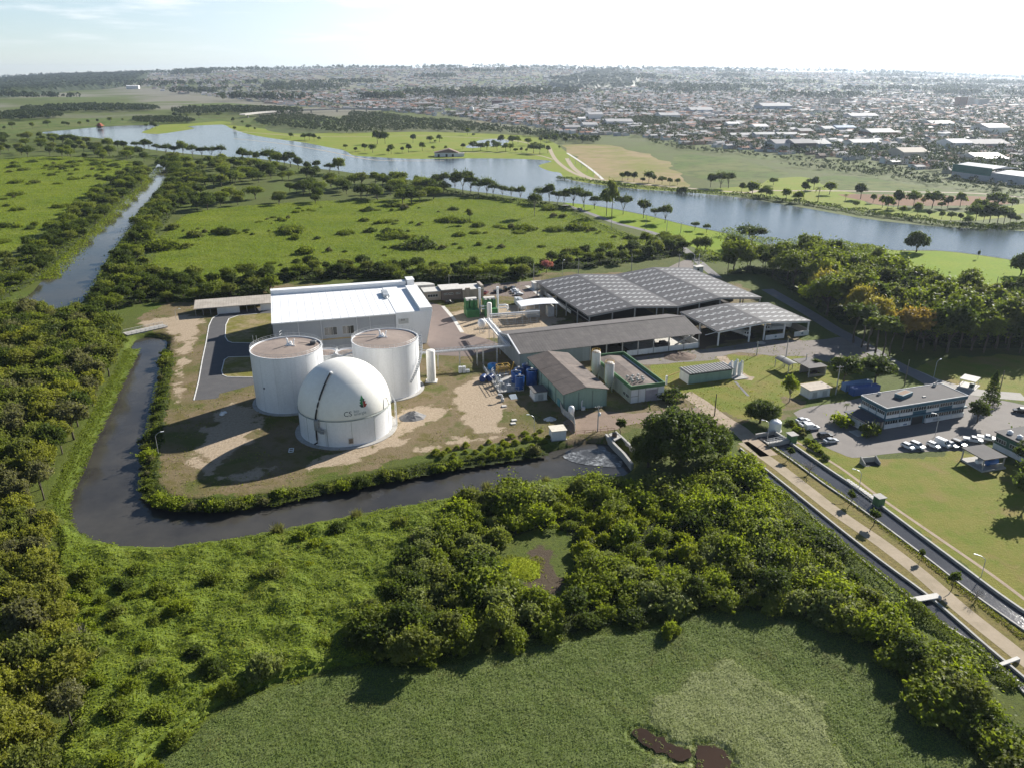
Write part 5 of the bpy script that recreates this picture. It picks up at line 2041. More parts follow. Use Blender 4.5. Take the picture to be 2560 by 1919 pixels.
def pole(pt, h, az, label, arms=True, mat=None, tr=False):
    t = thing('utility_pole', label, 'utility pole', pt, R(az))
    mb = MB()
    mb.tube([(0, 0, 0), (0, 0, h)], .2, 8, r1=.13)
    mb.build('pole', mat or CONCP, t)
    if arms:
        mb = MB()
        mb.box(-1.1, -.08, h - .6, 1.1, .08, h - .45)
        mb.box(-.9, -.07, h - 1.6, .9, .07, h - 1.47)
        mb.build('crossarm', WOODP, t)
        for x in (-1, -.35, .35, 1):
            mb = MB()
            mb.lathe(x, 0, [(.06, h - .45), (.1, h - .35), (.05, h - .2)], 7)
            mb.build('insulator', WHITE, t)
    if tr:
        mb = MB()
        mb.lathe(.45, 0, [(.32, h - 3.3), (.36, h - 3.1), (.36, h - 2.4), (.1, h - 2.2)], 12)
        mb.build('transformer', TANKW, t)
    return t


lamp(Z2(1112, 1440), 6.2, 170, 'white curved street lamp on the grassy bank near the weir hut')
lamp(G(300 + 238 / 2.4578, 1000 + 335 / 2.4578), 6.8, 30, 'thin curved street lamp at the tip of the river bend')
lamp(Z1(-30, 500), 5.0, 20, 'short street lamp by the low shed')
lamp(Z4(795, 470), 5.2, 200, 'street lamp rising before the blue container')
lamp(Z4(1365, 850), 7.5, 170, 'street lamp standing by the row of parked cars')
lamp(Z4(1355, 330), 6.5, 30, 'street lamp on the lawn beyond the office building')
lamp(Z3(1385, 1500), 6.5, 160, 'street lamp beside the white water tank')
lamp(Z6(985, 250), 5.5, 150, 'street lamp by the steps of the canal wall')
lamp(Z6(1605, 690), 5.0, 150, 'street lamp on the canal bank near the last round tree')
lamp(Z2(1345, 130), 8.0, 60, 'street lamp behind the back corner of the big shed')
pole(Z2(1637, 1420), 8.5, 10, 'utility pole with transformer before the pale green warehouse', True, CONCP, True)
pole(Z4(490, 480), 10.2, 0, 'concrete utility pole with crossarms beside the transformer hut')
pole(Z4(1920, 515), 9.8, 60, 'slim pole on the lawn beside the dark conifer', False, WOODP)
pole(Z3(1530, 885), 10.6, 20, 'tall leaning pole at the corner of the site lawn', False)
pole(Z4(1095, 405), 9.5, 30, 'brown timber pole behind the flat office roof', False, WOODP)
pole(Z3(948, 1290), 7.5, 40, 'dark timber pole beside the earth road', False, M('dark_timber', (.07, .06, .05), .9))
pole(Z3(1697, 905), 6.0, 0, 'slim pole rising from the kiosk roof side', False, STEEL)
pole(Z3(1297, 790), 5.5, 0, 'short grey pole on the edge of the site lawn', False, STEEL)
pole(Z2(1108, 190), 10.0, 0, 'white pole at the back of the parking court', False, CONCP)
pole(Z2(567, 185), 8.5, 0, 'dark pole on the grass behind the offices', False, WOODP)
pole(Z2(407, 210), 5.5, 0, 'short pole behind the office roofs', False, CONCP)
pole(Z2(1478, 115), 8.5, 0, 'grey pole beyond the ridge of the big shed', False, CONCP)
pole(Z3(260, 90), 9.0, 0, 'pale pole in the shrubs behind the big shed', False, CONCP)
pole(Z3(650, 90), 9.0, 0, 'pole with crossarms at the end of the lake road', True, CONCP)
for k, (x, y) in enumerate(((845, 425), (1175, 505), (1285, 470), (1435, 500), (1850, 515), (1945, 570), (2040, 530), (2190, 600))):
    pole(A2(1540 + 0, 1000) if False else D(*[(1187, 425), (1320, 500), (1395, 488), (1440, 500), (1470, 505), (1512, 545), (1390, 520), (1262, 455)][k]), 8.0, 0,
         ['slim pole among the lakeside trees', 'slim pole on the verge of the lake road', 'slim pole on the shore lawn by a small tree', 'slim pole between the shore lawn and the road', 'slim pole close to the water of the lake', 'slim pole at the bend of the lake road',
          'slim pole on the meadow side of the lake road', 'slim pole where the lake road begins'][k], False, CONCP)
pole(A5(1455, 350), 9, 0, 'thin pole on the bright east lawn', False, WOODP)
pole(A5(2020, 455), 9, 0, 'thin pole at the edge of the bright east lawn', False, WOODP)
for k in range(6):
    pole(A2(1475 + 38 * k, 675 + 24 * k), 6, 0, 'thin pole in the row beside the white strip of the dry field', False, CONCP)['group'] = 'poles along the dry field'


# ------------------------------------------------------------------ right half of the site
def striped_store():
    t = thing('green_control_house', 'pale green control house with striped grey roof on the site lawn', 'control house', (60.9, 250.2), R(18.5))
    L, W, H = 17.3, 6.0, 3.7
    mb = MB()
    mb.box(0, 0, 0, L, W, H - .55)
    for k in range(5):
        x = (L - .4) * k / 4
        mb.box(x, -.06, 0, x + .4, -.002, H)
    mb.build('wall', PALEGREEN, t)
    mb = MB()
    mb.box(-.02, -.01, 0, .3, W + .01, H - .05)
    mb.build('end_wall', WALLW, t)
    mb = MB()
    mb.box(.32, .1, H - .55, L - .1, W - .1, H - .05)
    mb.build('vent_band', DARK, t)
    mb = MB()
    n = 15
    for k in range(n):
        x = -.4 + (L + .8) * k / n
        w = (L + .8) / n
        mb.box(x, -.5, H, x + w * .62, W + .5, H + .12)
        mb.box(x + w * .62, -.5, H, x + w, W + .5, H + .34, 1)
    mb.build('roof', [M('charcoal_ribbed_roof', (.035, .035, .038), .8), M('pale_roof_rib', (.40, .39, .38), .8)], t)
    mb = MB()
    mb.box(17.4, -2, 0, 23, 4, .25)
    mb.build('base_slab', CONC, t)


striped_store()
for k, (x, y, h, lab) in enumerate(((18.3, 3.0, 4.6, 'white upright scrubber nearest the green control house'), (19.7, 2.0, 5.4, 'white upright scrubber in the middle of its group'), (21.2, 1.2, 5.0, 'white arched scrubber at the outer end of its group'))):
    a = R(18.5)
    px, py = 60.9 + x * math.cos(a) - y * math.sin(a), 250.2 + x * math.sin(a) + y * math.cos(a)
    t = thing('gas_scrubber', lab, 'vessel', (px, py, .25), a, 'white gas scrubbers beside the green control house')
    mb = MB()
    mb.lathe(0, 0, [(.62, 0), (.62, h - .7), (.4, h - .2), (.12, h)], 18)
    mb.build('shell', TANKW, t, smooth=40)
    mb = MB()
    mb.tube([(.2, 0, h - .1), (.6, .1, h + .5), (1.1, .15, h + .1), (1.25, .15, h - 1.2), (1.25, .15, .4)], .2, 8)
    mb.build('arch_pipe', TANKW, t)
t = thing('yellow_gas_pipe', 'yellow gas pipe on a white post left of the green control house', 'pipe', Z3(548, 1030), R(15))
mb = MB()
mb.tube([(.1, 0, 2.9), (6.2, 2.4, 3.3)], .16, 8)
mb.build('pipe', YELLOW, t)
mb = MB()
mb.box(-.3, -.3, 0, .3, .3, 3.2, bev=.05)
mb.build('post', WALLW, t)


def kiosk():
    t = thing('kiosk', 'open kiosk with a vaulted grey roof at the edge of the yard', 'kiosk', (104.6, 256.6), R(18.5))
    mb = MB()
    mb.profile_y([(-.3, 3.4), (7.6, 3.3), (7.6, 3.5), (-.3, 3.6)], -.4, 9.5)
    mb.build('roof', ROOFGY, t)
    mb = MB()
    P = [(-4.6 + 4.2 * k / 9, 3.0 + .8 * math.sin(math.pi * (.08 + .84 * k / 9))) for k in range(10)]
    mb.profile_y(P + [(p[0], p[1] + .12) for p in P[::-1]], 5.0, 13.5)
    mb.build('vaulted_roof', M('silver_vault', (.11, .113, .115), .7), t)
    for x, y in ((.1, 0), (7.2, 0), (.1, 9), (7.2, 9), (-4.4, 5.4), (-4.4, 13), (-.8, 13)):
        mb = MB()
        mb.box(x - .1, y - .1, 0, x + .1, y + .1, 3.3)
        mb.build('post', CONC_L, t)
    mb = MB()
    mb.box(.2, -.06, 0, 7.1, .06, .9)
    mb.box(7.14, .2, 0, 7.26, 8.8, 2.8)
    mb.box(.2, 5, 0, 7, 5.15, 2.9)
    mb.build('wall', BEIGE, t)
    mb = MB()
    mb.box(1, 1, 0, 3, 2, .9)
    mb.box(4, 2.5, 0, 6, 3.3, .9)
    mb.build('counter', BROWNW, t)


kiosk()


def container(pt, rot, L, lab, mat, mat2):
    t = thing('shipping_container', lab, 'container', pt, rot, None)
    mb = MB()
    mb.box(0, 0, .1, L, 2.44, 2.65)
    n = int(L / .5)
    for k in range(n):
        x = .15 + (L - .3) * k / n
        mb.box(x, -.05, .25, x + .25, -.001, 2.5)
        mb.box(x, .05, 2.65, x + .25, 2.4, 2.69)
    for k in range(4):
        mb.box(-.05, .15 + k * .58, .3, -.001, .5 + k * .58, 2.45)
    mb.build('body', mat, t)
    mb = MB()
    for x0, x1 in ((-.03, .12), (L - .12, L + .03)):
        for y0, y1 in ((-.07, .1), (2.34, 2.51)):
            mb.box(x0, y0, 0, x1, y1, 2.72)
    mb.build('corner_post', mat2, t)


container((113.6, 239.4), R(17.5), 10.6, 'dark blue shipping container next to the office building', CONTB, BLUE)
container((112.6, 243.2), R(17.5), 10.6, 'lighter blue shipping container behind the dark blue one', CONTL, CONTB)


def admin():
    L, W, H = 31.4, 10.8, 7.0
    t = thing('office_building', 'two-storey blue and white office building with grey flat roof by the car park', 'office building', (111.9, 213.3), R(18.5))
    mb = MB()
    mb.box(0.25, .3, 0, L - .25, W - .3, H - 1.1)
    mb.build('wall', TEALP, t)
    mb = MB()
    mb.box(0, 0, H - 1.1, L, W, H - .1)
    mb.box(-.2, -.35, 2.95, L + .2, W + .2, 3.5)
    mb.build('fascia', TEALP, t)
    mb = MB()
    mb.box(.12, .12, H - .1, L - .12, W - .12, H - .02)
    mb.build('roof', FLATROOF, t)
    mb = MB()
    for x0, y0, x1, y1 in ((-.06, -.06, L + .06, .12), (-.06, W - .12, L + .06, W + .06), (-.06, .12, .12, W - .12), (L - .12, .12, L + .06, W - .12)):
        mb.box(x0, y0, H - .1, x1, y1, H + .14)
    mb.build('roof_edge', WALLW, t)
    mb = MB()
    mb.prism([(9.6, 4.0), (15, 5.6), (14.2, 8.2), (8.8, 6.6)], H - .02, H + 1.2)
    tk = mb.build('roof_house', TEALP, t)
    mb = MB()
    mb.prism([(9.9, 4.5), (14.5, 5.9), (14.0, 7.8), (9.2, 6.4)], H + 1.2, H + 1.24)
    mb.build('rusty_lid', M('rusty_lid', (.24, .16, .11), .9), tk)
    mb = MB()
    mb.lathe(5.8, 9.6, [(.5, H), (.5, H + .8), (.2, H + .9)], 12)
    mb.tube([(28.4, 9.8, H), (28.4, 9.8, H + 1.2), (29.2, 10, H + 1.5)], .18, 7)
    mb.box(27.4, 9.3, H, 28.1, 10.1, H + .9)
    mb.box(17, 3.3, H, 18.1, 3.8, H + .3)
    mb.build('roof_vent', CONC_L, t)
    # upper and lower ribbon windows with white spandrels
    bays = np.linspace(.4, L - .4, 7)
    for k in range(6):
        a, b = bays[k] + .15, bays[k + 1] - .15
        windows_row(t, 'front', [(a, b)], 4.5, 5.8, .3, 5)
        if k in (0, 1, 3, 5):
            mb = MB()
            mb.box(a - .05, .12, 3.55, b + .05, .29, 4.45)
            mb.build('spandrel', WALLW, t)
    for k in (0, 1, 3, 4, 5):
        a, b = bays[k] + .15, bays[k + 1] - .15
        windows_row(t, 'front', [(a, b)], 1.5, 2.8, .3 if k < 2 else .1, 5)
        mb = MB()
        mb.box(a - .05, .1 if k < 2 else -.3, .15, b + .05, .29, 1.45)
        mb.build('spandrel', WALLW, t)
    mb = MB()
    mb.box(bays[3] - .4, -.29, 0, L - .2, .09, .15)
    mb.box(bays[2] + .3, .1, .1, bays[3] - .8, .29, 2.8)
    mb.build('entrance', DARK, t)
    mb = MB()
    x = bays[1] + .9
    mb.box(x, .04, .3, x + 2.9, .09, 1.35)
    pn = mb.build('notice_panel', WHITE, t)
    mb = MB()
    mb.box(x + 1.2, .02, .45, x + 2.6, .039, .95)
    mb.build('panel_mark', M('muted_panel_mark', (.2, .25, .32), .7), pn)
    for q in (bays[3] + 2.9, bays[3] + 3.9, bays[3] + 4.8):
        mb = MB()
        mb.box(q, -.6, .75, q + .7, -.3, 1.3, bev=.05)
        mb.build('air_conditioner', STEEL, t)
    for y0, y1 in ((.6, 3.7), (4.1, 6.9), (7.2, 10.2)):
        windows_row(t, 'left', [(y0, y1)], 4.5, 5.7, .25, 4)
        mb = MB()
        mb.box(.08, y0, 3.55, .24, y1, 4.45)
        mb.build('spandrel', WALLW, t)
    # single storey wing on the west
    mb = MB()
    mb.box(-6.4, 1.0, 0, -.01, 8.8, 2.9)
    mb.build('wing_wall', WALLW, t)
    mb = MB()
    mb.box(-7.0, -.4, 2.95, -.22, 9.4, 3.25)
    mb.build('wing_roof', NAVYROOF, t)
    mb = MB()
    mb.box(-6.7, -.2, 0, -6.0, .5, 2.94)
    mb.box(-1.2, -.3, 0, -.5, .3, 2.94)
    mb.build('porch_pier', BEIGE, t)
    mb = MB()
    mb.box(-10.5, -1.5, 0, -4.8, 2.4, .12)
    mb.build('terrace', CONC, t)


admin()


def green_office():
    t = thing('green_building', 'dark green building with grey roof at the right edge beyond the carport', 'building', (138.0, 201.3), R(-72))
    L, W, H = 26, 11, 4.9
    mb = MB()
    mb.box(0, 0.1, 0, L, W, 1.6)
    mb.build('base_wall', WALLW, t)
    mb = MB()
    mb.box(.1, .2, 1.6, L - .1, W - .1, H)
    mb.build('wall', M('deep_green_wall', (.05, .12, .085), .75), t)
    mb = MB()
    mb.box(-.3, -.3, H, L + .3, W + .3, H + .3)
    mb.build('roof', FLATROOF, t)
    for x in np.linspace(.5, L - 4, 6):
        windows_row(t, 'front', [(x, x + 3.2)], 2.3, 3.6, .2, 4)
    for x in (2.4, 5.5):
        mb = MB()
        mb.lathe(x, 2.4, [(.75, H + .3), (.75, H + 1.0), (.2, H + 1.3)], 16)
        mb.build('water_tank', TANKW, t)
    mb = MB()
    mb.box(6, 5, H + .3, 7.6, 6.6, H + .5)
    mb.build('skylight', LIGHTP, t)


green_office()


def carport():
    t = thing('tank_carport', 'open carport with grey slab roof sheltering a blue tank, on the big lawn', 'carport', (127.0, 187.0), R(15))
    mb = MB()
    mb.box(-.4, -.4, 3.4, 7.2, 7.6, 3.65)
    mb.build('roof', FLATROOF, t)
    for x, y in ((0, 0), (6.8, 0), (0, 7), (6.8, 7)):
        mb = MB()
        mb.box(x - .14, y - .14, 0, x + .14, y + .14, 3.4)
        mb.build('post', CONC, t)
    mb = MB()
    mb.box(-.5, -.6, 0, 7.4, 7, .5)
    mb.box(4.6, -.1, .5, 6.6, .05, 1.7)
    mb.build('base_slab', CONC, t)
    o = thing('blue_cylinder', 'blue rounded tank lying under the slab-roofed carport', 'tank', (129.6, 189.4, .5), R(15))
    mb = MB()
    mb.tube([(-.2, 0, 1.0), (.1, 0, 1.0), (2.9, .2, 1.0), (3.2, .2, 1.0)], .9, 16)
    mb.build('shell', M('royal_blue_tank', (.03, .13, .40), .4), o, smooth=40)
    mb = MB()
    for x in (.6, 2.4):
        mb.box(x, -.7, 0, x + .25, .9, .5)
    mb.build('saddle', CONC, o)
    o = thing('white_pump_set', 'white pump set under the carport beside the blue tank', 'machine', (127.6, 190.2, .5), R(15))
    mb = MB()
    mb.box(0, 0, 0, 1.8, 1.2, 1.0, bev=.15)
    mb.build('body', WHITE, o)
    mb = MB()
    mb.tube([(.4, .6, 1), (.4, .6, 1.7), (1.5, .8, 1.8)], .14, 7)
    mb.build('pipe', STEEL, o)


carport()


def pavilion():
    t = thing('lawn_shelter', 'small shelter with thin grey roof on posts over a concrete pad', 'shelter', (156.6, 245.0), R(46))
    mb = MB()
    mb.box(-.3, -.3, 2.9, 5.6, 4.7, 3.05)
    mb.build('roof', CONC_L, t)
    for x, y in ((0, 0), (5.3, 0), (0, 4.4), (5.3, 4.4)):
        mb = MB()
        mb.tube([(x, y, 0), (x, y, 2.9)], .08, 6)
        mb.build('post', CONC_L, t)
    mb = MB()
    mb.box(-.6, -.6, 0, 5.9, 5, .2)
    mb.build('base_slab', CONC_L, t)
    mb = MB()
    mb.box(1.4, .4, .2, 3.4, 1.8, 1.3, bev=.1)
    mb.build('pump_case', M('dark_green_case', (.05, .08, .07), .6), t)


pavilion()
t = thing('water_tank', 'round white water tank beside the big bushy tree near the canals', 'tank', Z3(1447, 1412))
mb = MB()
mb.lathe(0, 0, [(1.75, 0), (1.75, 2.9), (1.4, 3.3), (.5, 3.6), (.1, 3.62)], 30)
mb.build('shell', TANKW, t, smooth=40)
mb = MB()
mb.lathe(0, 0, [(2.1, 0), (2.1, .2), (1.76, .2)], 30)
mb.build('plinth', CONC, t)
mb = MB()
mb.lathe(.3, .3, [(.35, 3.5), (.35, 3.75), (.1, 3.78)], 12)
mb.build('lid', STEEL, t)
hut(Z3(1580, 1525), R(17), 2.0, 2.2, 2.6, 'little green gauge hut at the head of the far canal', MATS['mid_green_band'] if 'mid_green_band' in MATS else MIDGREEN, CONC, 'gauge_hut', 0, .3)
hut(Z4(862, 1478), R(17), 1.9, 2.0, 2.5, 'little green gauge hut on the canal wall below the big lawn', MIDGREEN, CONC, 'gauge_hut', 0, .25)
# concrete inlet on the lawn
t = thing('concrete_inlet', 'U-shaped concrete inlet standing on the lawn below the car park', 'inlet', Z4(790, 1090), R(10))
mb = MB()
mb.box(-2.0, 1.0, 0, 2.2, 1.3, 1.6)
mb.build('back_wall', CONC, t)
for x0, x1, s in ((-2.3, -2.0, -1), (2.2, 2.5, 1)):
    mb = MB()
    mb.add([(x0, -1.2, 0), (x1, -1.2, 0), (x1, 1.3, 0), (x0, 1.3, 0), (x0, -1.2, .8), (x1, -1.2, .8), (x1, 1.3, 1.9), (x0, 1.3, 1.9)], [(0, 3, 2, 1), (4, 5, 6, 7), (0, 1, 5, 4), (1, 2, 6, 5), (2, 3, 7, 6), (3, 0, 4, 7)])
    mb.build('side_wall', CONC, t)
mb = MB()
mb.box(-2.0, -1.2, .02, 2.2, 1.0, .06)
mb.build('opening', DARK, t)
# canal crossings and steps
for pt, rz, L, w, lab in ((Z6(1258, 822), 14, 6.2, 1.5, 'flat concrete slab bridging the near canal'), (Z6(1672, 1160), 22, 6.0, .7, 'thin pale beam across the near canal')):
    t = thing('canal_footbridge', lab, 'footbridge', pt, R(rz))
    mb = MB()
    mb.box(-.2, -w / 2, .6, L, w / 2, .85)
    mb.build('deck', CONC_L, t)
    mb = MB()
    mb.box(-.2, -w / 2 - .05, 0, .3, w / 2 + .05, .6)
    mb.box(L - .5, -w / 2 - .05, 0, L, w / 2 + .05, .6)
    mb.build('abutment', CONC, t)
t = thing('canal_railing', 'steel railing along the inside of the far canal wall', 'railing', (0, 0))
mb = MB()
P = smooth_poly([Z6(930, 215), Z6(1000, 275), Z6(1060, 322)], 3, False)
rail_path(mb, [(p[0] - .6, p[1] - .3, 0.4) for p in P], 1.1, .04, 1.6)
mb.build('rail', STEEL, t)
t = thing('canal_steps', 'row of pale stepping slabs along the far canal wall', 'steps', (0, 0))
mb = MB()
for k in range(14):
    p = Vector(Z6(915 + 155 * k / 13, 210 + 108 * k / 13)).lerp(Vector(Z6(915 + 155 * k / 13, 210 + 108 * k / 13)), 0)
    x, y = p.x + .9, p.y + .3
    mb.box(x - .5, y - .35, 0, x + .5, y + .35, .5)
mb.build('slab', CONC_L, t)['kind'] = 'stuff'
# inlet works where the canals begin
t = thing('inlet_works', 'concrete inlet works with white railings at the head of the far canal', 'inlet works', Z3(1410, 1545), R(20))
mb = MB()
mb.box(-.3, -.2, 0, 6.6, .3, 1.2)
mb.box(-.3, 6.3, 0, 6.6, 6.8, 1.2)
mb.box(6.1, .3, 0, 6.6, 6.3, 1.2)
mb.build('basin_wall', CONC, t)
mb = MB()
mb.box(-.3, .35, .5, 6.1, 1.6, .75)
mb.build('walkway', CONC_L, t)
mb = MB()
rail_path(mb, [(0, .5, .75), (6, .5, .75)], 1.1, .06, 1.2)
rail_path(mb, [(0, 1.5, .75), (6, 1.5, .75)], 1.1, .06, 1.2)
mb.build('railing', WALLW, t)
mb = MB()
mb.box(0, 1.7, .1, 6, 6.2, .14)
mb.build('basin_water', W_CANAL, t)
# weir beside the big tree
t = thing('weir', 'concrete weir walls with a gate deck beside the big dark tree', 'weir', (0, 0))
mb = MB()
wall_mb(mb, [Z3(50, 1440, .4), Z3(120, 1520, .4), Z3(200, 1600, .4), Z3(270, 1690, .4)], .7, -2.4, .5)
mb.build('wing_wall', CONC, t)
mb = MB()
wall_mb(mb, [Z3(130, 1420, .4), Z3(210, 1490, .4), Z3(300, 1580, .4)], .6, -2.4, .5)
mb.build('wing_wall', CONC, t)
mb = MB()
a, b, c_, d_ = Z3(70, 1450), Z3(135, 1425), Z3(180, 1475), Z3(120, 1505)
mb.prism([a, d_, c_, b], .1, .45)
mb.build('deck', CONC, t)
mb = MB()
q = Z3(120, 1470)
mb.box(q[0] - .7, q[1] - .6, .45, q[0] + .6, q[1] + .6, 1.6)
mb.tube([(q[0], q[1], 1.6), (q[0], q[1], 2.6)], .15, 8)
mb.build('gate_hoist', M('brown_gate_gear', (.16, .11, .08), .7), t)
t = thing('weir_fence', 'rusty red railing along the road above the weir', 'fence', (0, 0))
mb = MB()
P = [Z2(1455, 1445), Z2(1600, 1435), Z2(1780, 1420)]
rail_path(mb, [(p[0], p[1], 0) for p in P], 1.2, .05, 2.2)
mb.build('rail', M('rusty_red_rail', (.30, .12, .07), .7), t)
t = thing('yard_fence', 'pale mesh fence curving from the green warehouse to the weir hut', 'fence', (0, 0))
mb = MB()
P = smooth_poly([Z2(1330, 1225), Z2(1345, 1270), Z2(1390, 1310), Z2(1440, 1350), Z2(1450, 1430)], 4, False)
wall_mb(mb, P, .06, .1, 2.2, smooth=False)
mb.build('mesh_panel', M('pale_fence_mesh', (.42, .42, .40), .7), t)
for p in P[::3]:
    mb = MB()
    mb.box(p[0] - .1, p[1] - .1, 0, p[0] + .1, p[1] + .1, 2.5)
    mb.build('post', CONC, t)
# culvert bridge over the river at the upper left
t = thing('river_bridge', 'concrete bridge on piles over the river beside the loop road', 'bridge', (0, 0))
a, b = Vector(D(283, 723, .3)), Vector(D(352, 708, .3))
u = (b - a).normalized()
v = Vector((-u.y, u.x))
mb = MB()
q = [a - u * 1.5, b + u * 2, b + u * 2 + v * 5, a - u * 1.5 + v * 5]
mb.prism([(p.x, p.y) for p in q], -.2, .45)
mb.build('deck', CONC, t)
mb = MB()
for p0, p1 in ((q[0], q[1]), (q[3], q[2])):
    rail_path(mb, [(p0.x, p0.y, .45), (p1.x, p1.y, .45)], 1.0, .07, 1.8)
mb.build('railing', CONC_L, t)
for k in (.25, .5, .75):
    for s in (.5, 4.5):
        p = a.lerp(b, k) + v * s
        mb = MB()
        mb.tube([(p.x, p.y, -4), (p.x, p.y, -.2)], .3, 8)
        mb.build('pile', CONC, t)
t = thing('gate_house', 'small white gate house with tall posts where the lane leaves the site', 'gate house', Z3(825, 105), R(20))
mb = MB()
mb.box(-1.8, 0, 0, 2.2, 3.5, 3.0)
mb.build('wall', WALLW, t)
mb = MB()
mb.box(-2.4, -.5, 3.0, 2.8, 4, 3.25)
mb.build('roof', CONC_L, t)
for x in (-1.2, 1.9):
    mb = MB()
    mb.tube([(x, 4.2, 0), (x, 4.2, 9)], .2, 7)
    mb.build('post', CONC_L, t)
mb = MB()
mb.box(-1.5, -.04, 1.2, -.3, .02, 2.2)
mb.build('window', GLASS, t)

# ================================================================== VEHICLES
def paint(name, col, rough=0.3):
    if name in MATS:
        return MATS[name]
    m, nt, out = new_mat(name)
    b = node(nt, 'ShaderNodeBsdfPrincipled', Roughness=rough)
    b.inputs['Coat Weight'].default_value = 0.5
    c = mixc(nt, ramp(nt, noise_n(nt, 1.5, 4, 0.6), 0.3, 0.8), col, tuple(v * 0.85 for v in col))
    nt.links.new(c, b.inputs['Base Color'])
    nt.links.new(b.outputs[0], out.inputs[0])
    return m


PW, PB, PS, PR = paint('white_car_paint', (.78, .78, .77)), paint('black_car_paint', (.012, .012, .014)), paint('silver_car_paint', (.52, .53, .54), .25), paint('dark_red_car_paint', (.16, .02, .02))
TYRE = M('tyre_rubber', (.015, .015, .015), .85)
RIM = M('alloy_rim', (.45, .45, .46), .35, metal=.8)
LAMPG = M('headlight_lens', (.75, .76, .78), .1)
TAILG = M('tail_light_lens', (.35, .02, .02), .2)


def frustum(mb, b, t, z0, z1, mi=0):
    vs = [(b[0], -b[2], z0), (b[1], -b[2], z0), (b[1], b[2], z0), (b[0], b[2], z0), (t[0], -t[2], z1), (t[1], -t[2], z1), (t[1], t[2], z1), (t[0], t[2], z1)]
    mb.add(vs, [(0, 3, 2, 1), (4, 5, 6, 7), (0, 1, 5, 4), (1, 2, 6, 5), (2, 3, 7, 6), (3, 0, 4, 7)], mi)


STYLES = {
    # nose/tail x, side outline (x, z), glass bottom (x0, x1), glass top (x0, x1), roof z
    'sedan': ([(-2.2, .32), (2.15, .32), (2.25, .55), (2.15, .78), (1.1, .95), (-1.35, 1.0), (-2.1, .98), (-2.25, .7)], (-1.75, 1.15), (-1.05, .35), 1.46, 'car', 4.4),
    'hatch': ([(-1.95, .32), (1.9, .32), (2.0, .55), (1.9, .8), (1.0, .98), (-1.6, 1.02), (-1.95, .95), (-2.0, .6)], (-1.9, 1.1), (-1.55, .35), 1.52, 'car', 4.0),
    'suv': ([(-2.2, .38), (2.15, .38), (2.25, .65), (2.15, .95), (1.1, 1.1), (-1.9, 1.15), (-2.2, 1.1), (-2.28, .7)], (-2.15, 1.2), (-1.85, .45), 1.75, 'car', 4.5),
    'pickup': ([(-2.6, .42), (2.4, .42), (2.5, .7), (2.4, .98), (1.3, 1.1), (-.75, 1.12), (-.78, 1.06), (-2.6, 1.06)], (-.75, 1.3), (-.55, .6), 1.75, 'pickup truck', 5.1),
    'boxvan': ([(-2.3, .38), (2.1, .38), (2.2, .6), (2.1, .85), (1.2, 1.02), (-.1, 1.05), (-.2, .9), (-2.3, .9)], (-.1, 1.3), (.0, .6), 1.6, 'pickup truck', 4.6),
    'van': ([(-2.6, .38), (2.4, .38), (2.5, .7), (2.35, 1.05), (1.9, 1.25), (-2.6, 1.3)], (-2.55, 1.95), (-2.5, 1.0), 2.3, 'van', 5.1),
}


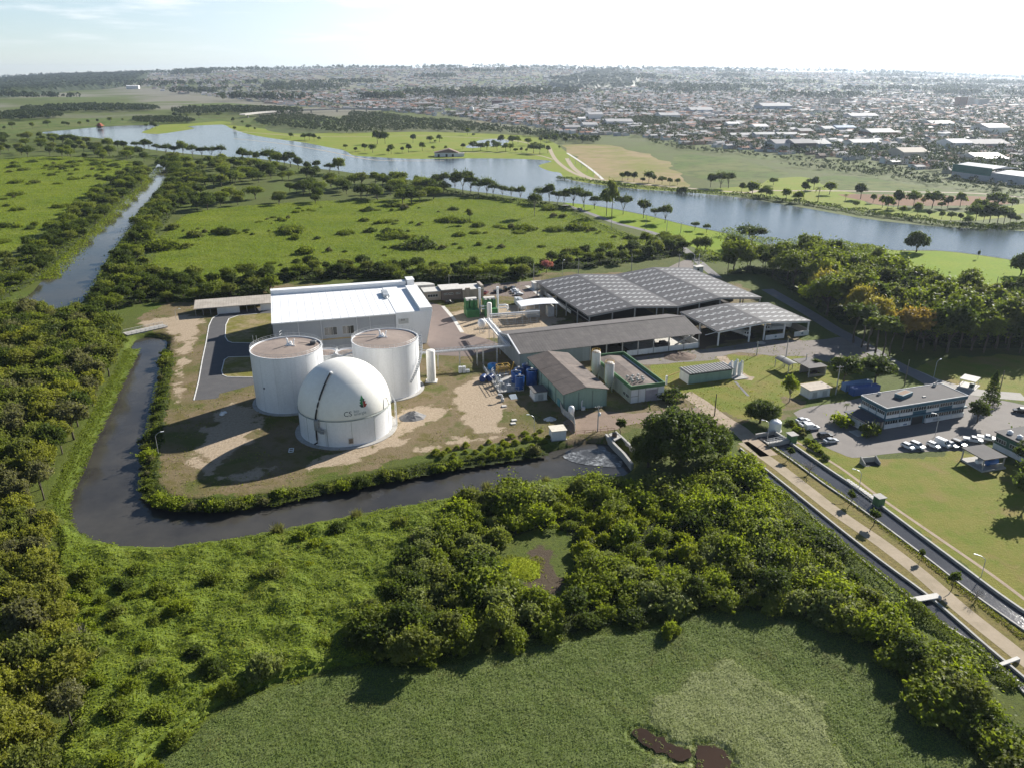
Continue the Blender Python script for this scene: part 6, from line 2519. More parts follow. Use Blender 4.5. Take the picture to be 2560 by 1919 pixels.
def car(style, pnt, label, pos, head, group=None, nm=None):
    prof, gb, gt, zr, cat, L = STYLES[style]
    t = thing(nm or {'pickup': 'pickup_truck', 'boxvan': 'box_pickup', 'van': 'delivery_van'}.get(style, 'parked_car'), label, cat, pos, R(head), group)
    if style == 'van':
        t.scale = (.9, .9, .9)
    w = .86 if style not in ('van', 'pickup') else .93
    mb = MB()
    n = len(prof)
    vs = []
    for y, s in ((-w, 0), (-w + .09, 1), (w - .09, 1), (w, 0)):
        for x, z in prof:
            vs.append((x * (1 if s else .985), y, z + (.035 if s and z > .6 else 0)))
    fs = []
    for k in range(3):
        for i in range(n):
            j = (i + 1) % n
            fs.append((k * n + i, k * n + j, (k + 1) * n + j, (k + 1) * n + i))
    fs += [tuple(reversed(range(n))), tuple(range(3 * n, 4 * n))]
    mb.add([(v[0], v[1], v[2]) for v in vs], fs)
    zb = min(.95, zr - .5) if style != 'van' else 1.25
    if style in ('suv', 'pickup'):
        zb = 1.08
    frustum(mb, (gt[0] - .02, gt[1] + .02, w * .8), (gt[0] + .1, gt[1] - .08, w * .72), zr - .09, zr)
    if style == 'van':
        frustum(mb, (-2.58, 1.0, w * .98), (-2.5, .9, w * .88), 1.26, zr - .02)
    for x0, x1 in ((gb[0], gt[0]), ((gb[0] + gb[1]) / 2 - .05, (gt[0] + gt[1]) / 2 - .05), (gb[1], gt[1])):
        for s in (-1, 1):
            mb.tube([(x0, s * w * .93, zb), (x1, s * w * .79, zr - .05)], .05, 4)
    body = mb.build('body', pnt, t)
    mb = MB()
    frustum(mb, (gb[0], gb[1], w * .91), (gt[0], gt[1], w * .78), zb - .02, zr - .085)
    mb.build('glass', GLASS, t)
    if style == 'pickup':
        mb = MB()
        mb.box(-2.5, -.78, 1.06, -.85, .78, 1.1)
        mb.build('load_bed', BLACK, t)
    if style == 'boxvan':
        mb = MB()
        mb.box(-2.35, -.88, .9, -.22, .88, 2.0, bev=.06)
        mb.build('cargo_box', pnt, t)
    r = .33 if style not in ('suv', 'pickup', 'van') else .38
    for x in (-L * .3, L * .31):
        for s in (-1, 1):
            mb = MB()
            mb.tube([(x, s * (w - .16), r), (x, s * (w + .03), r)], r, 14)
            wh = mb.build('wheel', TYRE, t)
            mb = MB()
            mb.tube([(x, s * (w + .031), r), (x, s * (w + .05), r)], r * .6, 10)
            mb.build('rim', RIM, wh)
    xm = max(p[0] for p in prof)
    for s in (-1, 1):
        mb = MB()
        mb.box(xm - .16, s * .62 - .16, .68, xm - .03, s * .62 + .16, .84)
        mb.build('headlight', LAMPG, t)
        mb = MB()
        mb.box(-xm + .0, s * .66 - .12, .72, -xm + .1, s * .66 + .12, .9)
        mb.build('tail_light', TAILG, t)
    return t


H0 = 100
car('sedan', PW, 'white sedan, the farthest of the three white cars near the bushes', Z4(197, 722), 15)
car('sedan', PW, 'white saloon between the farthest white sedan and the white box pickup', Z4(232, 757), 12)
car('boxvan', PW, 'white pickup with a closed cargo box on the grass edge of the car park', Z4(282, 785), 10)
car('suv', PB, 'black sport utility car beside the silver sedan', Z4(392, 858), 12)
car('sedan', PS, 'silver sedan parked beside the black sport utility car', Z4(445, 900), 14)
car('hatch', PW, 'white hatchback at the left end of the row facing the big lawn', Z4(1128, 952), -62)
car('suv', PW, 'white sport utility car, second in the row facing the big lawn', Z4(1208, 948), -60)
car('hatch', PW, 'white hatchback next to the tall white van in the row', Z4(1352, 942), -60)
car('van', PW, 'tall white van in the row facing the big lawn', Z4(1435, 930), -62)
car('sedan', PS, 'silver car with dark windows between the white van and the black car', Z4(1505, 935), -60)
car('suv', PB, 'black car at the right end of the row facing the big lawn', Z4(1572, 930), -60)
car('pickup', PW, 'white pickup truck partly hidden behind the carport roof', Z4(1700, 895), -25)
car('pickup', PW, 'white pickup truck beside the dark green building', Z4(1822, 880), -30)
car('suv', PB, 'black car in the shade at the far right of the car park', Z4(2120, 640), 160)
for k, (x, y, st, pn, hd, lab) in enumerate(((658, 278, 'hatch', PB, 75, 'black hatchback at the left end of the parking court'), (690, 278, 'suv', PB, 75, 'black sport utility car beside the dark red car'), (712, 280, 'sedan', PR, 75, 'dark red car in the parking court'),
                                             (790, 272, 'hatch', PB, 100, 'black car just right of the gap in the parking court row'), (830, 268, 'suv', PB, 100, 'black sport utility car by the black van'), (872, 255, 'van', PB, 100, 'black van at the back of the parking court'),
                                             (930, 243, 'sedan', PB, 170, 'black sedan in the back corner of the parking court'), (950, 260, 'sedan', PW, 15, 'white sedan, rear one of three in the parking court'), (962, 275, 'sedan', PS, 15, 'silver sedan, middle one of three in the parking court'),
                                             (985, 292, 'sedan', PW, 12, 'white sedan, front one of three in the parking court'), (408, 362, 'hatch', PB, 15, 'black car before the beige offices'))):
    car(st, pn, lab, Z2(x, y), hd)
car('sedan', PB, 'black car parked where the lake road meets the shore lawn', A2(1543, 990), -30)


def truck(pos, head, label):
    t = thing('tipper_truck', label, 'truck', pos, R(head))
    mb = MB()
    frustum(mb, (2.2, 4.0, 1.2), (2.25, 3.75, 1.1), .9, 2.9)
    mb.build('cab', PW, t)
    mb = MB()
    frustum(mb, (2.4, 4.02, 1.05), (2.45, 3.86, 1.0), 1.75, 2.55)
    frustum(mb, (2.7, 3.5, 1.21), (2.75, 3.4, 1.13), 1.8, 2.55)
    mb.build('glass', GLASS, t)
    mb = MB()
    mb.box(-4, -.5, .7, 3.9, .5, .95)
    mb.build('chassis', BLACK, t)
    mb = MB()
    mb.box(-4, -1.2, 1.0, 2.0, 1.2, 1.2)
    for y0, y1 in ((-1.25, -1.1), (1.1, 1.25)):
        mb.box(-4, y0, 1.2, 2.0, y1, 2.5)
    mb.box(1.85, -1.1, 1.2, 2.0, 1.1, 2.9)
    mb.box(-4, -1.1, 1.2, -3.85, 1.1, 2.4)
    mb.build('load_box', PW, t)
    mb = MB()
    mb.box(3.9, -1.15, .5, 4.1, 1.15, .95)
    mb.build('bumper', M('grey_bumper', (.3, .3, .31), .5), t)
    for x in (-2.9, -1.7, 3.0):
        for s in (-1, 1):
            mb = MB()
            mb.tube([(x, s * .85, .5), (x, s * 1.2, .5)], .5, 14)
            mb.build('wheel', TYRE, t)
    for s in (-1, 1):
        mb = MB()
        mb.box(4.03, s * .85 - .16, 1.0, 4.12, s * .85 + .16, 1.2)
        mb.build('headlight', LAMPG, t)


truck(Z3(1165, 625), -55, 'white tipper truck facing out of the left half of the truck shed')
truck(Z3(1440, 590), 190, 'white tipper truck behind the low wall of the truck shed')
truck(Z3(1500, 560), 150, 'white tipper truck deepest in the right half of the truck shed')

# ================================================================== PLANTS
LF = {
    'dark': M_leaf('leaf_dark_green', (.036, .056, .014), (.110, .145, .030), (.050, .066, .020)),
    'mid': M_leaf('leaf_mid_green', (.066, .098, .014), (.225, .262, .038), (.085, .105, .024)),
    'olive': M_leaf('leaf_olive', (.090, .118, .026), (.245, .270, .058), (.085, .090, .032)),
    'khaki': M_leaf('leaf_yellow_olive', (.125, .142, .022), (.310, .310, .055), (.110, .118, .032)),
    'fresh': M_leaf('leaf_fresh_green', (.100, .142, .012), (.270, .310, .032), (.120, .150, .03)),
    'lime': M_leaf('leaf_lime', (.150, .180, .012), (.310, .330, .030), (.150, .190, .02)),
    'pale': M_leaf('leaf_pale_green', (.125, .155, .045), (.280, .310, .105), (.135, .155, .05)),
    'rust': M_leaf('leaf_rusty', (.21, .135, .04), (.40, .27, .085), (.27, .20, .055)),
    'gold': M_leaf('leaf_golden_olive', (.19, .16, .03), (.40, .34, .085), (.24, .20, .045)),
    'pink': M_leaf('leaf_pink_blossom', (.34, .10, .14), (.5, .22, .26)),
    'grey': M_leaf('leaf_grey_olive', (.10, .103, .045), (.21, .205, .10), (.12, .118, .055)),
    'umb': M_leaf('leaf_umbrella', (.034, .050, .015), (.092, .120, .032), (.058, .070, .024)),
}
BARK = M('bark', (.105, .085, .065), .95, (.06, .05, .04), 2.0, 6)
PALEBARK = M('pale_bark', (.24, .215, .18), .9, (.14, .12, .10), 2.0, 6)


def crown_pts(lobes, n, r, low=-.45):
    L = np.array(lobes, float)
    w = (L[:, 3] * L[:, 4] + L[:, 3] * L[:, 5]) ** 1.0
    k = r.choice(len(L), n, p=w / w.sum())
    d = r.normal(0, 1, (n, 3))
    d /= np.linalg.norm(d, axis=1)[:, None]
    d[:, 2] = np.where(d[:, 2] < low, -d[:, 2], d[:, 2])
    q = 1.02 - .42 * r.random(n) ** 1.8 + .22 * np.maximum(0, r.random(n) - .8) * 5 * r.random(n)
    P = L[k, :3] + d * L[k, 3:6] * q[:, None]
    N = d / L[k, 3:6]
    N /= np.linalg.norm(N, axis=1)[:, None]
    tl = r.random(len(L))
    tint = np.clip(.15 + .45 * tl[k] + .4 * r.random(n), 0, 1)
    # loose sprays that break the outline
    m = n // 22
    i = r.integers(0, n, m)
    st = N[i] + r.normal(0, .35, (m, 3)) + np.array([0, 0, .35])
    ln = L[k[i], 3] * r.uniform(.25, .75, m)
    u = np.linspace(.15, 1, 4)
    Pe = (P[i][:, None] + st[:, None] * (ln[:, None] * u)[:, :, None]).reshape(-1, 3)
    return np.concatenate([P, Pe]), np.concatenate([N, np.repeat(st, 4, 0)]), np.concatenate([tint, np.clip(np.repeat(tint[i], 4) + .15, 0, 1)])


def lobed(cx, cy, cz, rx, rz, n, r, sub=.42, flat=1.0):
    """a big crown made of many clumps sitting on an egg shape, plus its inner mass."""
    out = [(cx, cy, cz, rx * .6, rx * .6, rz * .62)]
    for i in range(n):
        u = (i + .5) / n
        z = 1 - 1.45 * u
        a = i * 2.39996 + r.normal(0, .3)
        s = math.sqrt(max(0, 1 - z * z))
        q = sub * rx * r.uniform(.5, 1.3)
        e = r.uniform(.5, 1.12)
        out.append((cx + rx * .76 * e * s * math.cos(a), cy + rx * .76 * e * s * math.sin(a), cz + rz * .76 * (.25 + .75 * e) * z, q, q, q * flat * r.uniform(.75, 1.0)))
    return out


def limbs(mb, base, tops, r0, sway=.1, r=None):
    for tp in tops:
        a, b = Vector(base), Vector(tp)
        m = a.lerp(b, .5) + Vector((r.normal(0, sway), r.normal(0, sway), .12 * (b - a).length))
        mb.tube([a, m, b], r0, 6, r1=r0 * .35)


POOL = {}


def proto(sp, build, cat):
    POOL.setdefault(sp, []).append(dict(build=build, cat=cat, root=None, used=False))


NAME = {'broad': 'broadleaf_tree', 'olive': 'woodland_tree', 'khaki': 'woodland_tree', 'umbrella': 'umbrella_tree', 'euc': 'eucalyptus_tree', 'pine': 'pine_tree', 'conifer': 'conifer_tree', 'ball': 'clipped_tree',
        'globe': 'globe_tree', 'palm': 'palm_tree', 'bare': 'bare_tree', 'pink': 'blossom_tree', 'rust': 'autumn_tree', 'shrub': 'shrub', 'bush': 'bush', 'limebush': 'lime_bush', 'spread': 'spreading_bush', 'park': 'park_tree', 'tuft': 'reed_bush', 'yard': 'yard_tree', 'big': 'shade_tree'}


def make_plant(sp, P, N, tint, mat, size, r, trunk_fn=None, jitter=.95, trunk_mat=None, part='crown'):
    V = leaves(P, N, size, r, jitter)
    me = quads_mesh(part if trunk_fn else NAME[sp], V, mat, tint)
    if not trunk_fn:
        o = bpy.data.objects.new(NAME[sp], me)
        C.objects.link(o)
        return o
    t = bpy.data.objects.new(NAME[sp], None)
    C.objects.link(t)
    t.empty_display_size = .5
    o = bpy.data.objects.new('crown', me)
    C.objects.link(o)
    o.parent = t
    mb = MB()
    trunk_fn(mb)
    mb.build('trunk', trunk_mat or BARK, t, smooth=True)
    return t


def tree_builder(sp, seed, h, cz, rx, rz, nl, n, size, mat, fork=.35, r0=.22, sub=.42, trunk_mat=None, flat=1.0, low=-.45, nb=5):
    def f():
        r = np.random.default_rng(seed)
        lob = lobed(0, 0, cz, rx, rz, nl, r, sub, flat)
        P, N, ti = crown_pts(lob, n, r, low)

        def tr(mb):
            mb.tube([(0, 0, -.4), (r.normal(0, .1), r.normal(0, .1), h * fork * .5), (r.normal(0, .15), r.normal(0, .15), h * fork)], r0, 8, r1=r0 * .7)
            limbs(mb, (0, 0, h * fork * .95), [lob[1 + int(k)][:3] for k in r.choice(len(lob) - 1, min(nb, len(lob) - 1), replace=False)], r0 * .6, .3, r)
            mb.tube([(0, 0, h * fork * .95), (.1, .1, cz + rz * .5)], r0 * .7, 6, r1=r0 * .2)
        return make_plant(sp, P, N, ti, LF[mat], size, r, tr, trunk_mat=trunk_mat)
    return f, h


def shrub_builder(sp, seed, h, rx, nl, n, size, mat, spread=1.0):
    def f():
        r = np.random.default_rng(seed)
        lob = [(0, 0, h * .38, rx * .7, rx * .7, h * .5)]
        for i in range(nl + 8):
            a, d = r.uniform(0, 6.28), rx * math.sqrt(r.random()) * .95 * spread
            q = rx * r.uniform(.13, .46)
            z = h * (.78 - .5 * (d / rx) ** 1.5) * r.uniform(.8, 1.08) - q * .35
            lob.append((d * math.cos(a), d * math.sin(a), max(.2 * h, z), q, q, q * r.uniform(.7, .95)))
        P, N, ti = crown_pts(lob, n, r, -.3)
        P[:, 2] = np.maximum(P[:, 2], .05)
        return make_plant(sp, P, N, ti, LF[mat], size, r)
    return f, h


def flat_builder(sp, seed, h, rx, mat, n=3000, size=.8, forks=5):
    """umbrella crowns: bare forked stems under a wide flat top."""
    def f():
        r = np.random.default_rng(seed)
        lob = []
        for i in range(forks + 4):
            a, d = i * 2.4 + r.normal(0, .3), rx * math.sqrt((i + .4) / (forks + 4)) * .78
            q = rx * r.uniform(.34, .5)
            lob.append((d * math.cos(a), d * math.sin(a), h * (.78 - .17 * (d / rx) ** 2) + r.normal(0, .03 * h), q, q, q * .8))
        P, N, ti = crown_pts(lob, n, r, -.25)

        def tr(mb):
            mb.tube([(0, 0, -.4), (.1, 0, h * .16), (0, .1, h * .28)], .26, 7, r1=.2)
            limbs(mb, (0, .05, h * .24), [(l[0], l[1], l[2] - .1 * h * .3) for l in lob[:forks + 2]], .14, .35, r)
        return make_plant(sp, P, N, ti, LF[mat], size, r, tr, trunk_mat=PALEBARK if seed % 2 else BARK)
    return f, h


for s, (m_, rx, rz, h) in enumerate((('dark', 3.6, 3.0, 8), ('dark', 4.2, 3.2, 8.5), ('mid', 3.6, 2.9, 8), ('mid', 4.4, 2.8, 8), ('dark', 3.0, 3.2, 8), ('olive', 3.8, 2.9, 8))):
    proto('broad', tree_builder('broad', 100 + s, h, h - rz * .95, rx, rz, 16, 2600, .62, m_, .3), 'tree')
for s, (m_, rx, rz, h) in enumerate((('olive', 4.4, 3.4, 10), ('olive', 4.0, 3.8, 10.5), ('mid', 4.6, 3.4, 10), ('grey', 3.8, 3.4, 10), ('dark', 4.2, 3.6, 10), ('khaki', 4.2, 3.6, 10))):
    proto('olive', tree_builder('olive', 200 + s, h, h - rz * .95, rx, rz, 24, 5200, .55, m_, .35, .24, .34), 'tree')
for s, (m_, rx, rz, h) in enumerate((('khaki', 3.8, 3.4, 9), ('khaki', 4.2, 3.8, 9.5), ('olive', 3.6, 3.2, 9), ('grey', 3.4, 3.4, 9))):
    proto('khaki', tree_builder('khaki', 250 + s, h, h - rz * .92, rx, rz, 26, 6000, .5, m_, .35, .2, .32), 'tree')
for s, (rx, h) in enumerate(((5.5, 11), (6.2, 12), (4.6, 10.5))):
    proto('umbrella', flat_builder('umbrella', 300 + s, h, rx, 'umb'), 'tree')
for s, (rx, rz, h) in enumerate(((3.2, 2.6, 8), (3.8, 2.5, 8), (2.8, 2.9, 8))):
    proto('park', tree_builder('park', 330 + s, h, h - rz, rx, rz, 10, 900, 1.0, ('umb', 'dark', 'mid')[s], .45, .2, .45), 'tree')
for s, (rx, rz, h) in enumerate(((4.2, 4.6, 13), (3.6, 5.0, 14), (4.8, 4.4, 13))):
    proto('euc', tree_builder('euc', 350 + s, h, h - rz, rx, rz, 15, 3200, .72, ('dark', 'olive', 'mid')[s], .5, .26, .36, BARK), 'tree')
proto('rust', tree_builder('rust', 370, 12, 8.0, 4.4, 4.2, 22, 4200, .62, 'rust', .4), 'tree')
proto('rust', tree_builder('rust', 371, 12, 7.6, 4.6, 4.6, 26, 5200, .62, 'gold', .4), 'tree')
for s in range(2):
    proto('pine', tree_builder('pine', 380 + s, 12, 10.0, 2.2, 2.4, 9, 1500, .55, ('mid', 'dark')[s], .72, .18, .45), 'tree')
proto('ball', tree_builder('ball', 390, 3.4, 2.5, 1.15, .95, 8, 1300, .3, 'dark', .5, .09, .4), 'tree')
proto('ball', tree_builder('ball', 391, 3.4, 2.45, 1.0, 1.0, 8, 1300, .3, 'umb', .5, .09, .4), 'tree')
proto('globe', tree_builder('globe', 395, 11, 5.6, 7.2, 5.6, 44, 7000, .8, 'dark', .2, .5, .25), 'tree')
proto('pink', tree_builder('pink', 396, 6, 4.2, 2.8, 1.9, 10, 1600, .5, 'pink', .4), 'tree')
proto('yard', tree_builder('yard', 397, 9, 6.0, 3.6, 3.2, 16, 2600, .5, 'fresh', .3, .22, .32, PALEBARK, nb=8), 'tree')
for s in range(2):
    proto('big', tree_builder('big', 398 + s, 13, 6.2, 8.6, 6.8, 70, 20000, .58, 'dark', .2, .6, .22, low=-.7, nb=10), 'tree')
for s, (m_, rx, h) in enumerate((('mid', 2.5, 3.6), ('fresh', 2.3, 3.4), ('mid', 2.9, 4.0), ('pale', 2.2, 3.6), ('olive', 2.4, 3.4), ('dark', 2.6, 3.8), ('fresh', 2.8, 3.8))):
    proto('shrub', shrub_builder('shrub', 400 + s, h, rx, 13, 3400, .40, m_), 'shrub')
for s in range(3):
    proto('limebush', shrub_builder('limebush', 420 + s, 3.2, 2.0, 8, 2400, .36, ('lime', 'fresh', 'lime')[s]), 'bush')
for s, (m_, rx, h) in enumerate((('mid', 2.0, 2.2), ('dark', 2.4, 2.4), ('fresh', 2.0, 2.0), ('grey', 1.6, 2.2), ('olive', 2.2, 2.2))):
    proto('bush', shrub_builder('bush', 430 + s, h, rx, 8, 1300, .45, m_), 'bush')
for s, m_ in enumerate(('dark', 'mid', 'mid')):
    proto('spread', shrub_builder('spread', 440 + s, 2.6, 4.4, 16, 2400, .6, m_), 'bush')


def conifer():
    r = np.random.default_rng(500)
    n = 2600
    z = r.random(n) ** 1.25
    tier = np.floor(z * 11)
    rad = 3.3 * (1 - z) ** .7 * (.35 + .65 * np.abs(np.sin(z * 26 + 1.3 * np.sin(3 * r.random(n))))) * np.sqrt(r.random(n) * .6 + .4)
    a = r.uniform(0, 6.283, n)
    P = np.stack([rad * np.cos(a), rad * np.sin(a), 1.4 + 10.4 * z - .25 * rad], 1)
    N = np.stack([np.cos(a), np.sin(a), .5 + 0 * a], 1)
    return make_plant('conifer', P, N, r.random(n), LF['dark'], .5, r, lambda mb: mb.tube([(0, 0, -.3), (0, 0, 11.6)], .24, 8, r1=.05))


proto('conifer', (conifer, 12), 'tree')


def palm():
    r = np.random.default_rng(510)
    V, ti = [], []
    top = Vector((.2, 0, 9))
    for k in range(20):
        a, e = k * 2.399, r.uniform(-.1, 1.0)
        d = Vector((math.cos(a), math.sin(a), 0))
        pts = [top + d * (3.2 * u) + Vector((0, 0, 3.0 * u * math.sin(e) - 2.8 * u * u)) for u in np.linspace(0, 1, 6)]
        s = Vector((-d.y, d.x, 0))
        for i in range(5):
            w0, w1 = .42 * (1 - i / 6), .42 * (1 - (i + 1) / 6)
            V.append([pts[i] - s * w0, pts[i + 1] - s * w1, pts[i + 1] + s * w1 - Vector((0, 0, .15)), pts[i] + s * w0 - Vector((0, 0, .15))])
            ti.append(r.random())
    t = bpy.data.objects.new('palm_tree', None)
    C.objects.link(t)
    o = bpy.data.objects.new('crown', quads_mesh('crown', np.array(V), LF['mid'], ti))
    C.objects.link(o)
    o.parent = t
    mb = MB()
    mb.tube([(0, 0, -.3), (.05, 0, 4), (.2, 0, 9)], .2, 8, r1=.15)
    mb.build('trunk', BARK, t, smooth=True)
    return t


proto('palm', (palm, 9), 'tree')


def bare():
    r = np.random.default_rng(520)
    t = bpy.data.objects.new('bare_tree', None)
    C.objects.link(t)
    mb = MB()
    mb.tube([(0, 0, -.2), (0, 0, 1.2)], .12, 6, r1=.1)
    mb.build('trunk', PALEBARK, t)
    mb = MB()
    for k in range(16):
        a, e = k * 2.4, r.uniform(.4, 1.2)
        p = Vector((0, 0, 1.1))
        d = Vector((math.cos(a) * math.cos(e), math.sin(a) * math.cos(e), math.sin(e)))
        q = p + d * 1.3
        mb.tube([p, q], .05, 4, r1=.03)
        for j in range(3):
            d2 = (d + Vector(r.normal(0, .5, 3))).normalized()
            mb.tube([q - d * .1, q + d2 * r.uniform(.7, 1.3)], .03, 3, r1=.012)
    mb.build('branches', M('grey_twig', (.26, .23, .20), .9), t)
    return t


proto('bare', (bare, 3.4), 'tree')


def tuft():
    r = np.random.default_rng(530)
    n = 420
    a, l = r.uniform(0, 6.283, n), r.uniform(.9, 2.0, n)
    V = []
    for i in range(n):
        d = Vector((math.cos(a[i]), math.sin(a[i]), 0)) * r.uniform(.15, .8)
        p = Vector(r.normal(0, .3, 3)) * Vector((1, 1, 0))
        s = Vector((-math.sin(a[i]), math.cos(a[i]), 0)) * .06
        q = p + (d + Vector((0, 0, 1))).normalized() * l[i]
        V.append([p - s, q - s * .3, q + s * .3, p + s])
    o = bpy.data.objects.new('reed_bush', quads_mesh('reed_bush', np.array(V), LF['grey'], r.random(n)))
    C.objects.link(o)
    return o


proto('tuft', (tuft, 2.0), 'bush')
prng = random.Random(5)


def plant(sp, pos, h, label, group=None, wide=1.0, v=None, z=0.0, cat=None, nm=None):
    pool = POOL[sp]
    e = pool[v if v is not None else prng.randrange(len(pool))]
    fn, h0 = e['build']
    if e['root'] is None:
        e['root'] = fn()
    s = h / h0
    sc = (s * wide * prng.uniform(.8, 1.22), s * wide * prng.uniform(.8, 1.22), s)
    rz = prng.uniform(0, 6.283)
    if not e['used']:
        o = e['root']
        e['used'] = True
        o.location, o.rotation_euler, o.scale = (pos[0], pos[1], z), (0, 0, rz), sc
        tag(o, label, cat or e['cat'], group)
    else:
        o = dup(e['root'], (pos[0], pos[1], z), rz, label, group, sc)
        o['category'] = cat or e['cat']
        if not group and 'group' in o:
            del o['group']
    if nm:
        o.name = nm
    return o


# ---- woods on the far side of the river (left)
W1 = poly(D, (-90, 730), (0, 712), (80, 700), (150, 705), (215, 722), (258, 745), (262, 775), (238, 808), (216, 855), (190, 905), (165, 945), (142, 990), (126, 1040), (104, 1090), (60, 1120), (0, 1135), (-100, 1120))
for p in scatter(W1, 5.0, 170, 41):
    plant('olive', p, prng.uniform(8.5, 12), 'olive green tree in the dense wood on the outer bank of the river bend', 'trees of the river wood', 1.05)
W2 = poly(D, (-140, 1160), (0, 1150), (85, 1128), (130, 1190), (112, 1265), (140, 1350), (172, 1450), (165, 1560), (110, 1690), (60, 1800), (-160, 1800))
for p in scatter(W2, 4.2, 130, 42):
    plant('khaki', p, prng.uniform(6.5, 9.5), 'yellowish olive tree in the wood at the lower left corner', 'trees of the lower left wood', 1.05)
for x, y, h in ((60, 905, 8), (35, 1020, 9), (150, 930, 7), (110, 1330, 7), (90, 1545, 8), (40, 1440, 7.5), (180, 1390, 5)):
    plant('bare', D(x, y), h, 'leafless grey tree among the green crowns of the river wood', 'leafless trees of the river wood', .55)
# ---- thicket in front
THICKET = smooth_poly(poly(D, (850, 1250), (905, 1185), (985, 1120), (1060, 1080), (1160, 1068), (1240, 1062), (1330, 1045), (1400, 1070), (1500, 1045), (1590, 1010), (1632, 1040), (1690, 1105), (1760, 1180), (1850, 1270), (1930, 1340), (2010, 1410), (2110, 1520), (2200, 1610), (2260, 1690),
                           (2190, 1700), (2090, 1600), (1985, 1500), (1900, 1400), (1800, 1350), (1700, 1325), (1600, 1310), (1480, 1318), (1400, 1350), (1300, 1360), (1180, 1380), (1080, 1400), (980, 1420), (880, 1435), (800, 1400), (790, 1330)), 2)
CLEAR2 = smooth_poly(poly(D, (1045, 1200), (1090, 1165), (1160, 1135), (1225, 1145), (1255, 1200), (1225, 1300), (1150, 1310), (1120, 1275), (1055, 1255)), 2)
LIMEZ = poly(D, (1180, 1085), (1300, 1070), (1420, 1110), (1500, 1150), (1490, 1230), (1420, 1260), (1300, 1230), (1215, 1180))
TH = scatter(THICKET, lambda x, y: 2.9 + 2.0 * vnoise(x / 9, y / 9, 77), 330, 43, holes=(CLEAR2,))
n_sh = 0
for p in TH:
    lz = inside(LIMEZ, np.array([p[0]]), np.array([p[1]]))[0]
    if lz and prng.random() < .7:
        plant('limebush', p, prng.uniform(2.6, 4.0), 'yellow green rounded bush in the bright middle of the thicket', 'lime bushes of the thicket', 1.05)
    elif n_sh < 290:
        n_sh += 1
        plant('shrub', p, 1.9 + 4.6 * vnoise(p[0] / 7, p[1] / 7, 55) * prng.uniform(.75, 1.2), 'leafy green shrub in the thicket between the river and the floating plants', 'shrubs of the thicket', 1.15)
for x, y, h, w in ((876, 1365, 6.5, 1.2), (905, 1432, 6.5, 1.15), (975, 1380, 5.5, 1.1), (1080, 1375, 6, 1.1), (1240, 1335, 6, 1.1), (1500, 1300, 5.5, 1.1), (1660, 1290, 6, 1.1), (1960, 1440, 6, 1.1), (2080, 1540, 6, 1.1)):
    plant('broad', D(x, y), h, 'taller leafy tree on the pond side edge of the thicket', 'edge trees of the thicket', w)
for p, v_ in ((D(1448, 1372), 1), (D(1470, 1318), 1)):
    plant('limebush', p, 3.2, 'separate lime green bush standing out into the floating plants' if v_ and p[1] < 128 else 'lime green bush at the notch of the thicket edge', None, .9, 1)
# big dark trees by the weir
plant('big', D(1472, 1000), 16.0, 'huge dark green shade tree between the weir and the canals', None, 1.0, 0)
plant('big', D(1400, 1008), 10.5, 'dark green shade tree leaning over the weir, left of the huge one', None, .8, 1)
plant('big', D(1552, 990), 10.0, 'dark green shade tree at the canal end, right of the huge one', None, .75, 1)
plant('big', D(1642, 912), 7.6, 'low wide dark tree beside the white water tank', None, .98, 0)
plant('yard', D(1704, 868), 9.2, 'airy green tree with pale trunk before the transformer hut', None, 1.0)
plant('ball', D(1340, 938), 4.6, 'small dense cone shaped tree beside the weir fence', None, 1.0, 0)
plant('bush', D(1452, 862), 3.6, 'dark spiky bush at the front corner of the flat roofed works', None, 1.1, 1)
plant('bush', D(1812, 915), 3.2, 'leafy bush in the bed west of the office building wing', None, 1.1, 2)
plant('palm', D(1826, 893), 3.4, 'small palm tree behind the office building wing', None, 1.0)
plant('bush', D(1879, 938), 3.9, 'round leafy bush before the porch of the office building', None, .9, 0)
plant('broad', D(2110, 912), 6.4, 'dark round tree at the right end of the office building', None, 1.0, 0)
plant('conifer', D(2137, 874), 12.0, 'dark green conifer on the lawn behind the car park', None, 1.0)
plant('broad', D(1822, 826), 8.5, 'dense dark tree behind the blue containers, the left one', None, 1.45, 1)
plant('broad', D(1890, 828), 9.0, 'dense dark tree behind the blue containers, the right one', None, 1.5, 0)
plant('broad', D(1760, 800), 4.2, 'bushy tree between the kiosk and the lane', None, 1.1, 4)
plant('bush', D(1505, 925), 2.4, 'thin shrub beside the dark pole on the earth road', None, .8, 3)
for k, (x, y, h, sp) in enumerate(((635, 95, 3.2, 'ball'), (735, 168, 3.6, 'bare'), (945, 322, 3.4, 'ball'), (1060, 430, 3.9, 'ball'), (1300, 606, 2.5, 'ball'), (1455, 757, 4.2, 'ball'), (1578, 808, 2.8, 'bare'))):
    plant(sp, Z6(x, y), h, ['small dark clipped tree at the upper end of the canal path', 'leafless pale tree beside the far canal', 'small dark clipped tree near the canal railing', 'round dark clipped tree below the green gauge hut', 'smallest dark clipped tree on the canal path',
                            'largest dark clipped tree, near the concrete slab bridge', 'little leafless sapling at the lower end of the canal path'][k], None, .8 if k == 4 else 1.0, 0)
for x, y, h in ((1775, 430, 8.5), (1790, 215, 7.5), (1800, 300, 7)):
    q = Z6(x, y)
    L_ = h * .68 / math.tan(SUN_EL)
    plant('broad', (q[0] + L_ * math.sin(SUN_AZ), q[1] + L_ * math.cos(SUN_AZ)), h, 'dark tree at the right edge shading the big lawn', 'trees shading the big lawn', 1.15, 0)
plant('bush', D(2206, 952), 3.4, 'dark bush beside the green building at the right edge', None, 1.2, 1)
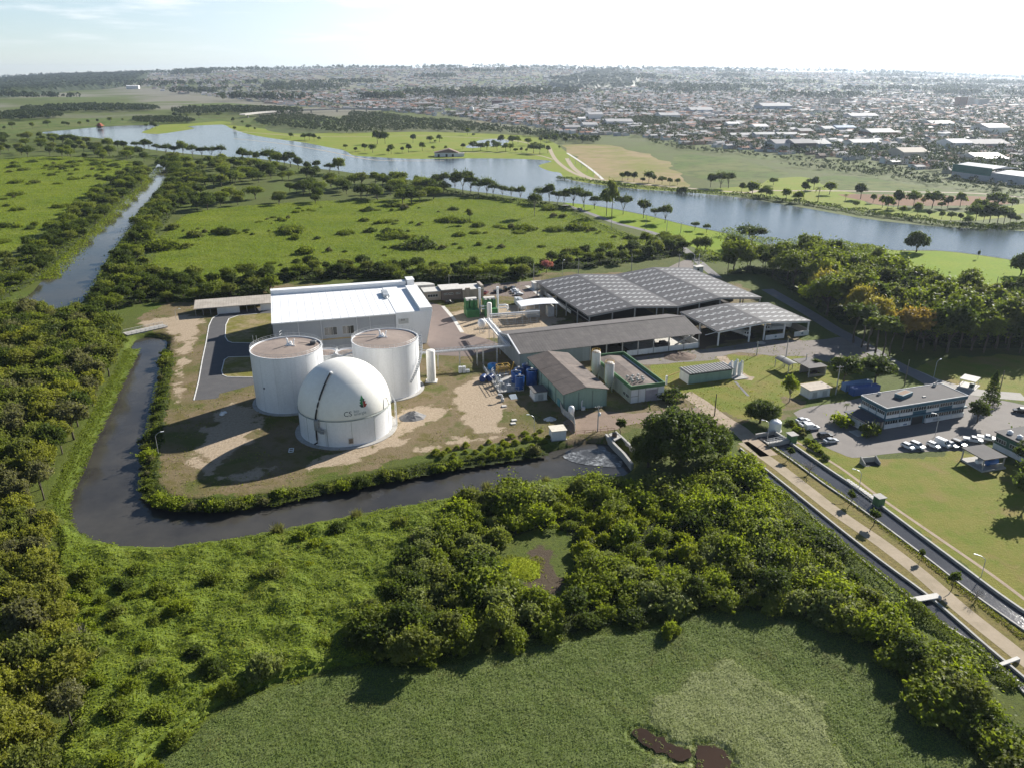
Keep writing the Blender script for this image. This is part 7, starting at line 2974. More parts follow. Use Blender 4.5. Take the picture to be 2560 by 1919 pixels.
for k in range(11):
    x, y = 125 + 300 * k / 10, 690 + 300 * k / 10
    plant('bush', Z4(x - 30 + prng.uniform(-12, 12), y + 50 + prng.uniform(-10, 10)), prng.uniform(.9, 1.9), 'small garden bush on the grass strip by the left parked cars', 'bushes along the car park edge', .9)
# ---- right wood
RW = poly(A5, (300, 300), (700, 285), (950, 310), (1150, 370), (1350, 440), (1500, 510), (1800, 550), (2000, 590), (2300, 640), (2300, 800), (2000, 800), (1700, 800), (1520, 760), (1350, 700), (1150, 650), (1060, 655), (960, 605), (800, 490), (640, 380), (560, 330), (450, 320), (300, 330))
KEEP = [(900, 540), (950, 535), (1130, 655), (1230, 705), (1430, 810), (1520, 800), (880, 495), (1115, 765), (1165, 795), (1205, 810), (1250, 852), (1300, 848), (1345, 862), (1040, 640), (1330, 770), (1400, 830)]
KC = [np.array([A5(x + 5, y + 10)]) + 6.5 * np.stack([np.cos(np.linspace(0, 6, 9)), np.sin(np.linspace(0, 6, 9))], 1) for x, y in KEEP]
for p in scatter(RW, 6.2, 180, 44, holes=KC):
    plant(prng.choice(('euc', 'euc', 'broad')), p, prng.uniform(10, 19), 'tall dark tree in the wood along the side lane', 'trees of the side lane wood', 1.1, nm='lane_wood_tree')
for k, (x, y, h, v_) in enumerate(((950, 540, 16.5, 1), (1130, 660, 17, 1), (1230, 712, 15.5, 1), (1430, 820, 17.5, 0), (1520, 815, 17, 0), (880, 500, 13, 1))):
    plant('rust', A5(x, y), h, ['khaki leaved tree on the edge of the side lane wood', 'largest khaki leaved tree of the side lane wood', 'khaki leaved tree behind the pines', 'orange brown tree beside the pines', 'orange brown tree at the lawn end of the lane wood',
                                'smaller khaki leaved tree near the truck shed'][k], None, 1.0, v_)
for x, y, h in ((1115, 765, 12.5), (1165, 795, 13), (1205, 810, 12), (1250, 852, 13), (1300, 848, 12), (1345, 862, 11.5)):
    plant('pine', A5(x, y), h * 1.2, 'tall pine with bare trunk in the row beside the lane', 'pines beside the lane', 1.55)
plant('globe', A5(1520, 180), 11.5, 'big round dark tree alone on the east lawn by the lake', None, 1.0)
plant('umbrella', A5(455, 148), 13.0, 'large spreading dark tree on the shore by the lake', None, 1.25, 1)
plant('umbrella', A5(352, 195), 11.0, 'spreading dark tree left of the larger one on the shore', None, .95, 0)
plant('globe', A5(2190, 330), 11.0, 'dark bushy tree at the right edge of the east lawn', None, .8)
plant('ball', A5(1915, 225), 4.5, 'tiny sapling near the water on the east lawn', None, .7, 1)
for x, y in ((1850, 420), (2120, 520), (1260, 280), (1340, 320), (160, 190), (110, 180)):
    plant('broad', A5(x, y), prng.uniform(7, 11), 'leafy tree standing in front of the lake lawns', 'trees before the lake lawns', 1.0)
# ---- hedgerow and copses round the back of the site
H1 = poly(D, (210, 690), (262, 662), (330, 655), (420, 652), (500, 645), (585, 636), (590, 612), (700, 604), (840, 604), (900, 612), (1000, 616), (1130, 606), (1180, 582), (1250, 582), (1340, 570), (1420, 562), (1475, 550), (1480, 524), (1420, 524), (1350, 545), (1250, 558), (1130, 578), (1000, 584), (850, 584),
          (700, 580), (580, 596), (430, 606), (335, 606), (312, 560), (338, 505), (378, 455), (425, 425), (405, 398), (374, 400), (340, 435), (300, 495), (262, 552), (232, 615), (212, 655))
for p in scatter(H1, 6.6, 190, 45):
    plant('broad', p, prng.uniform(4.5, 8.0) if p[1] < 480 else prng.uniform(6, 9), 'dark broadleaf tree in the belt behind the plant and along the straight river', 'trees of the belt behind the plant', 1.3)
plant('pink', D(1180, 590), 6.5, 'pink flowering tree behind the corner of the big shed', None, 1.1)
H2 = poly(D, (-60, 600), (0, 575), (85, 530), (155, 462), (235, 398), (300, 365), (326, 372), (305, 402), (228, 470), (140, 555), (70, 612), (0, 655), (-60, 690))
for p in scatter(H2, 7.5, 90, 46):
    plant('broad', p, prng.uniform(5.5, 9), 'dark broadleaf tree on the far bank of the straight river', 'trees on the far river bank', 1.3)
H3 = poly(D, (330, 352), (480, 352), (640, 378), (760, 392), (870, 390), (950, 402), (968, 432), (880, 442), (780, 434), (660, 444), (560, 444), (440, 462), (385, 452), (425, 410), (360, 380))
for p in scatter(H3, 7.0, 150, 47, keep=lambda x, y: fbm(x / 45, y / 45, 32) > .41):
    plant('broad', p, prng.uniform(7, 12), 'dark broadleaf tree in the belt between meadow and lake', 'trees of the lake belt', 1.35, nm='lake_belt_tree')
H4 = poly(D, (-60, 300), (0, 300), (120, 300), (220, 322), (330, 345), (330, 355), (200, 350), (90, 340), (0, 345), (-60, 350))
for p in scatter(H4, 11.0, 70, 48):
    plant('broad', p, prng.uniform(8, 13), 'dark broadleaf tree by the left end of the lake', 'trees by the left lake end', 1.2, nm='lake_belt_tree')
# ---- lakeside umbrella trees
for x, y, h in ((675, 850, 12), (740, 870, 12), (790, 875, 17), (840, 880, 13), (890, 890, 10), (945, 900, 13), (985, 905, 10), (1045, 910, 9), (1100, 920, 9), (1160, 930, 10), (1345, 950, 14), (1400, 955, 10), (1440, 955, 9), (1500, 965, 13), (1565, 975, 12), (1635, 985, 9),
                (1820, 1020, 13), (1950, 1045, 12), (2025, 1050, 7), (2090, 1075, 11), (1290, 945, 11)):
    plant('umbrella', A2(x, y), h * 1.12, 'spreading dark tree in the row along the near lake shore', 'spreading trees on the near shore', prng.uniform(.8, 1.05))
for x, y in ((440, 575), (505, 590), (560, 572), (610, 640), (640, 630), (700, 605), (760, 600), (800, 605), (880, 610), (930, 605), (960, 612), (1010, 622), (1070, 637), (1120, 642), (1180, 640), (1240, 652), (1300, 652), (1360, 657), (1420, 655), (1560, 672), (1600, 682), (1650, 687), (1740, 702),
             (1790, 712), (1830, 716), (1870, 717), (1920, 732), (1980, 747), (2040, 748), (2120, 757), (2180, 762)):
    plant(prng.choice(('umbrella', 'umbrella', 'broad')), A1(x, y), prng.uniform(10, 17), 'spreading dark tree in the row along the near lake shore', 'spreading trees on the near shore', prng.uniform(.9, 1.2))
plant('euc', A2(1747, 1050), 29, 'very tall slender eucalyptus by the lake road', None, .62, 1)
plant('euc', A2(1712, 1030), 20, 'tall eucalyptus beside the tallest one by the lake road', None, .6, 2)
plant('umbrella', A2(1250, 1035), 18, 'tall spreading tree alone on the meadow edge', None, .62, 1)
plant('euc', A2(835, 1080), 11, 'ragged grey green tree alone in the middle of the meadow', None, .75, 1)
for x, y, h in ((95, 1122, 5.5), (170, 1137, 5.5)):
    plant('umbrella', A3(x, y), h, 'little flat tree on the shore lawn, the %s one' % ('darker' if x < 100 else 'paler'), None, .9, 0)
# ---- parks across the lake
PK = [A2(*q) for q in ((35, 600), (100, 620), (160, 612), (210, 625), (330, 632), (400, 622), (440, 622), (530, 612), (600, 612), (680, 607), (310, 632), (580, 562), (612, 562), (640, 555), (905, 612), (945, 607), (1010, 612), (1065, 617), (1095, 612), (1130, 622), (1165, 622), (1200, 622), (1245, 627),
                       (1285, 632), (990, 577), (1035, 572), (1110, 572), (1145, 567), (1210, 577), (1255, 577), (950, 582), (1335, 627), (1330, 562), (1380, 552), (1450, 562), (1410, 602), (1510, 547), (1560, 562), (855, 612), (790, 602), (1290, 560), (470, 560), (860, 520), (820, 510), (740, 500),
                       (1815, 802), (1850, 802), (1890, 812), (1945, 817), (1985, 817), (2020, 817), (2070, 827), (2120, 832), (2170, 832))]
PK += [A3(*q) for q in ((195, 847), (520, 907), (555, 912), (395, 882), (460, 907), (575, 912), (600, 832), (825, 832), (860, 862), (800, 892), (960, 892), (1130, 977), (1160, 922), (1240, 947), (1300, 977), (1370, 977), (1400, 980), (1500, 972), (1620, 982), (1680, 982), (1720, 982), (1800, 972), (1900, 1002),
                        (1940, 1000), (1985, 962), (2070, 952), (2030, 992), (2130, 987), (1520, 1032), (1600, 1040), (1680, 1052), (1740, 1060), (1800, 1065), (1900, 1062), (1950, 1070), (1990, 1072), (2040, 1078), (2080, 1082), (2120, 1082), (2160, 1082), (1850, 1102), (1430, 1020), (1330, 1000), (760, 945), (680, 930))]
for k in range(9):
    plant('euc' if k % 2 else 'broad', A5(1560 + 78 * k, 800 + 14 * (k % 3)), 14 + 2.2 * (k % 4), 'tall dark tree on the lawn side of the side lane wood', 'tall trees on the lawn side of the wood', 1.05, nm='lane_wood_tree')
PK += [A1(*q) for q in ((310, 457), (415, 452), (440, 457), (515, 452), (570, 440), (630, 432), (710, 432), (790, 422), (870, 412), (930, 412), (1030, 405), (1060, 402), (1130, 402), (1160, 398), (1205, 402), (1280, 402), (1410, 392), (1500, 432), (1560, 442), (1510, 482), (1640, 482), (1600, 475), (1870, 532), (1960, 542),
                        (1990, 542), (2020, 545), (2050, 547), (940, 462), (980, 467), (1000, 470), (80, 470), (30, 480), (210, 470))]
for p in PK:
    far = p[1] > 700
    plant('park', p, prng.uniform(4.5, 13), 'dark rounded park tree on the lawns across the lake', 'park trees across the lake', 1.05)
plant('park', A2(240, 567), 18, 'tallest dark park tree on the lawn, left of a pair', None, .85, 0)
plant('park', A2(290, 567), 17, 'tall dark park tree on the lawn, right of a pair', None, .85, 1)
for x, y, h in ((260, 852, 14), (310, 852, 14)):
    plant('umbrella', A3(x, y), h, 'spreading dark tree where the dry field meets the road', 'spreading trees at the dry field', 1.0)
plant('palm', A3(885, 942), 12, 'tall palm tree on the bright lawn across the lake', None, 1.0)
plant('palm', A3(1060, 947), 7, 'shorter palm tree on the bright lawn across the lake', None, 1.0)
plant('rust', A3(1560, 967), 7, 'orange leaved tree at the edge of the ploughed field', None, 1.0, 0)
# ---- meadow scrub
MEAD = poly(D, (318, 640), (330, 560), (385, 475), (560, 455), (780, 445), (960, 445), (1060, 440), (1220, 455), (1300, 490), (1380, 520), (1300, 540), (1150, 560), (950, 575), (700, 572), (450, 590))
r_ = np.random.default_rng(60)
for p in scatter(MEAD, 5.5, 130, 49, keep=lambda x, y: fbm(x / 42, y / 16, 31) > .60):
    plant(prng.choice(('bush', 'bush', 'spread')), p, 1.2 + 3.8 * prng.random() ** 2.2, 'low dark scrub bush on the wet meadow behind the plant', 'scrub bushes on the meadow', 1.1)
ML = poly(D, (-40, 360), (100, 345), (290, 352), (240, 388), (150, 452), (60, 520), (-40, 560))
for p in scatter(ML, 9.0, 70, 50, keep=lambda x, y: fbm(x / 40, y / 30, 33) > .5):
    plant(prng.choice(('bush', 'spread')), p, prng.uniform(1.5, 3.5), 'low scrub bush on the meadow left of the straight river', 'scrub bushes on the left meadow', 1.2)
# ---- bushes on the vine slope in front of the river
for x, y, h, lab, v_ in ((576, 1462, 5.5, 'big pale leafed shrub alone on the vine slope', 3), (592, 1254, 3.6, 'yellowish shrub near the river on the vine slope', 4), (457, 1262, 3.2, 'feathery green shrub on the vine slope', 2), (190, 1255, 4.5, 'rounded grey green shrub below the river wood', 2),
                         (382, 1326, 2.6, 'slender shrub beside the dark hollow of the vine slope', 5), (500, 1500, 3.0, 'shrub at the border of the floating plants', 0), (700, 1400, 2.2, 'small shrub right of the big pale leafed shrub', 1), (1010, 1085, 4.2, 'tall feathery shrub on the near river bank', 4)):
    plant('shrub', D(x, y), h, lab, None, 1.0, v_)
for p in scatter(poly(D, (150, 1240), (300, 1225), (390, 1330), (470, 1410), (500, 1490), (420, 1570), (330, 1690), (160, 1690), (180, 1560), (160, 1450)), 4.6, 60, 51):
    plant('shrub', p, prng.uniform(1.8, 3.6), 'vine covered shrub on the slope below the river wood', 'shrubs on the lower left slope', 1.0)
for p in scatter(poly(D, (330, 1230), (560, 1180), (800, 1130), (1000, 1080), (1000, 1110), (850, 1240), (780, 1330), (640, 1420), (560, 1400), (480, 1330)), 3.6, 110, 52, keep=lambda x, y: fbm(x / 11, y / 9, 95) > .5):
    plant(prng.choice(('bush', 'bush', 'limebush')), p, .8 + 2.0 * prng.random() ** 2, 'low bush rising from the vines of the slope', 'bushes on the vine slope', .8)
for k, (x, y) in enumerate(((1020, 1070), (770, 1118), (600, 1150), (1050, 1058), (1180, 1046))):
    plant('tuft', D(x, y), 2.4, 'tuft of dry reeds on the near river bank', 'reed tufts on the near bank', 1.2)
# ---- shrubs on the site side of the river
PB1 = smooth_poly(poly(D, (356, 762), (352, 800), (342, 850), (332, 900), (324, 950), (318, 1000), (314, 1040), (330, 1075), (370, 1090), (430, 1096), (500, 1092), (600, 1076), (700, 1056), (820, 1034), (940, 1012), (1060, 992), (1180, 974)), 3, False)
for i in range(0, len(PB1), 1):
    q = PB1[i]
    if prng.random() < .8:
        plant('bush', (q[0] + prng.uniform(-.6, 1.6), q[1] + prng.uniform(-.3, 2.2)), prng.uniform(1.4, 2.8), 'leafy bush on the steep inner bank of the river bend', 'bushes on the inner river bank', .95, z=-.8)
for p in scatter(poly(D, (930, 980), (1000, 965), (1100, 945), (1165, 930), (1185, 945), (1170, 965), (1080, 985), (980, 1000)), 2.6, 40, 53):
    plant('limebush', p, prng.uniform(1.0, 1.8), 'bright leafy bush on the bank before the weir hut', 'bright bushes before the weir hut', 1.1)


# ================================================================== GROUND COVER (nobody could count it)
def cover_mesh(name, P, spacing, hfun, dens, size, mat, basemat, seed, label, lift=.0, tfun=None, lean=.5):
    """an undulating mat of leaves over its own base surface."""
    r = np.random.default_rng(seed)
    lo, hi = P.min(0), P.max(0)
    area = (hi - lo).prod()
    q = lo + r.random((int(area * dens), 2)) * (hi - lo)
    d = sdf(P, q[:, 0], q[:, 1], 6)
    k = d > (fbm(q[:, 0] * .5, q[:, 1] * .5, seed + 5) - .5) * 3
    q, d = q[k], d[k]
    e = .35
    edge = np.clip(d / 2.0, .15, 1)
    h = hfun(q[:, 0], q[:, 1])
    gx = (hfun(q[:, 0] + e, q[:, 1]) - h) / e
    gy = (hfun(q[:, 0], q[:, 1] + e) - h) / e
    z = lift + h * edge + r.uniform(-.03, .07, len(q))
    N = np.stack([-gx, -gy, np.ones_like(gx)], 1)
    N /= np.linalg.norm(N, axis=1)[:, None]
    Pt = np.stack([q[:, 0], q[:, 1], z], 1)
    ti = np.clip(.35 + .35 * (r.random(len(q)) - .5) + (tfun(q[:, 0], q[:, 1]) if tfun else 0), 0, 1)
    V = leaves(Pt, N, size, r, lean)
    gxs = np.arange(lo[0], hi[0] + spacing, spacing)
    gys = np.arange(lo[1], hi[1] + spacing, spacing)
    X_, Y_ = np.meshgrid(gxs, gys)
    D_ = sdf(P, X_, Y_, 6)
    Zb = lift + hfun(X_, Y_) * np.clip(D_ / 2.0, 0, 1) - .12 + np.minimum(D_, 0) * .3
    S = np.stack([X_, Y_, Zb], -1)
    Qd = np.stack([S[:-1, :-1], S[:-1, 1:], S[1:, 1:], S[1:, :-1]], 2).reshape(-1, 4, 3)
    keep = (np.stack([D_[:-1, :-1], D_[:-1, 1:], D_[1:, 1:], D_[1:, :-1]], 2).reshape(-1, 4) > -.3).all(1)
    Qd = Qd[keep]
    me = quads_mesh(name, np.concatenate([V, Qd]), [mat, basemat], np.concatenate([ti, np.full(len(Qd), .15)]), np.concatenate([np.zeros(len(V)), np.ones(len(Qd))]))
    o = bpy.data.objects.new(name, me)
    C.objects.link(o)
    kind(o, 'stuff', label)
    return o


MAT_L = M_leaf('leaf_water_plants', (.150, .195, .045), (.310, .345, .125), trans=.5, patch=(.20, .185, .075))
VINE_L = M_leaf('leaf_vines', (.145, .200, .016), (.310, .350, .045), trans=.5, patch=(.26, .26, .05), ps=.16)
BASE_M = M_field('water_plant_bed', (.085, .115, .032), (.115, .14, .05), (.05, .07, .02), .2, 1.2)
BASE_V = M_field('vine_bed', (.09, .125, .018), (.12, .15, .026), (.04, .06, .012), .15, 1.0)
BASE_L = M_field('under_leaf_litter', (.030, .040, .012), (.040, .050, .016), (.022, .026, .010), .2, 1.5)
POOLS = [ragged(poly(D, (1366, 1580), (1395, 1578), (1420, 1592), (1445, 1605), (1470, 1612), (1490, 1622), (1478, 1648), (1450, 1640), (1420, 1622), (1385, 1612)), 1.0, 77, 6, .9),
         ragged(poly(D, (1500, 1622), (1520, 1612), (1550, 1618), (1572, 1640), (1580, 1690), (1520, 1690), (1505, 1655)), 1.0, 78, 6, .9)]
MATP = smooth_poly(poly(D, (300, 1720), (330, 1640), (420, 1570), (500, 1510), (620, 1470), (740, 1440), (830, 1430), (980, 1425), (1080, 1402), (1180, 1382), (1300, 1362), (1400, 1352), (1480, 1320), (1600, 1312), (1700, 1328), (1800, 1352), (1900, 1402), (1985, 1505), (2090, 1605), (2200, 1710), (2330, 1800), (2200, 1900), (1200, 1950), (200, 1950)), 2)
PALEP = ragged(poly(D, (1375, 1590), (1390, 1510), (1440, 1460), (1520, 1420), (1600, 1418), (1640, 1450), (1690, 1470), (1760, 1480), (1800, 1530), (1815, 1600), (1830, 1720), (1400, 1720)), 3.2, 76, 8)


def h_mat(x, y):
    return .2 + .24 * fbm(x / 2.4, y / 1.9, 71, 3) + .26 * np.abs(fbm((x + .5 * y) / 7, (y - .3 * x) / 16, 73) - .5) * 2


def t_mat(x, y):
    d = sdf(PALEP, x, y, 8)
    return -.14 + .5 * sstep(-1.5, 1.5, d + 2 * (fbm(x / 3, y / 3, 75) - .5)) + .55 * (fbm(x / 11, y / 8, 74) - .5)


mat_P = MATP
r_mat = cover_mesh('floating_plants', MATP, .8, lambda x, y: h_mat(x, y) * (1 - .97 * np.maximum.reduce([sstep(-.7, .3, sdf(p, x, y, 6) + 1.2 * (fbm(x, y, 79) - .5)) for p in POOLS])), 22, .25, MAT_L, BASE_M, 81,
                   'mat of leafy water plants covering the near pond', .02, t_mat, .34)
cover_mesh('pale_water_plants', PALEP, .8, lambda x, y: (h_mat(x, y) * .8 + .24) * (1 - .98 * np.maximum.reduce([sstep(-.9, .3, sdf(p, x, y, 6) + 1.2 * (fbm(x, y, 79) - .5)) for p in POOLS])), 22, .22,
           M_leaf('leaf_pale_water_plants', (.21, .235, .105), (.36, .38, .20), trans=.5, patch=(.24, .26, .10), ps=.2), M_field('pale_plant_bed', (.165, .185, .075), (.20, .215, .105), (.10, .12, .045), .2, 1.2), 80, 'paler patch of the water plants round the brown pools', .02, None, .3)
for p in POOLS:
    o = sheet('pool_water', p, .30, M_water('brown_pool_water', (.035, .022, .014), .1, 1.2, .02) if 'brown_pool_water' not in MATS else MATS['brown_pool_water'])
VINEP = smooth_poly(poly(D, (120, 1122), (165, 1148), (200, 1168), (260, 1179), (340, 1186), (430, 1177), (530, 1163), (640, 1141), (740, 1120), (850, 1098), (960, 1078), (1060, 1061), (1160, 1041), (1240, 1029), (1330, 1031), (1330, 1080), (1240, 1110), (1100, 1120), (1000, 1170), (900, 1260), (850, 1330), (830, 1420),
                         (740, 1445), (620, 1475), (500, 1515), (420, 1575), (330, 1650), (290, 1760), (90, 1760), (150, 1560), (150, 1450), (120, 1350), (100, 1260), (120, 1190)), 2)


def h_vine(x, y):
    return .15 + 2.1 * fbm(x / 4.6, y / 3.8, 91, 4) ** 1.7 + .7 * fbm(x / 14, y / 12, 93)


cover_mesh('slope_vines', VINEP, .8, h_vine, 11, .38, VINE_L, BASE_V, 82, 'carpet of vines over the slope between river and pond', .0, lambda x, y: .7 * (fbm(x / 9, y / 7, 94) - .36), .36)
FLOORP = smooth_poly(poly(D, (850, 1250), (905, 1185), (985, 1120), (1060, 1085), (1160, 1072), (1330, 1060), (1500, 1050), (1600, 1030), (1632, 1050), (1690, 1115), (1850, 1280), (2010, 1420), (2200, 1620), (2100, 1610), (1985, 1500), (1900, 1400), (1700, 1325), (1480, 1318), (1300, 1360), (1080, 1400), (880, 1435), (800, 1400)), 2)
CLEARG = cover_mesh('clearing_grass', CLEARING, .6, lambda x, y: .25 + .2 * fbm(x / 1.2, y / 1.2, 96), 30, .26, M_leaf('leaf_bright_grass', (.20, .24, .008), (.36, .38, .02), trans=.5), M_field('bright_grass_bed', (.20, .24, .012), (.24, .27, .02), (.14, .18, .01), .3, 2.0), 83, 'patch of bright yellow green grass in the thicket clearing', .02, lambda x, y: .3 + 0 * x, .25)
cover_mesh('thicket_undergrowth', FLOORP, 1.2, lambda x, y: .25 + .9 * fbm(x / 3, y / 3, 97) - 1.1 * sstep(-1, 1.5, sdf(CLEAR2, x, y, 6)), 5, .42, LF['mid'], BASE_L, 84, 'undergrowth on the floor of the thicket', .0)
BANKP = np.concatenate([offset_line(PB1, -1.0), offset_line(PB1, 5.2)[::-1]])
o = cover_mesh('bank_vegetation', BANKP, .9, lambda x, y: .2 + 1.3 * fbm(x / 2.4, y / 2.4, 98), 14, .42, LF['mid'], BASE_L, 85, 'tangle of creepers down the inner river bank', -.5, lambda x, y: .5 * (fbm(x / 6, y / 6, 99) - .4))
OB = smooth_poly(poly(D, (292, 752), (268, 800), (246, 840), (226, 885), (202, 930), (182, 970), (166, 1008), (146, 1048), (132, 1090), (142, 1140), (180, 1172)), 3, False)
OBP = np.concatenate([offset_line(OB, 1.4), offset_line(OB, -5.5)[::-1]])
cover_mesh('bank_grass', OBP, .9, lambda x, y: .1 + .5 * fbm(x / 2, y / 2, 101), 14, .40, LF['fresh'], BASE_V, 86, 'strip of bright grass along the outer river bank', -.3, lambda x, y: .4 * (fbm(x / 5, y / 5, 102) - .3))
for k_, (P_, lab_) in enumerate(((H1, 'undergrowth below the belt of trees behind the plant'), (H2, 'undergrowth on the far bank of the straight river'), (RW, 'undergrowth of the side lane wood'))):
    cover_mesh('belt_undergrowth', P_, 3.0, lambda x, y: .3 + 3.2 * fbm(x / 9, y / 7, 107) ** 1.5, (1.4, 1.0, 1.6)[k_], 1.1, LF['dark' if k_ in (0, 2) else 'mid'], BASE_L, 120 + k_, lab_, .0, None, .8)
CB = smooth_poly(poly(D, (355, 372), (325, 405), (268, 458), (210, 505), (155, 562), (105, 608)), 3, False)
# wild meadow grass
MEADG = smooth_poly(poly(D, (310, 650), (325, 560), (375, 480), (440, 455), (600, 440), (780, 432), (960, 430), (1060, 425), (1220, 450), (1300, 482), (1400, 520), (1440, 540), (1300, 560), (1150, 595), (950, 606), (700, 598), (590, 605), (420, 640)), 2)
cover_mesh('meadow_grass', MEADG, 2.5, lambda x, y: .1 + .6 * fbm(x / 12, y / 7, 103) ** 2, 1.7, .6, M_leaf('leaf_meadow_grass', (.150, .195, .012), (.290, .325, .032), trans=.5, patch=(.15, .165, .04), ps=.05), M_field('meadow_ground', (.10, .145, .014), (.14, .17, .024), (.07, .095, .014), .03, .3), 87,
           'rough bright grass of the meadow behind the plant', .0, lambda x, y: .9 * (fbm(x / 40, y / 18, 104) - .45), .9)
MLG = smooth_poly(poly(D, (-200, 360), (0, 345), (120, 338), (290, 350), (240, 388), (150, 455), (60, 525), (-40, 580), (-200, 640)), 2)
cover_mesh('meadow_grass', MLG, 3.5, lambda x, y: .1 + .7 * fbm(x / 14, y / 9, 105) ** 2, .9, .75, MATS['leaf_meadow_grass'], MATS['meadow_ground'], 88, 'rough grass of the meadow left of the straight river', .0, lambda x, y: .9 * (fbm(x / 40, y / 20, 106) - .4), .9)


def strip_leaves(name, path, width, h, n, size, mat, seed, label, z0=0.0):
    """dense low growth along a bank."""
    r = np.random.default_rng(seed)
    pts = smooth_poly(path, 6, False)
    t = r.random(n) * (len(pts) - 1.001)
    i = t.astype(int)
    p = pts[i] + (pts[i + 1] - pts[i]) * (t - i)[:, None]
    d = pts[i + 1] - pts[i]
    d /= np.linalg.norm(d, axis=1)[:, None] + 1e-9
    o_ = r.normal(0, .33, n)
    p = p + np.stack([-d[:, 1], d[:, 0]], 1) * (o_ * width)[:, None]
    top = h * (.35 + 1.1 * fbm(p[:, 0] / (h * 1.6), p[:, 1] / (h * 1.6), seed) ** 1.5) * np.clip(1.2 - np.abs(o_) * 1.4, .1, 1)
    z = z0 + top * (1 - .7 * r.random(n) ** 2)
    N = np.stack([r.normal(0, .7, n), r.normal(-.3, .7, n), np.ones(n)], 1)
    V = leaves(np.stack([p[:, 0], p[:, 1], z], 1), N, size, r, .7)
    o = bpy.data.objects.new(name, quads_mesh(name, V, mat, r.random(n) * .8 + .1))
    C.objects.link(o)
    kind(o, 'stuff', label)


strip_leaves('shore_undergrowth', [A2(1400, 790), A2(1700, 830), A2(1850, 850), A2(2212, 880), A3(0, 880), A3(450, 915), A3(800, 955), A3(1200, 1020), A3(1500, 1060), A3(1850, 1110), A3(2100, 1110), A3(2300, 1100)], 7, 4.5, 9000, 1.3, LF['dark'], 111, 'dark undergrowth along the far bank of the lake')
strip_leaves('shore_undergrowth', [A1(640, 660), A1(900, 655), A1(1100, 680), A1(1450, 720), A1(1800, 750), A1(2200, 790), A2(300, 790), A2(600, 860), A2(800, 905), A2(1000, 925), A2(1250, 960), A2(1480, 990)], 8, 3.5, 9000, 1.0, LF['dark'], 112, 'dark undergrowth along the near shore of the lake')
strip_leaves('shore_undergrowth', [D(1560, 508), D(1700, 532), D(1800, 536), D(1880, 540), D(1840, 560), D(1700, 550), D(1600, 560), D(1500, 555)], 16, 4.5, 9000, .9, LF['mid'], 113, 'scrub on the shore before the side lane wood')
strip_leaves('road_hedge', [D(1240, 462), D(1320, 500), D(1400, 525), D(1460, 548), D(1500, 560)], 4, 2.5, 2500, .7, LF['dark'], 114, 'low hedge along the lake road')
strip_leaves('creek_bank_growth', [D(372, 372), D(345, 420), D(300, 480), D(260, 545), D(230, 600), D(205, 650)], 8, 4, 6000, .8, LF['mid'], 115, 'tangled growth on the near bank of the straight river')
strip_leaves('creek_bank_grass', [D(345, 362), D(318, 395), D(262, 450), D(205, 500), D(150, 555), D(100, 605)], 9, 1.2, 6000, .8, LF['fresh'], 116, 'pale grass on the far bank of the straight river')
strip_leaves('canal_bank_growth', [Z6(420, 130), Z6(520, 225), Z6(650, 330), Z6(840, 500), Z6(990, 625), Z6(1240, 825), Z6(1340, 915), Z6(1590, 1090), Z6(1780, 1260)], 3.2, 2.2, 9000, .36, LF['mid'], 117, 'creepers hanging over the near canal wall')
strip_leaves('canal_verge_grass', [Z6(540, 30), Z6(720, 150), Z6(930, 300), Z6(1300, 590), Z6(1540, 780), Z6(1820, 1000)], 1.6, .45, 4500, .28, LF['khaki'], 118, 'dry grass verge between canal path and far canal')

r_ = np.random.default_rng(130)
lo_, hi_ = YARD.min(0), YARD.max(0)
q_ = lo_ + r_.random((60000, 2)) * (hi_ - lo_)
hard = [np.asarray(P_) for P_ in (LOOP, poly(Z2, (225, 700), (262, 400), (245, 350), (355, 380), (505, 603), (830, 700), (870, 740), (560, 800), (300, 790)))] + SANDS
k_ = inside(YARD, q_[:, 0], q_[:, 1]) & (fbm(q_[:, 0] / 7, q_[:, 1] / 5, 131) > .55 - .1 * r_.random(len(q_)))
for P_ in hard:
    k_ &= ~inside(P_, q_[:, 0], q_[:, 1])
q_ = q_[k_][:16000]
V_ = leaves(np.stack([q_[:, 0], q_[:, 1], r_.uniform(.03, .3, len(q_))], 1), np.tile([[0, -.2, 1.0]], (len(q_), 1)), .42, r_, .7)
o = bpy.data.objects.new('yard_weeds', quads_mesh('yard_weeds', V_, LF['khaki'], r_.random(len(q_))))
C.objects.link(o)
kind(o, 'stuff', 'weeds and dry grass tufts over the yard of the plant')

# ================================================================== ACROSS THE LAKE: PARK, TOWN, HORIZON
def tz(x, y):
    return float(terrain(np.array([x]), np.array([y]))[0])


def to_photo(x, y, z=0.0):
    zc = y * _c + (CAM_H - z) * _s
    yc = -y * _s + (CAM_H - z) * _c
    return (1280 + F * x / zc) / 1.15732, (959.5 + F * yc / zc) / 1.15732


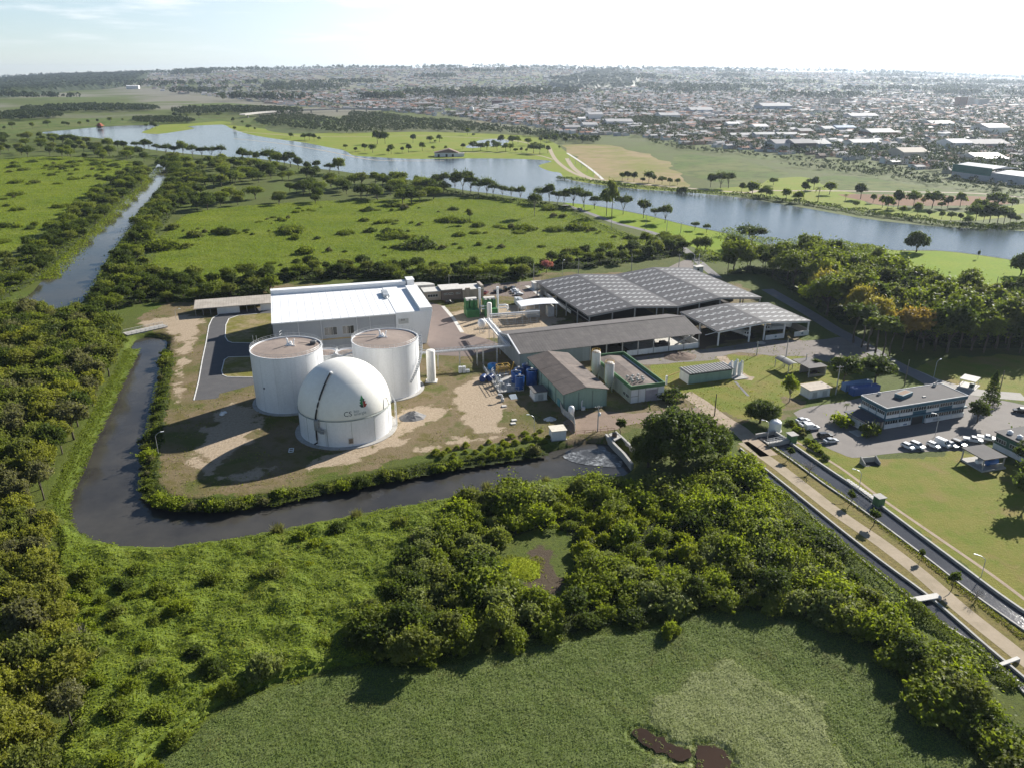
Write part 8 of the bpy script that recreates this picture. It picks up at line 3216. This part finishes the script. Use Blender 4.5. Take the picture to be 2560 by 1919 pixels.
EX = [-400, 300, 330, 430, 560, 640, 735, 830, 930, 1030, 1170, 1200, 1290, 1420, 1469, 1600, 1704, 1850, 1956, 1990, 2100, 2212, 2330, 3000]
EY = [170, 186, 198, 207, 222, 230, 236, 241, 250, 262, 276, 289, 293, 299, 312, 324, 336, 349, 360, 370, 387, 401, 414, 470]
WOODS = [smooth_poly(poly(D, *q), 2) for q in (
    ((735, 262), (760, 246), (830, 249), (900, 259), (960, 263), (1030, 271), (1100, 279), (1170, 286), (1186, 302), (1110, 291), (1010, 287), (900, 284), (800, 288), (740, 290), (640, 280), (560, 272), (560, 256), (650, 249)),
    ((-250, 205), (0, 184), (60, 180), (160, 175), (250, 174), (322, 176), (318, 186), (250, 195), (150, 200), (60, 209), (0, 213), (-250, 225)),
    ((1182, 195), (1250, 187), (1320, 183), (1372, 187), (1376, 195), (1320, 197), (1250, 199)),
    ((1170, 290), (1200, 292), (1240, 300), (1290, 303), (1290, 311), (1220, 308), (1175, 305)),
    ((1410, 300), (1470, 318), (1600, 331), (1704, 343), (1850, 356), (1960, 368), (1960, 374), (1850, 364), (1704, 350), (1600, 338), (1470, 325), (1400, 308)),
    ((1960, 374), (2212, 404), (2400, 425), (2400, 436), (2212, 416), (1960, 386), (1800, 368), (1800, 362)),
    ((1700, 356), (1850, 372), (2000, 392), (2212, 424), (2212, 430), (2000, 400), (1850, 379), (1700, 361)),
    ((290, 258), (370, 256), (415, 262), (410, 268), (330, 268), (295, 266)), ((385, 240), (500, 236), (640, 242), (640, 249), (500, 248), (390, 250)),
    ((60, 238), (200, 232), (330, 236), (330, 242), (180, 244), (60, 246)), ((0, 250), (90, 246), (140, 254), (60, 262), (-60, 262)),
    ((1330, 262), (1420, 254), (1480, 258), (1470, 268), (1380, 272)))]


def in_wood(x, y):
    k = np.zeros(x.shape, bool)
    for P in WOODS:
        k |= inside(P, x, y)
    return k


def in_town(x, y):
    px, py = to_photo(x, y)
    return (py < np.interp(px, EX, EY)) & ~in_wood(x, y)


rt = np.random.default_rng(900)
WALLS = [M('house_wall_white', (.74, .72, .70), .85), M('house_wall_cream', (.50, .44, .36), .85), M('house_wall_grey', (.46, .45, .46), .85), M('house_wall_peach', (.46, .32, .24), .85)]
ROOFS = [M('roof_terracotta', (.31, .145, .09), .85, scale=.1), M('roof_brown', (.19, .125, .10), .85, scale=.1), M('roof_fibre_grey', (.33, .315, .31), .85, scale=.1), M('roof_pale', (.42, .41, .40), .7, scale=.1), M('roof_dark', (.11, .10, .10), .85, scale=.1)]
TOWN_ROT = R(21)


def house_quads(x, y, z, L, W, h, rh, a, mi):
    """walls + gabled roof of N houses at once -> quads and material ids."""
    c, s = np.cos(a), np.sin(a)

    def p(u, v, w):
        return np.stack([x + u * c - v * s, y + u * s + v * c, z + w], -1)
    l, w = L / 2, W / 2
    e = .35
    z0, q = -.5 + 0 * h, []
    q.append(np.stack([p(-l, -w, z0), p(l, -w, z0), p(l, -w, h), p(-l, -w, h)], 1))
    q.append(np.stack([p(l, w, z0), p(-l, w, z0), p(-l, w, h), p(l, w, h)], 1))
    for g in (-1, 1):
        q.append(np.stack([p(g * l, w, h), p(g * l, w, z0), p(g * l, -w, z0), p(g * l, -w, h)], 1))
        q.append(np.stack([p(g * l, w, h), p(g * l, -w, h), p(g * l, -w * .02, h + rh), p(g * l, w * .02, h + rh)], 1))
    q.append(np.stack([p(-l - e, -w - e, h - e * rh / w), p(l + e, -w - e, h - e * rh / w), p(l + e, 0 * w, h + rh + .05), p(-l - e, 0 * w, h + rh + .05)], 1))
    q.append(np.stack([p(l + e, w + e, h - e * rh / w), p(-l - e, w + e, h - e * rh / w), p(-l - e, 0 * w, h + rh + .05), p(l + e, 0 * w, h + rh + .05)], 1))
    m = np.concatenate([np.tile(mi[:, 0], 6), np.tile(4 + mi[:, 1], 2)])
    return np.concatenate(q), m


def town_points(y0, y1, sx, sy, fill, xw, seed):
    r = np.random.default_rng(seed)
    Rm = np.array([[math.cos(TOWN_ROT), -math.sin(TOWN_ROT)], [math.sin(TOWN_ROT), math.cos(TOWN_ROT)]])
    ext = y1 * 1.2
    gu, gv = np.meshgrid(np.arange(-ext, ext, sx), np.arange(0, y1 * 1.5, sy))
    iu = np.round(gu / sx).astype(int)
    iv = np.round(gv / sy).astype(int)
    k = (iv % 3 != 2) & (iu % 9 != 0)
    q = np.stack([gu[k], gv[k]], -1) + r.normal(0, 1, (k.sum(), 2)) * np.array([sx, sy]) * .12
    q = q @ Rm.T
    k = (q[:, 1] > y0) & (q[:, 1] < y1) & (np.abs(q[:, 0]) < xw * q[:, 1] + 60)
    q = q[k]
    dens = fbm(q[:, 0] / 180, q[:, 1] / 220, 41)
    k = in_town(q[:, 0], q[:, 1]) & (r.random(len(q)) < fill * np.clip(.25 + 1.6 * dens, 0, 1))
    return q[k]


# the long avenue runs through the town; houses keep clear of it
AV = np.array([D(1206, 284), D(1190, 262), D(1165, 235), D(1142, 212), D(1132, 196), D(1126, 186)])
AVs = smooth_poly(AV, 8, False)


def clear_of_av(q, w=14):
    d = np.min(np.hypot(q[:, None, 0] - AVs[None, :, 0], q[:, None, 1] - AVs[None, :, 1]), 1)
    return q[d > w]


near = clear_of_av(town_points(600, 2100, 16, 15, .85, .72, 1))
order = np.argsort(near[:, 1] * _c - 0)
near = near[order]
big_sites = []
POSHOUSE = [None] * 12
n_ind = 0


def house_mesh(name, L, W, h, rh, wm, rm, hip=False):
    mb = MB()
    l, w, e = L / 2, W / 2, .45
    mb.add([(-l, -w, -.4), (l, -w, -.4), (l, w, -.4), (-l, w, -.4), (-l, -w, h), (l, -w, h), (l, w, h), (-l, w, h), (-l, 0, h + rh), (l, 0, h + rh)],
           [(0, 1, 5, 4), (2, 3, 7, 6), (1, 2, 6, 9, 5), (3, 0, 4, 8, 7), (3, 2, 1, 0)], 0)
    k = rh / w
    i = l * .45 if hip else -e
    top = [(-l + i if hip else -l - e, 0, h + rh + .12), (l - i if hip else l + e, 0, h + rh + .12)]
    ev = [(-l - e, -w - e, h - e * k + .1), (l + e, -w - e, h - e * k + .1), (l + e, w + e, h - e * k + .1), (-l - e, w + e, h - e * k + .1)]
    mb.add(ev + top, [(0, 1, 5, 4), (2, 3, 4, 5), (1, 2, 5), (3, 0, 4), (3, 2, 1, 0)], 1)
    # dark openings on the long sides
    for x in np.linspace(-l * .6, l * .6, 3):
        for s in (-1, 1):
            mb.box(x - .6, s * w - .04, 1.0, x + .6, s * w + .04, 2.2, 2)
    return mb.mesh(name, [WALLS[wm], ROOFS[rm], DARK])


HM = [(house_mesh('town_house', L, W, h, rh, a, b, hp), ('white', 'cream', 'grey', 'peach')[a], ('red tiled', 'brown tiled', 'grey', 'pale', 'dark')[b])
      for L, W, h, rh, a, b, hp in ((11, 8, 3.2, 2.0, 0, 0, 0), (12, 9, 3.4, 1.6, 0, 2, 0), (10, 8, 3.2, 2.0, 1, 0, 1), (13, 9, 3.3, 1.4, 1, 3, 0), (10, 8, 6.0, 1.8, 0, 1, 1), (14, 10, 4.5, 1.4, 2, 2, 0), (9, 8, 3.0, 1.8, 3, 1, 0), (12, 8, 5.8, 1.5, 0, 4, 1), (11, 9, 3.2, 2.0, 1, 2, 0), (15, 10, 5.0, 1.2, 0, 3, 0))]
wts = [.14, .16, .10, .08, .08, .12, .10, .06, .10, .06]
for q in near[:300]:
    k = int(rt.choice(len(HM), p=wts))
    me, a, b = HM[k]
    o = bpy.data.objects.new('town_house', me)
    C.objects.link(o)
    o.location = (q[0], q[1], tz(q[0], q[1]))
    o.rotation_euler = (0, 0, TOWN_ROT + (0 if rt.random() < .6 else math.pi / 2) + rt.normal(0, .06))
    o.scale = (rt.uniform(.85, 1.25),) * 2 + (rt.uniform(.9, 1.15),)
    tag(o, '%s walled house with a %s roof in the town across the lake, %s' % (a, b, ('one storey', 'gabled', 'hip roofed', 'low', 'two storeys', 'wide', 'small', 'tall', 'squat', 'large')[k]), 'house', '%s houses with %s roofs' % (a, b))
rest = near[300:]
mid = clear_of_av(town_points(2100, 3900, 25, 21, .85, .72, 2), 18)
far = town_points(3900, 9000, 50, 44, .62, .72, 3)
Q, Mi = [], []
for pts, sc in ((rest, 1.0), (mid, 1.25), (far, 1.9)):
    n = len(pts)
    mi = np.stack([rt.choice(4, n, p=[.5, .22, .16, .12]), rt.choice(5, n, p=[.24, .18, .28, .21, .09])], 1)
    bigm = rt.random(n) < .06
    L = rt.uniform(9, 15, n) * sc * np.where(bigm, 2.0, 1)
    q, m = house_quads(pts[:, 0], pts[:, 1], terrain(pts[:, 0], pts[:, 1]), L, rt.uniform(7, 10, n) * sc * np.where(bigm, 1.8, 1), rt.uniform(2.8, 5.5, n) * (1 + .25 * (sc - 1)) * np.where(bigm, 1.4, 1), rt.uniform(1.2, 2.2, n) * sc * np.where(bigm, .6, 1), TOWN_ROT + np.where(rt.random(n) < .55, 0, math.pi / 2), mi)
    Q.append(q)
    Mi.append(m)
o = bpy.data.objects.new('distant_housing', quads_mesh('distant_housing', np.concatenate(Q), WALLS + ROOFS, None, np.concatenate(Mi)))
C.objects.link(o)
kind(o, 'stuff', 'endless low houses of the town fading towards the horizon')


TOWNLEAF = M_leaf('leaf_town_trees', (.022, .036, .012), (.062, .080, .024), trans=.3)


# ---- town trees and far woods as masses of leaf clumps
def blob_field(name, pts, hs, n, size, mat, seed, label):
    r = np.random.default_rng(seed)
    m = len(pts)
    d = r.normal(0, 1, (m, n, 3))
    d /= np.linalg.norm(d, axis=2)[:, :, None]
    d[:, :, 2] = np.where(d[:, :, 2] < -.4, -d[:, :, 2], d[:, :, 2])
    h = hs[:, None]
    rad = h * r.uniform(.36, .52, (m, 1))
    q = r.uniform(.6, 1.0, (m, n))
    z0 = terrain(pts[:, 0], pts[:, 1])[:, None]
    P = np.stack([pts[:, :1] + d[:, :, 0] * rad * q, pts[:, 1:2] + d[:, :, 1] * rad * q, z0 + h * .58 + d[:, :, 2] * h * .42 * q], -1).reshape(-1, 3)
    ti = np.clip((r.random((m, 1)) * .6 + .4 * r.random((m, n))), 0, 1).reshape(-1)
    V = leaves(P, d.reshape(-1, 3), (np.repeat(hs, n) / 9.0) * size, r, .5)
    o = bpy.data.objects.new(name, quads_mesh(name, V, mat, ti))
    C.objects.link(o)
    kind(o, 'stuff', label)


def rand_town(y0, y1, n, seed, thr):
    r = np.random.default_rng(seed)
    y = np.exp(r.uniform(math.log(y0), math.log(y1), n * 4))
    x = r.uniform(-.74, .74, n * 4) * y
    k = in_town(x, y) & (fbm(x / 170, y / 200, 51) > thr) & (r.random(n * 4) < .9)
    return np.stack([x, y], -1)[k][:n]


tp = rand_town(650, 3000, 5600, 5, .38)
tp = clear_of_av(tp, 7)
blob_field('town_treetops', tp, rt.uniform(5.5, 12, len(tp)), 32, 2.1, TOWNLEAF, 6, 'trees of gardens and streets in the town')
fp = rand_town(3000, 9500, 3600, 7, .36)
blob_field('far_treetops', fp, rt.uniform(9, 19, len(fp)), 18, 3.0, TOWNLEAF, 8, 'treetops of the distant town')


def canopy(P, sp, h, seed, label):
    """a far wood seen as one rolling roof of crowns."""
    lo, hi = P.min(0), P.max(0)
    X_, Y_ = np.meshgrid(np.arange(lo[0], hi[0] + sp, sp), np.arange(lo[1], hi[1] + sp, sp))
    r = np.random.default_rng(seed)
    X_ = X_ + r.normal(0, sp * .25, X_.shape)
    Y_ = Y_ + r.normal(0, sp * .25, X_.shape)
    D_ = sdf(P, X_, Y_, 60)
    Z_ = terrain(X_, Y_) + h * np.clip(D_ / (sp * 1.2), 0, 1) * (.45 + .75 * r.random(X_.shape)) + np.minimum(D_, 0)
    S = np.stack([X_, Y_, Z_], -1)
    Qd = np.stack([S[:-1, :-1], S[:-1, 1:], S[1:, 1:], S[1:, :-1]], 2).reshape(-1, 4, 3)
    keep = (np.stack([D_[:-1, :-1], D_[:-1, 1:], D_[1:, 1:], D_[1:, :-1]], 2).reshape(-1, 4) > -sp).all(1)
    o = bpy.data.objects.new('far_forest', quads_mesh('far_forest', Qd[keep], TOWNLEAF, r.random(keep.sum()) * .7))
    C.objects.link(o)
    kind(o, 'stuff', label)


canopy(WOODS[1], 17, 30, 61, 'dark forest at the far left before the horizon')
canopy(WOODS[2], 15, 24, 62, 'dark wood in the middle of the distant town')
pts, hs = [], []
for i, P in enumerate(WOODS):
    if i in (1, 2):
        continue
    yy_ = P[:, 1].mean()
    s = 8.5 if yy_ < 1900 else 13 if yy_ < 3000 else 26
    lo_, hi_ = P.min(0), P.max(0)
    n_ = int((hi_ - lo_).prod() / (s * s) * 1.3)
    q = lo_ + rt.random((min(n_, 6000), 2)) * (hi_ - lo_)
    q = q[inside(P, q[:, 0], q[:, 1])]
    pts.append(q)
    hh = rt.uniform(5, 9, len(q)) if yy_ < 1900 else rt.uniform(9, 15, len(q)) if yy_ < 3000 else rt.uniform(17, 26, len(q))
    if i in (4, 5, 6):
        hh = hh * .6
    hs.append(hh)
blob_field('far_woodland', np.concatenate(pts), np.concatenate(hs), 26, 2.6, TOWNLEAF, 9, 'dark belts of woodland between the lake and the town')
pts = []
for k in range(70):
    y = math.exp(rt.uniform(math.log(3000), math.log(11500)))
    x = rt.uniform(-.75, .75) * y
    n = 60
    a = rt.uniform(0, 6.283, n)
    q = np.sqrt(rt.random(n))
    pts.append(np.stack([x + q * np.cos(a) * y * rt.uniform(.02, .09), y + q * np.sin(a) * y * .012], -1))
pts = np.concatenate(pts)
blob_field('far_woodland', pts, rt.uniform(15, 28, len(pts)) * (1 + pts[:, 1] / 12000), 16, 3.2, TOWNLEAF, 10, 'strips of distant woodland near the horizon')
y = rt.uniform(8500, 13500, 1500)
pts = np.stack([rt.uniform(-.75, .75, 1500) * y, y], -1)
blob_field('far_woodland', pts, rt.uniform(24, 50, len(pts)), 14, 3.4, TOWNLEAF, 11, 'wooded ridge along the horizon')
ap = AVs
mb = MB()
ribbon('avenue', AV, 15, .3, LANE)
for k, (a, b) in enumerate(((A2(900, 440), A2(1250, 460)), (A3(0, 560), A3(700, 600)), (A2(1500, 480), A2(2212, 520)))):
    ribbon('town_street', [a, b], 9, .08, LANE, smooth=False)


# ---- larger town buildings, each measured from its foot line
def block(f, x0, x1, yb, hpx, k, depth, label, wall, roof, name='warehouse', cat='warehouse', gable=.12, rot=None, wins=0):
    a, b = Vector(f(x0, yb)), Vector(f(x1, yb))
    L = (b - a).length
    cpx = to_photo((a.x + b.x) / 2, (a.y + b.y) / 2)
    t_ = (a.y * _c + CAM_H * _s) / F
    h = hpx / k * t_ / .97
    z = tz(a.x, a.y)
    t = thing(name, label, cat, (a.x, a.y, z), R(8) if rot is None else R(rot))
    mb = MB()
    mb.box(0, 0, -1, L, depth, h)
    mb.build('wall', wall, t)
    mb = MB()
    mb.profile_x([(-.4, h + .01), (depth / 2, h + depth * gable), (depth + .4, h + .01)], -.4, L + .4)
    mb.build('roof', roof, t)
    if wins:
        mb = MB()
        nf = max(2, int(h / 3))
        for i in range(nf):
            mb.box(L * .06, -.08, 1 + h * i / nf, L * .94, -.01, 1 + h * i / nf + 1.3)
        mb.build('window_band', GLASS, t)
    else:
        mb = MB()
        n = max(1, int(L / 14))
        for i in range(n):
            x = L * (i + .5) / n
            mb.box(x - 2, -.08, 0, x + 2, -.01, min(h * .7, 4))
        mb.build('door', M('dark_grey_gate', (.12, .12, .13), .7), t)


WW, WG, WC, WBN, WBL = WALLS[0], WALLS[2], WALLS[1], M('brick_brown_wall', (.28, .17, .12), .85), M('pale_blue_wall', (.30, .36, .44), .8)
RP, RG, RD, RT_ = ROOFS[3], ROOFS[2], ROOFS[4], ROOFS[0]
k_ = 2.572
for a in ((A3, 925, 1000, 508, 36, 30, 'white block with gabled front left of the vaulted blue roof', WW, RP), (A3, 1005, 1140, 492, 28, 25, 'long warehouse with vaulted pale blue roof', WBL, M('blue_vault_roof', (.30, .38, .48), .5)),
          (A3, 1225, 1400, 532, 36, 40, 'brown brick warehouse with pale roof', WBN, RP), (A3, 1110, 1305, 602, 40, 30, 'long white warehouse near the reed beds', WW, RP), (A3, 610, 725, 618, 50, 35, 'grey gabled warehouse with white gable end by the reed field', WW, RG),
          (A3, 730, 880, 622, 55, 35, 'dark open warehouse between two pale ones', RD, RG), (A3, 885, 975, 615, 45, 30, 'pale blue grey warehouse right of the dark open one', WBL, RP), (A3, 1430, 1610, 680, 55, 35, 'cream boxy warehouse close to the marsh', WC, WC),
          (A3, 1745, 1885, 612, 48, 35, 'white boxy warehouse above the marsh', WW, WW), (A3, 1890, 2140, 606, 36, 40, 'wide grey warehouse right of the white boxy one', WG, RG), (A3, 480, 575, 490, 32, 30, 'white cube shaped warehouse left of the orange wall', WW, WW),
          (A3, 305, 390, 472, 32, 25, 'white cube shaped workshop at the left of its row', WW, WW), (A3, 330, 480, 542, 30, 22, 'white sawtooth workshop, left part of the row', WW, RP), (A3, 485, 625, 542, 34, 22, 'white gabled workshop, middle part of the row', WW, RP),
          (A3, 630, 770, 542, 34, 22, 'white gabled workshop, right part of the row', WW, RP), (A3, 1620, 1780, 465, 26, 40, 'blue fronted low warehouse in the middle of the town', M('blue_front', (.12, .20, .36), .7), RP), (A3, 1915, 2120, 705, 40, 40, 'bright roofed shed beside the green fronted hall', WC, M('bright_metal_roof', (.58, .57, .54), .45)),
          (A3, 1975, 2130, 505, 40, 45, 'white slanted warehouse far over at the right', WW, RP), (A3, 1100, 1290, 415, 26, 40, 'long pale warehouse in the middle distance', WW, RP), (A3, 530, 730, 358, 30, 60, 'long white blue factory hall deep in the town', WBL, RP),
          (A3, 70, 225, 372, 20, 50, 'flat pale factory hall deep in the town, far left of the blue white one', WBL, RP), (A3, 165, 310, 455, 34, 28, 'reddish brown workshop with low roof', WBN, RD), (A3, 770, 860, 525, 38, 28, 'peach walled workshop beside the white row', WALLS[3], RG),
          (A2, 1600, 1695, 420, 40, 35, 'bright white shed with hipped roof near the avenue', WW, RP), (A2, 1715, 1890, 455, 30, 35, 'white triple gabled warehouse', WW, RP), (A2, 1565, 1660, 480, 34, 30, 'white walled depot in front of the hipped shed', WW, RP), (A2, 1450, 1550, 490, 28, 28, 'flat grey depot by the belt of trees', WG, RG),
          (A2, 1535, 1580, 440, 34, 20, 'small tall white block behind the depot', WW, WW), (A2, 2060, 2190, 410, 26, 40, 'wide pale hall with a white roof edge', WW, RP), (A2, 980, 1045, 325, 24, 22, 'dark maroon block beyond the vacant lots', M('maroon_wall', (.12, .06, .06), .8), RD),
          (A2, 480, 590, 330, 18, 20, 'long peach terrace beside the viaduct', WALLS[3], RG), (A2, 1310, 1380, 205, 14, 40, 'tan hall in front of the dark wood', WC, RP), (A1, 815, 890, 228, 20, 30, 'long white public building before the dark forest', WW, WW)):
    block(a[0], a[1], a[2], a[3], a[4], k_, a[5], a[6], a[7], a[8])
for i in range(6):
    block(A2, 1268 + 30 * i, 1292 + 30 * i, 318, 14, k_, 14, 'red roofed row house in the bright terrace above the avenue', WALLS[1], RT_, 'row_house', 'house', .3)
    bpy.context.scene.collection.objects[-1]
for o in list(C.objects):
    if o.name.startswith('row_house'):
        o['group'] = 'red roofed terrace above the avenue'
for a in ((1790, 1845, 335, 60, 22, 'brown and white apartment tower at the right of the town', WBN), (1846, 1890, 333, 56, 22, 'white apartment tower joined to the brown one', WW), (1912, 1990, 328, 42, 25, 'pale broad apartment block right of the towers', WW), (968, 1030, 312, 38, 22, 'pale apartment block alone in the town centre', WC),
          (1145, 1190, 232, 28, 30, 'whitish apartment block near the middle distance', WW), (1450, 1500, 240, 26, 30, 'second whitish apartment block in the middle distance', WW)):
    block(A3, a[0], a[1], a[2], a[3], k_, a[4], a[5], a[6], RD, 'apartment_block', 'apartment block', .0 + .01, None, 1)
for i, (x0, x1, yb, hp) in enumerate(((960, 974, 108, 26), (1066, 1082, 112, 28), (1086, 1100, 112, 30), (1104, 1120, 112, 28), (1124, 1142, 112, 30), (1212, 1224, 106, 24), (1230, 1244, 106, 26), (1330, 1350, 118, 22), (1356, 1376, 118, 24), (1382, 1408, 118, 22))):
    block(A3, x0, x1, yb + 6, hp, k_, 40, 'pale high-rise on the hazy skyline of the town', WW, RG, 'high_rise', 'high-rise', .01)
for o in list(C.objects):
    if o.name.startswith('high_rise'):
        o['group'] = 'high-rises on the skyline'
# green fronted hall
a, b = Vector(A3(1742, 778)), Vector(A3(1985, 812))
t = thing('green_hall', 'long hall with a dark green front and pale roof beyond the marsh', 'hall', (a.x, a.y, 0), math.atan2(b.y - a.y, b.x - a.x))
L = (b - a).length
mb = MB()
mb.box(0, .2, 0, L, 40, 5.5)
mb.build('lower_wall', WG, t)
mb = MB()
mb.box(-.5, 0, 5.5, L + .5, .5, 13)
mb.build('green_front', M('dark_teal_front', (.02, .13, .105), .7), t)
mb = MB()
mb.profile_x([(.6, 12), (20, 14), (40, 11.5)], 0, L)
mb.build('roof', M('silver_hall_roof', (.5, .5, .49), .4), t)
mb = MB()
mb.box(L + .6, .2, 0, L + 60, 36, 9)
mb.build('side_hall', WG, t)
mb = MB()
mb.profile_x([(0, 9.1), (18, 11), (36.4, 9.1)], L + .5, L + 60.4)
mb.build('side_roof', MATS['silver_hall_roof'], t)
# tank tower in town
t = thing('water_tower', 'squat white water tank at the edge of the vacant lots', 'water tower', A2(847, 362))
mb = MB()
mb.lathe(0, 0, [(6, 0), (6, 11), (4, 13.5), (.5, 14.5)], 20)
mb.build('shell', WW, t, smooth=40)
mb = MB()
mb.lathe(0, 0, [(6.4, 0), (6.4, .8), (6.02, .8)], 20)
mb.build('plinth', CONC, t)


# ---- lake park: boathouse, pier pavilion, viaducts
t = thing('park_house', 'white lakeside house with a reddish brown roof across the lake', 'house', A2(608, 650), R(4))
Lh = 30.0
mb = MB()
mb.box(0, 0, 0, Lh, 14, 5.2)
mb.build('wall', WALLW, t)
mb = MB()
mb.profile_y([(-1, 5.0), (Lh * .62, 9.6), (Lh + 1, 5.0)], -1, 15)
mb.build('roof', ROOFS[1], t)
for x in (4, 14, 22):
    mb = MB()
    mb.box(x, -.1, 0, x + 2.6, .05, 3.2)
    mb.build('door', DARK, t)
mb = MB()
mb.box(Lh + .1, 1, 0, Lh + 8, 10, 3.6)
mb.build('annex', WALLW, t)
mb = MB()
mb.box(Lh, .5, 3.61, Lh + 8.4, 10.5, 4.0)
mb.build('annex_roof', ROOFS[2], t)
q = A1(645, 468)
t = thing('pier_pavilion', 'wooden pavilion with a red two-tier roof standing in the lake', 'pavilion', q)
mb = MB()
mb.box(-5, -5, .8, 5, 5, 1.3)
mb.build('deck', M('dark_timber_deck', (.08, .055, .04), .9), t)
for x in (-4.5, 4.5):
    for y in (-4.5, 4.5):
        mb = MB()
        mb.box(x - .25, y - .25, -1, x + .25, y + .25, 5.4)
        mb.build('post', MATS['dark_timber_deck'], t)
mb = MB()
mb.box(-3.6, -3.6, 1.3, 3.6, 3.6, 5.2)
mb.build('cabin', M('dark_timber_wall', (.10, .05, .035), .9), t)
for z, r0, r1, h_ in ((5.2, 6.6, 3.0, 2.0), (7.6, 4.4, .3, 3.0)):
    mb = MB()
    mb.prism([(-r0, -r0), (r0, -r0), (r0, r0), (-r0, r0)], z, z + h_, scale_top=r1 / r0)
    mb.build('roof', M('red_pavilion_roof', (.34, .09, .045), .8), t)
q0, q1 = Vector(A1(672, 464)), Vector(A1(925, 455))
t = thing('lake_pier', 'long railed timber pier leading to the red roofed pavilion', 'pier', (q0.x, q0.y, 0), math.atan2(q1.y - q0.y, q1.x - q0.x))
L = (q1 - q0).length
mb = MB()
mb.box(0, -1.2, 1.0, L, 1.2, 1.4)
mb.build('deck', MATS['dark_timber_deck'], t)
mb = MB()
for s in (-1.1, 1.1):
    for x in np.arange(0, L, 4):
        mb.box(x, s - .1, -.5, x + .25, s + .1, 2.8)
    mb.box(0, s - .08, 2.6, L, s + .08, 2.8)
mb.build('railing', MATS['dark_timber_deck'], t)


def viaduct(pts, z, w, label):
    t = thing('viaduct', label, 'viaduct', (0, 0))
    P = smooth_poly(pts, 6, False)
    mb = MB()
    wall_mb(mb, P, w, z, z + 2.0, smooth=False)
    mb.build('deck', CONC, t)
    for s in (-w / 2 + .3, w / 2 - .3):
        mb = MB()
        wall_mb(mb, offset_line(P, s), .4, z + 2.003, z + 3.2, smooth=False)
        mb.build('parapet', CONC, t)
    for p in P[2:-1:3]:
        mb = MB()
        g = tz(p[0], p[1])
        mb.box(p[0] - 1.6, p[1] - 1.2, g - 1, p[0] + 1.6, p[1] + 1.2, z)
        mb.build('pier', CONC, t)


viaduct([A1(1560, 402), A1(1700, 385), A1(1900, 372), A1(2212, 362), A2(200, 362), A2(420, 362), A2(620, 372)], 6.5, 14, 'long concrete viaduct crossing the marsh behind the lake')
viaduct([A1(1030, 214), A1(1200, 226), A1(1350, 245), A1(1500, 262), A1(1580, 280)], 9, 12, 'shorter concrete viaduct below the far left houses')
# vacant lots near the avenue
sheet('vacant_lot', poly(A2, (890, 362), (1180, 345), (1195, 360), (1240, 430), (870, 430)), .03, M_field('bare_lot', (.20, .165, .12), (.12, .12, .04), (.26, .21, .16), .02, .2))
sheet('vacant_lot', poly(A2, (893, 350), (1175, 335), (1185, 350), (890, 362)), .03, L_PARK)
sheet('marsh_field', smooth_poly(poly(A1, (1150, 330), (1500, 330), (1900, 350), (2050, 420), (1700, 430), (1450, 410), (1200, 400), (1050, 360)), 2), .016, F_TAN if False else F_MARSH)
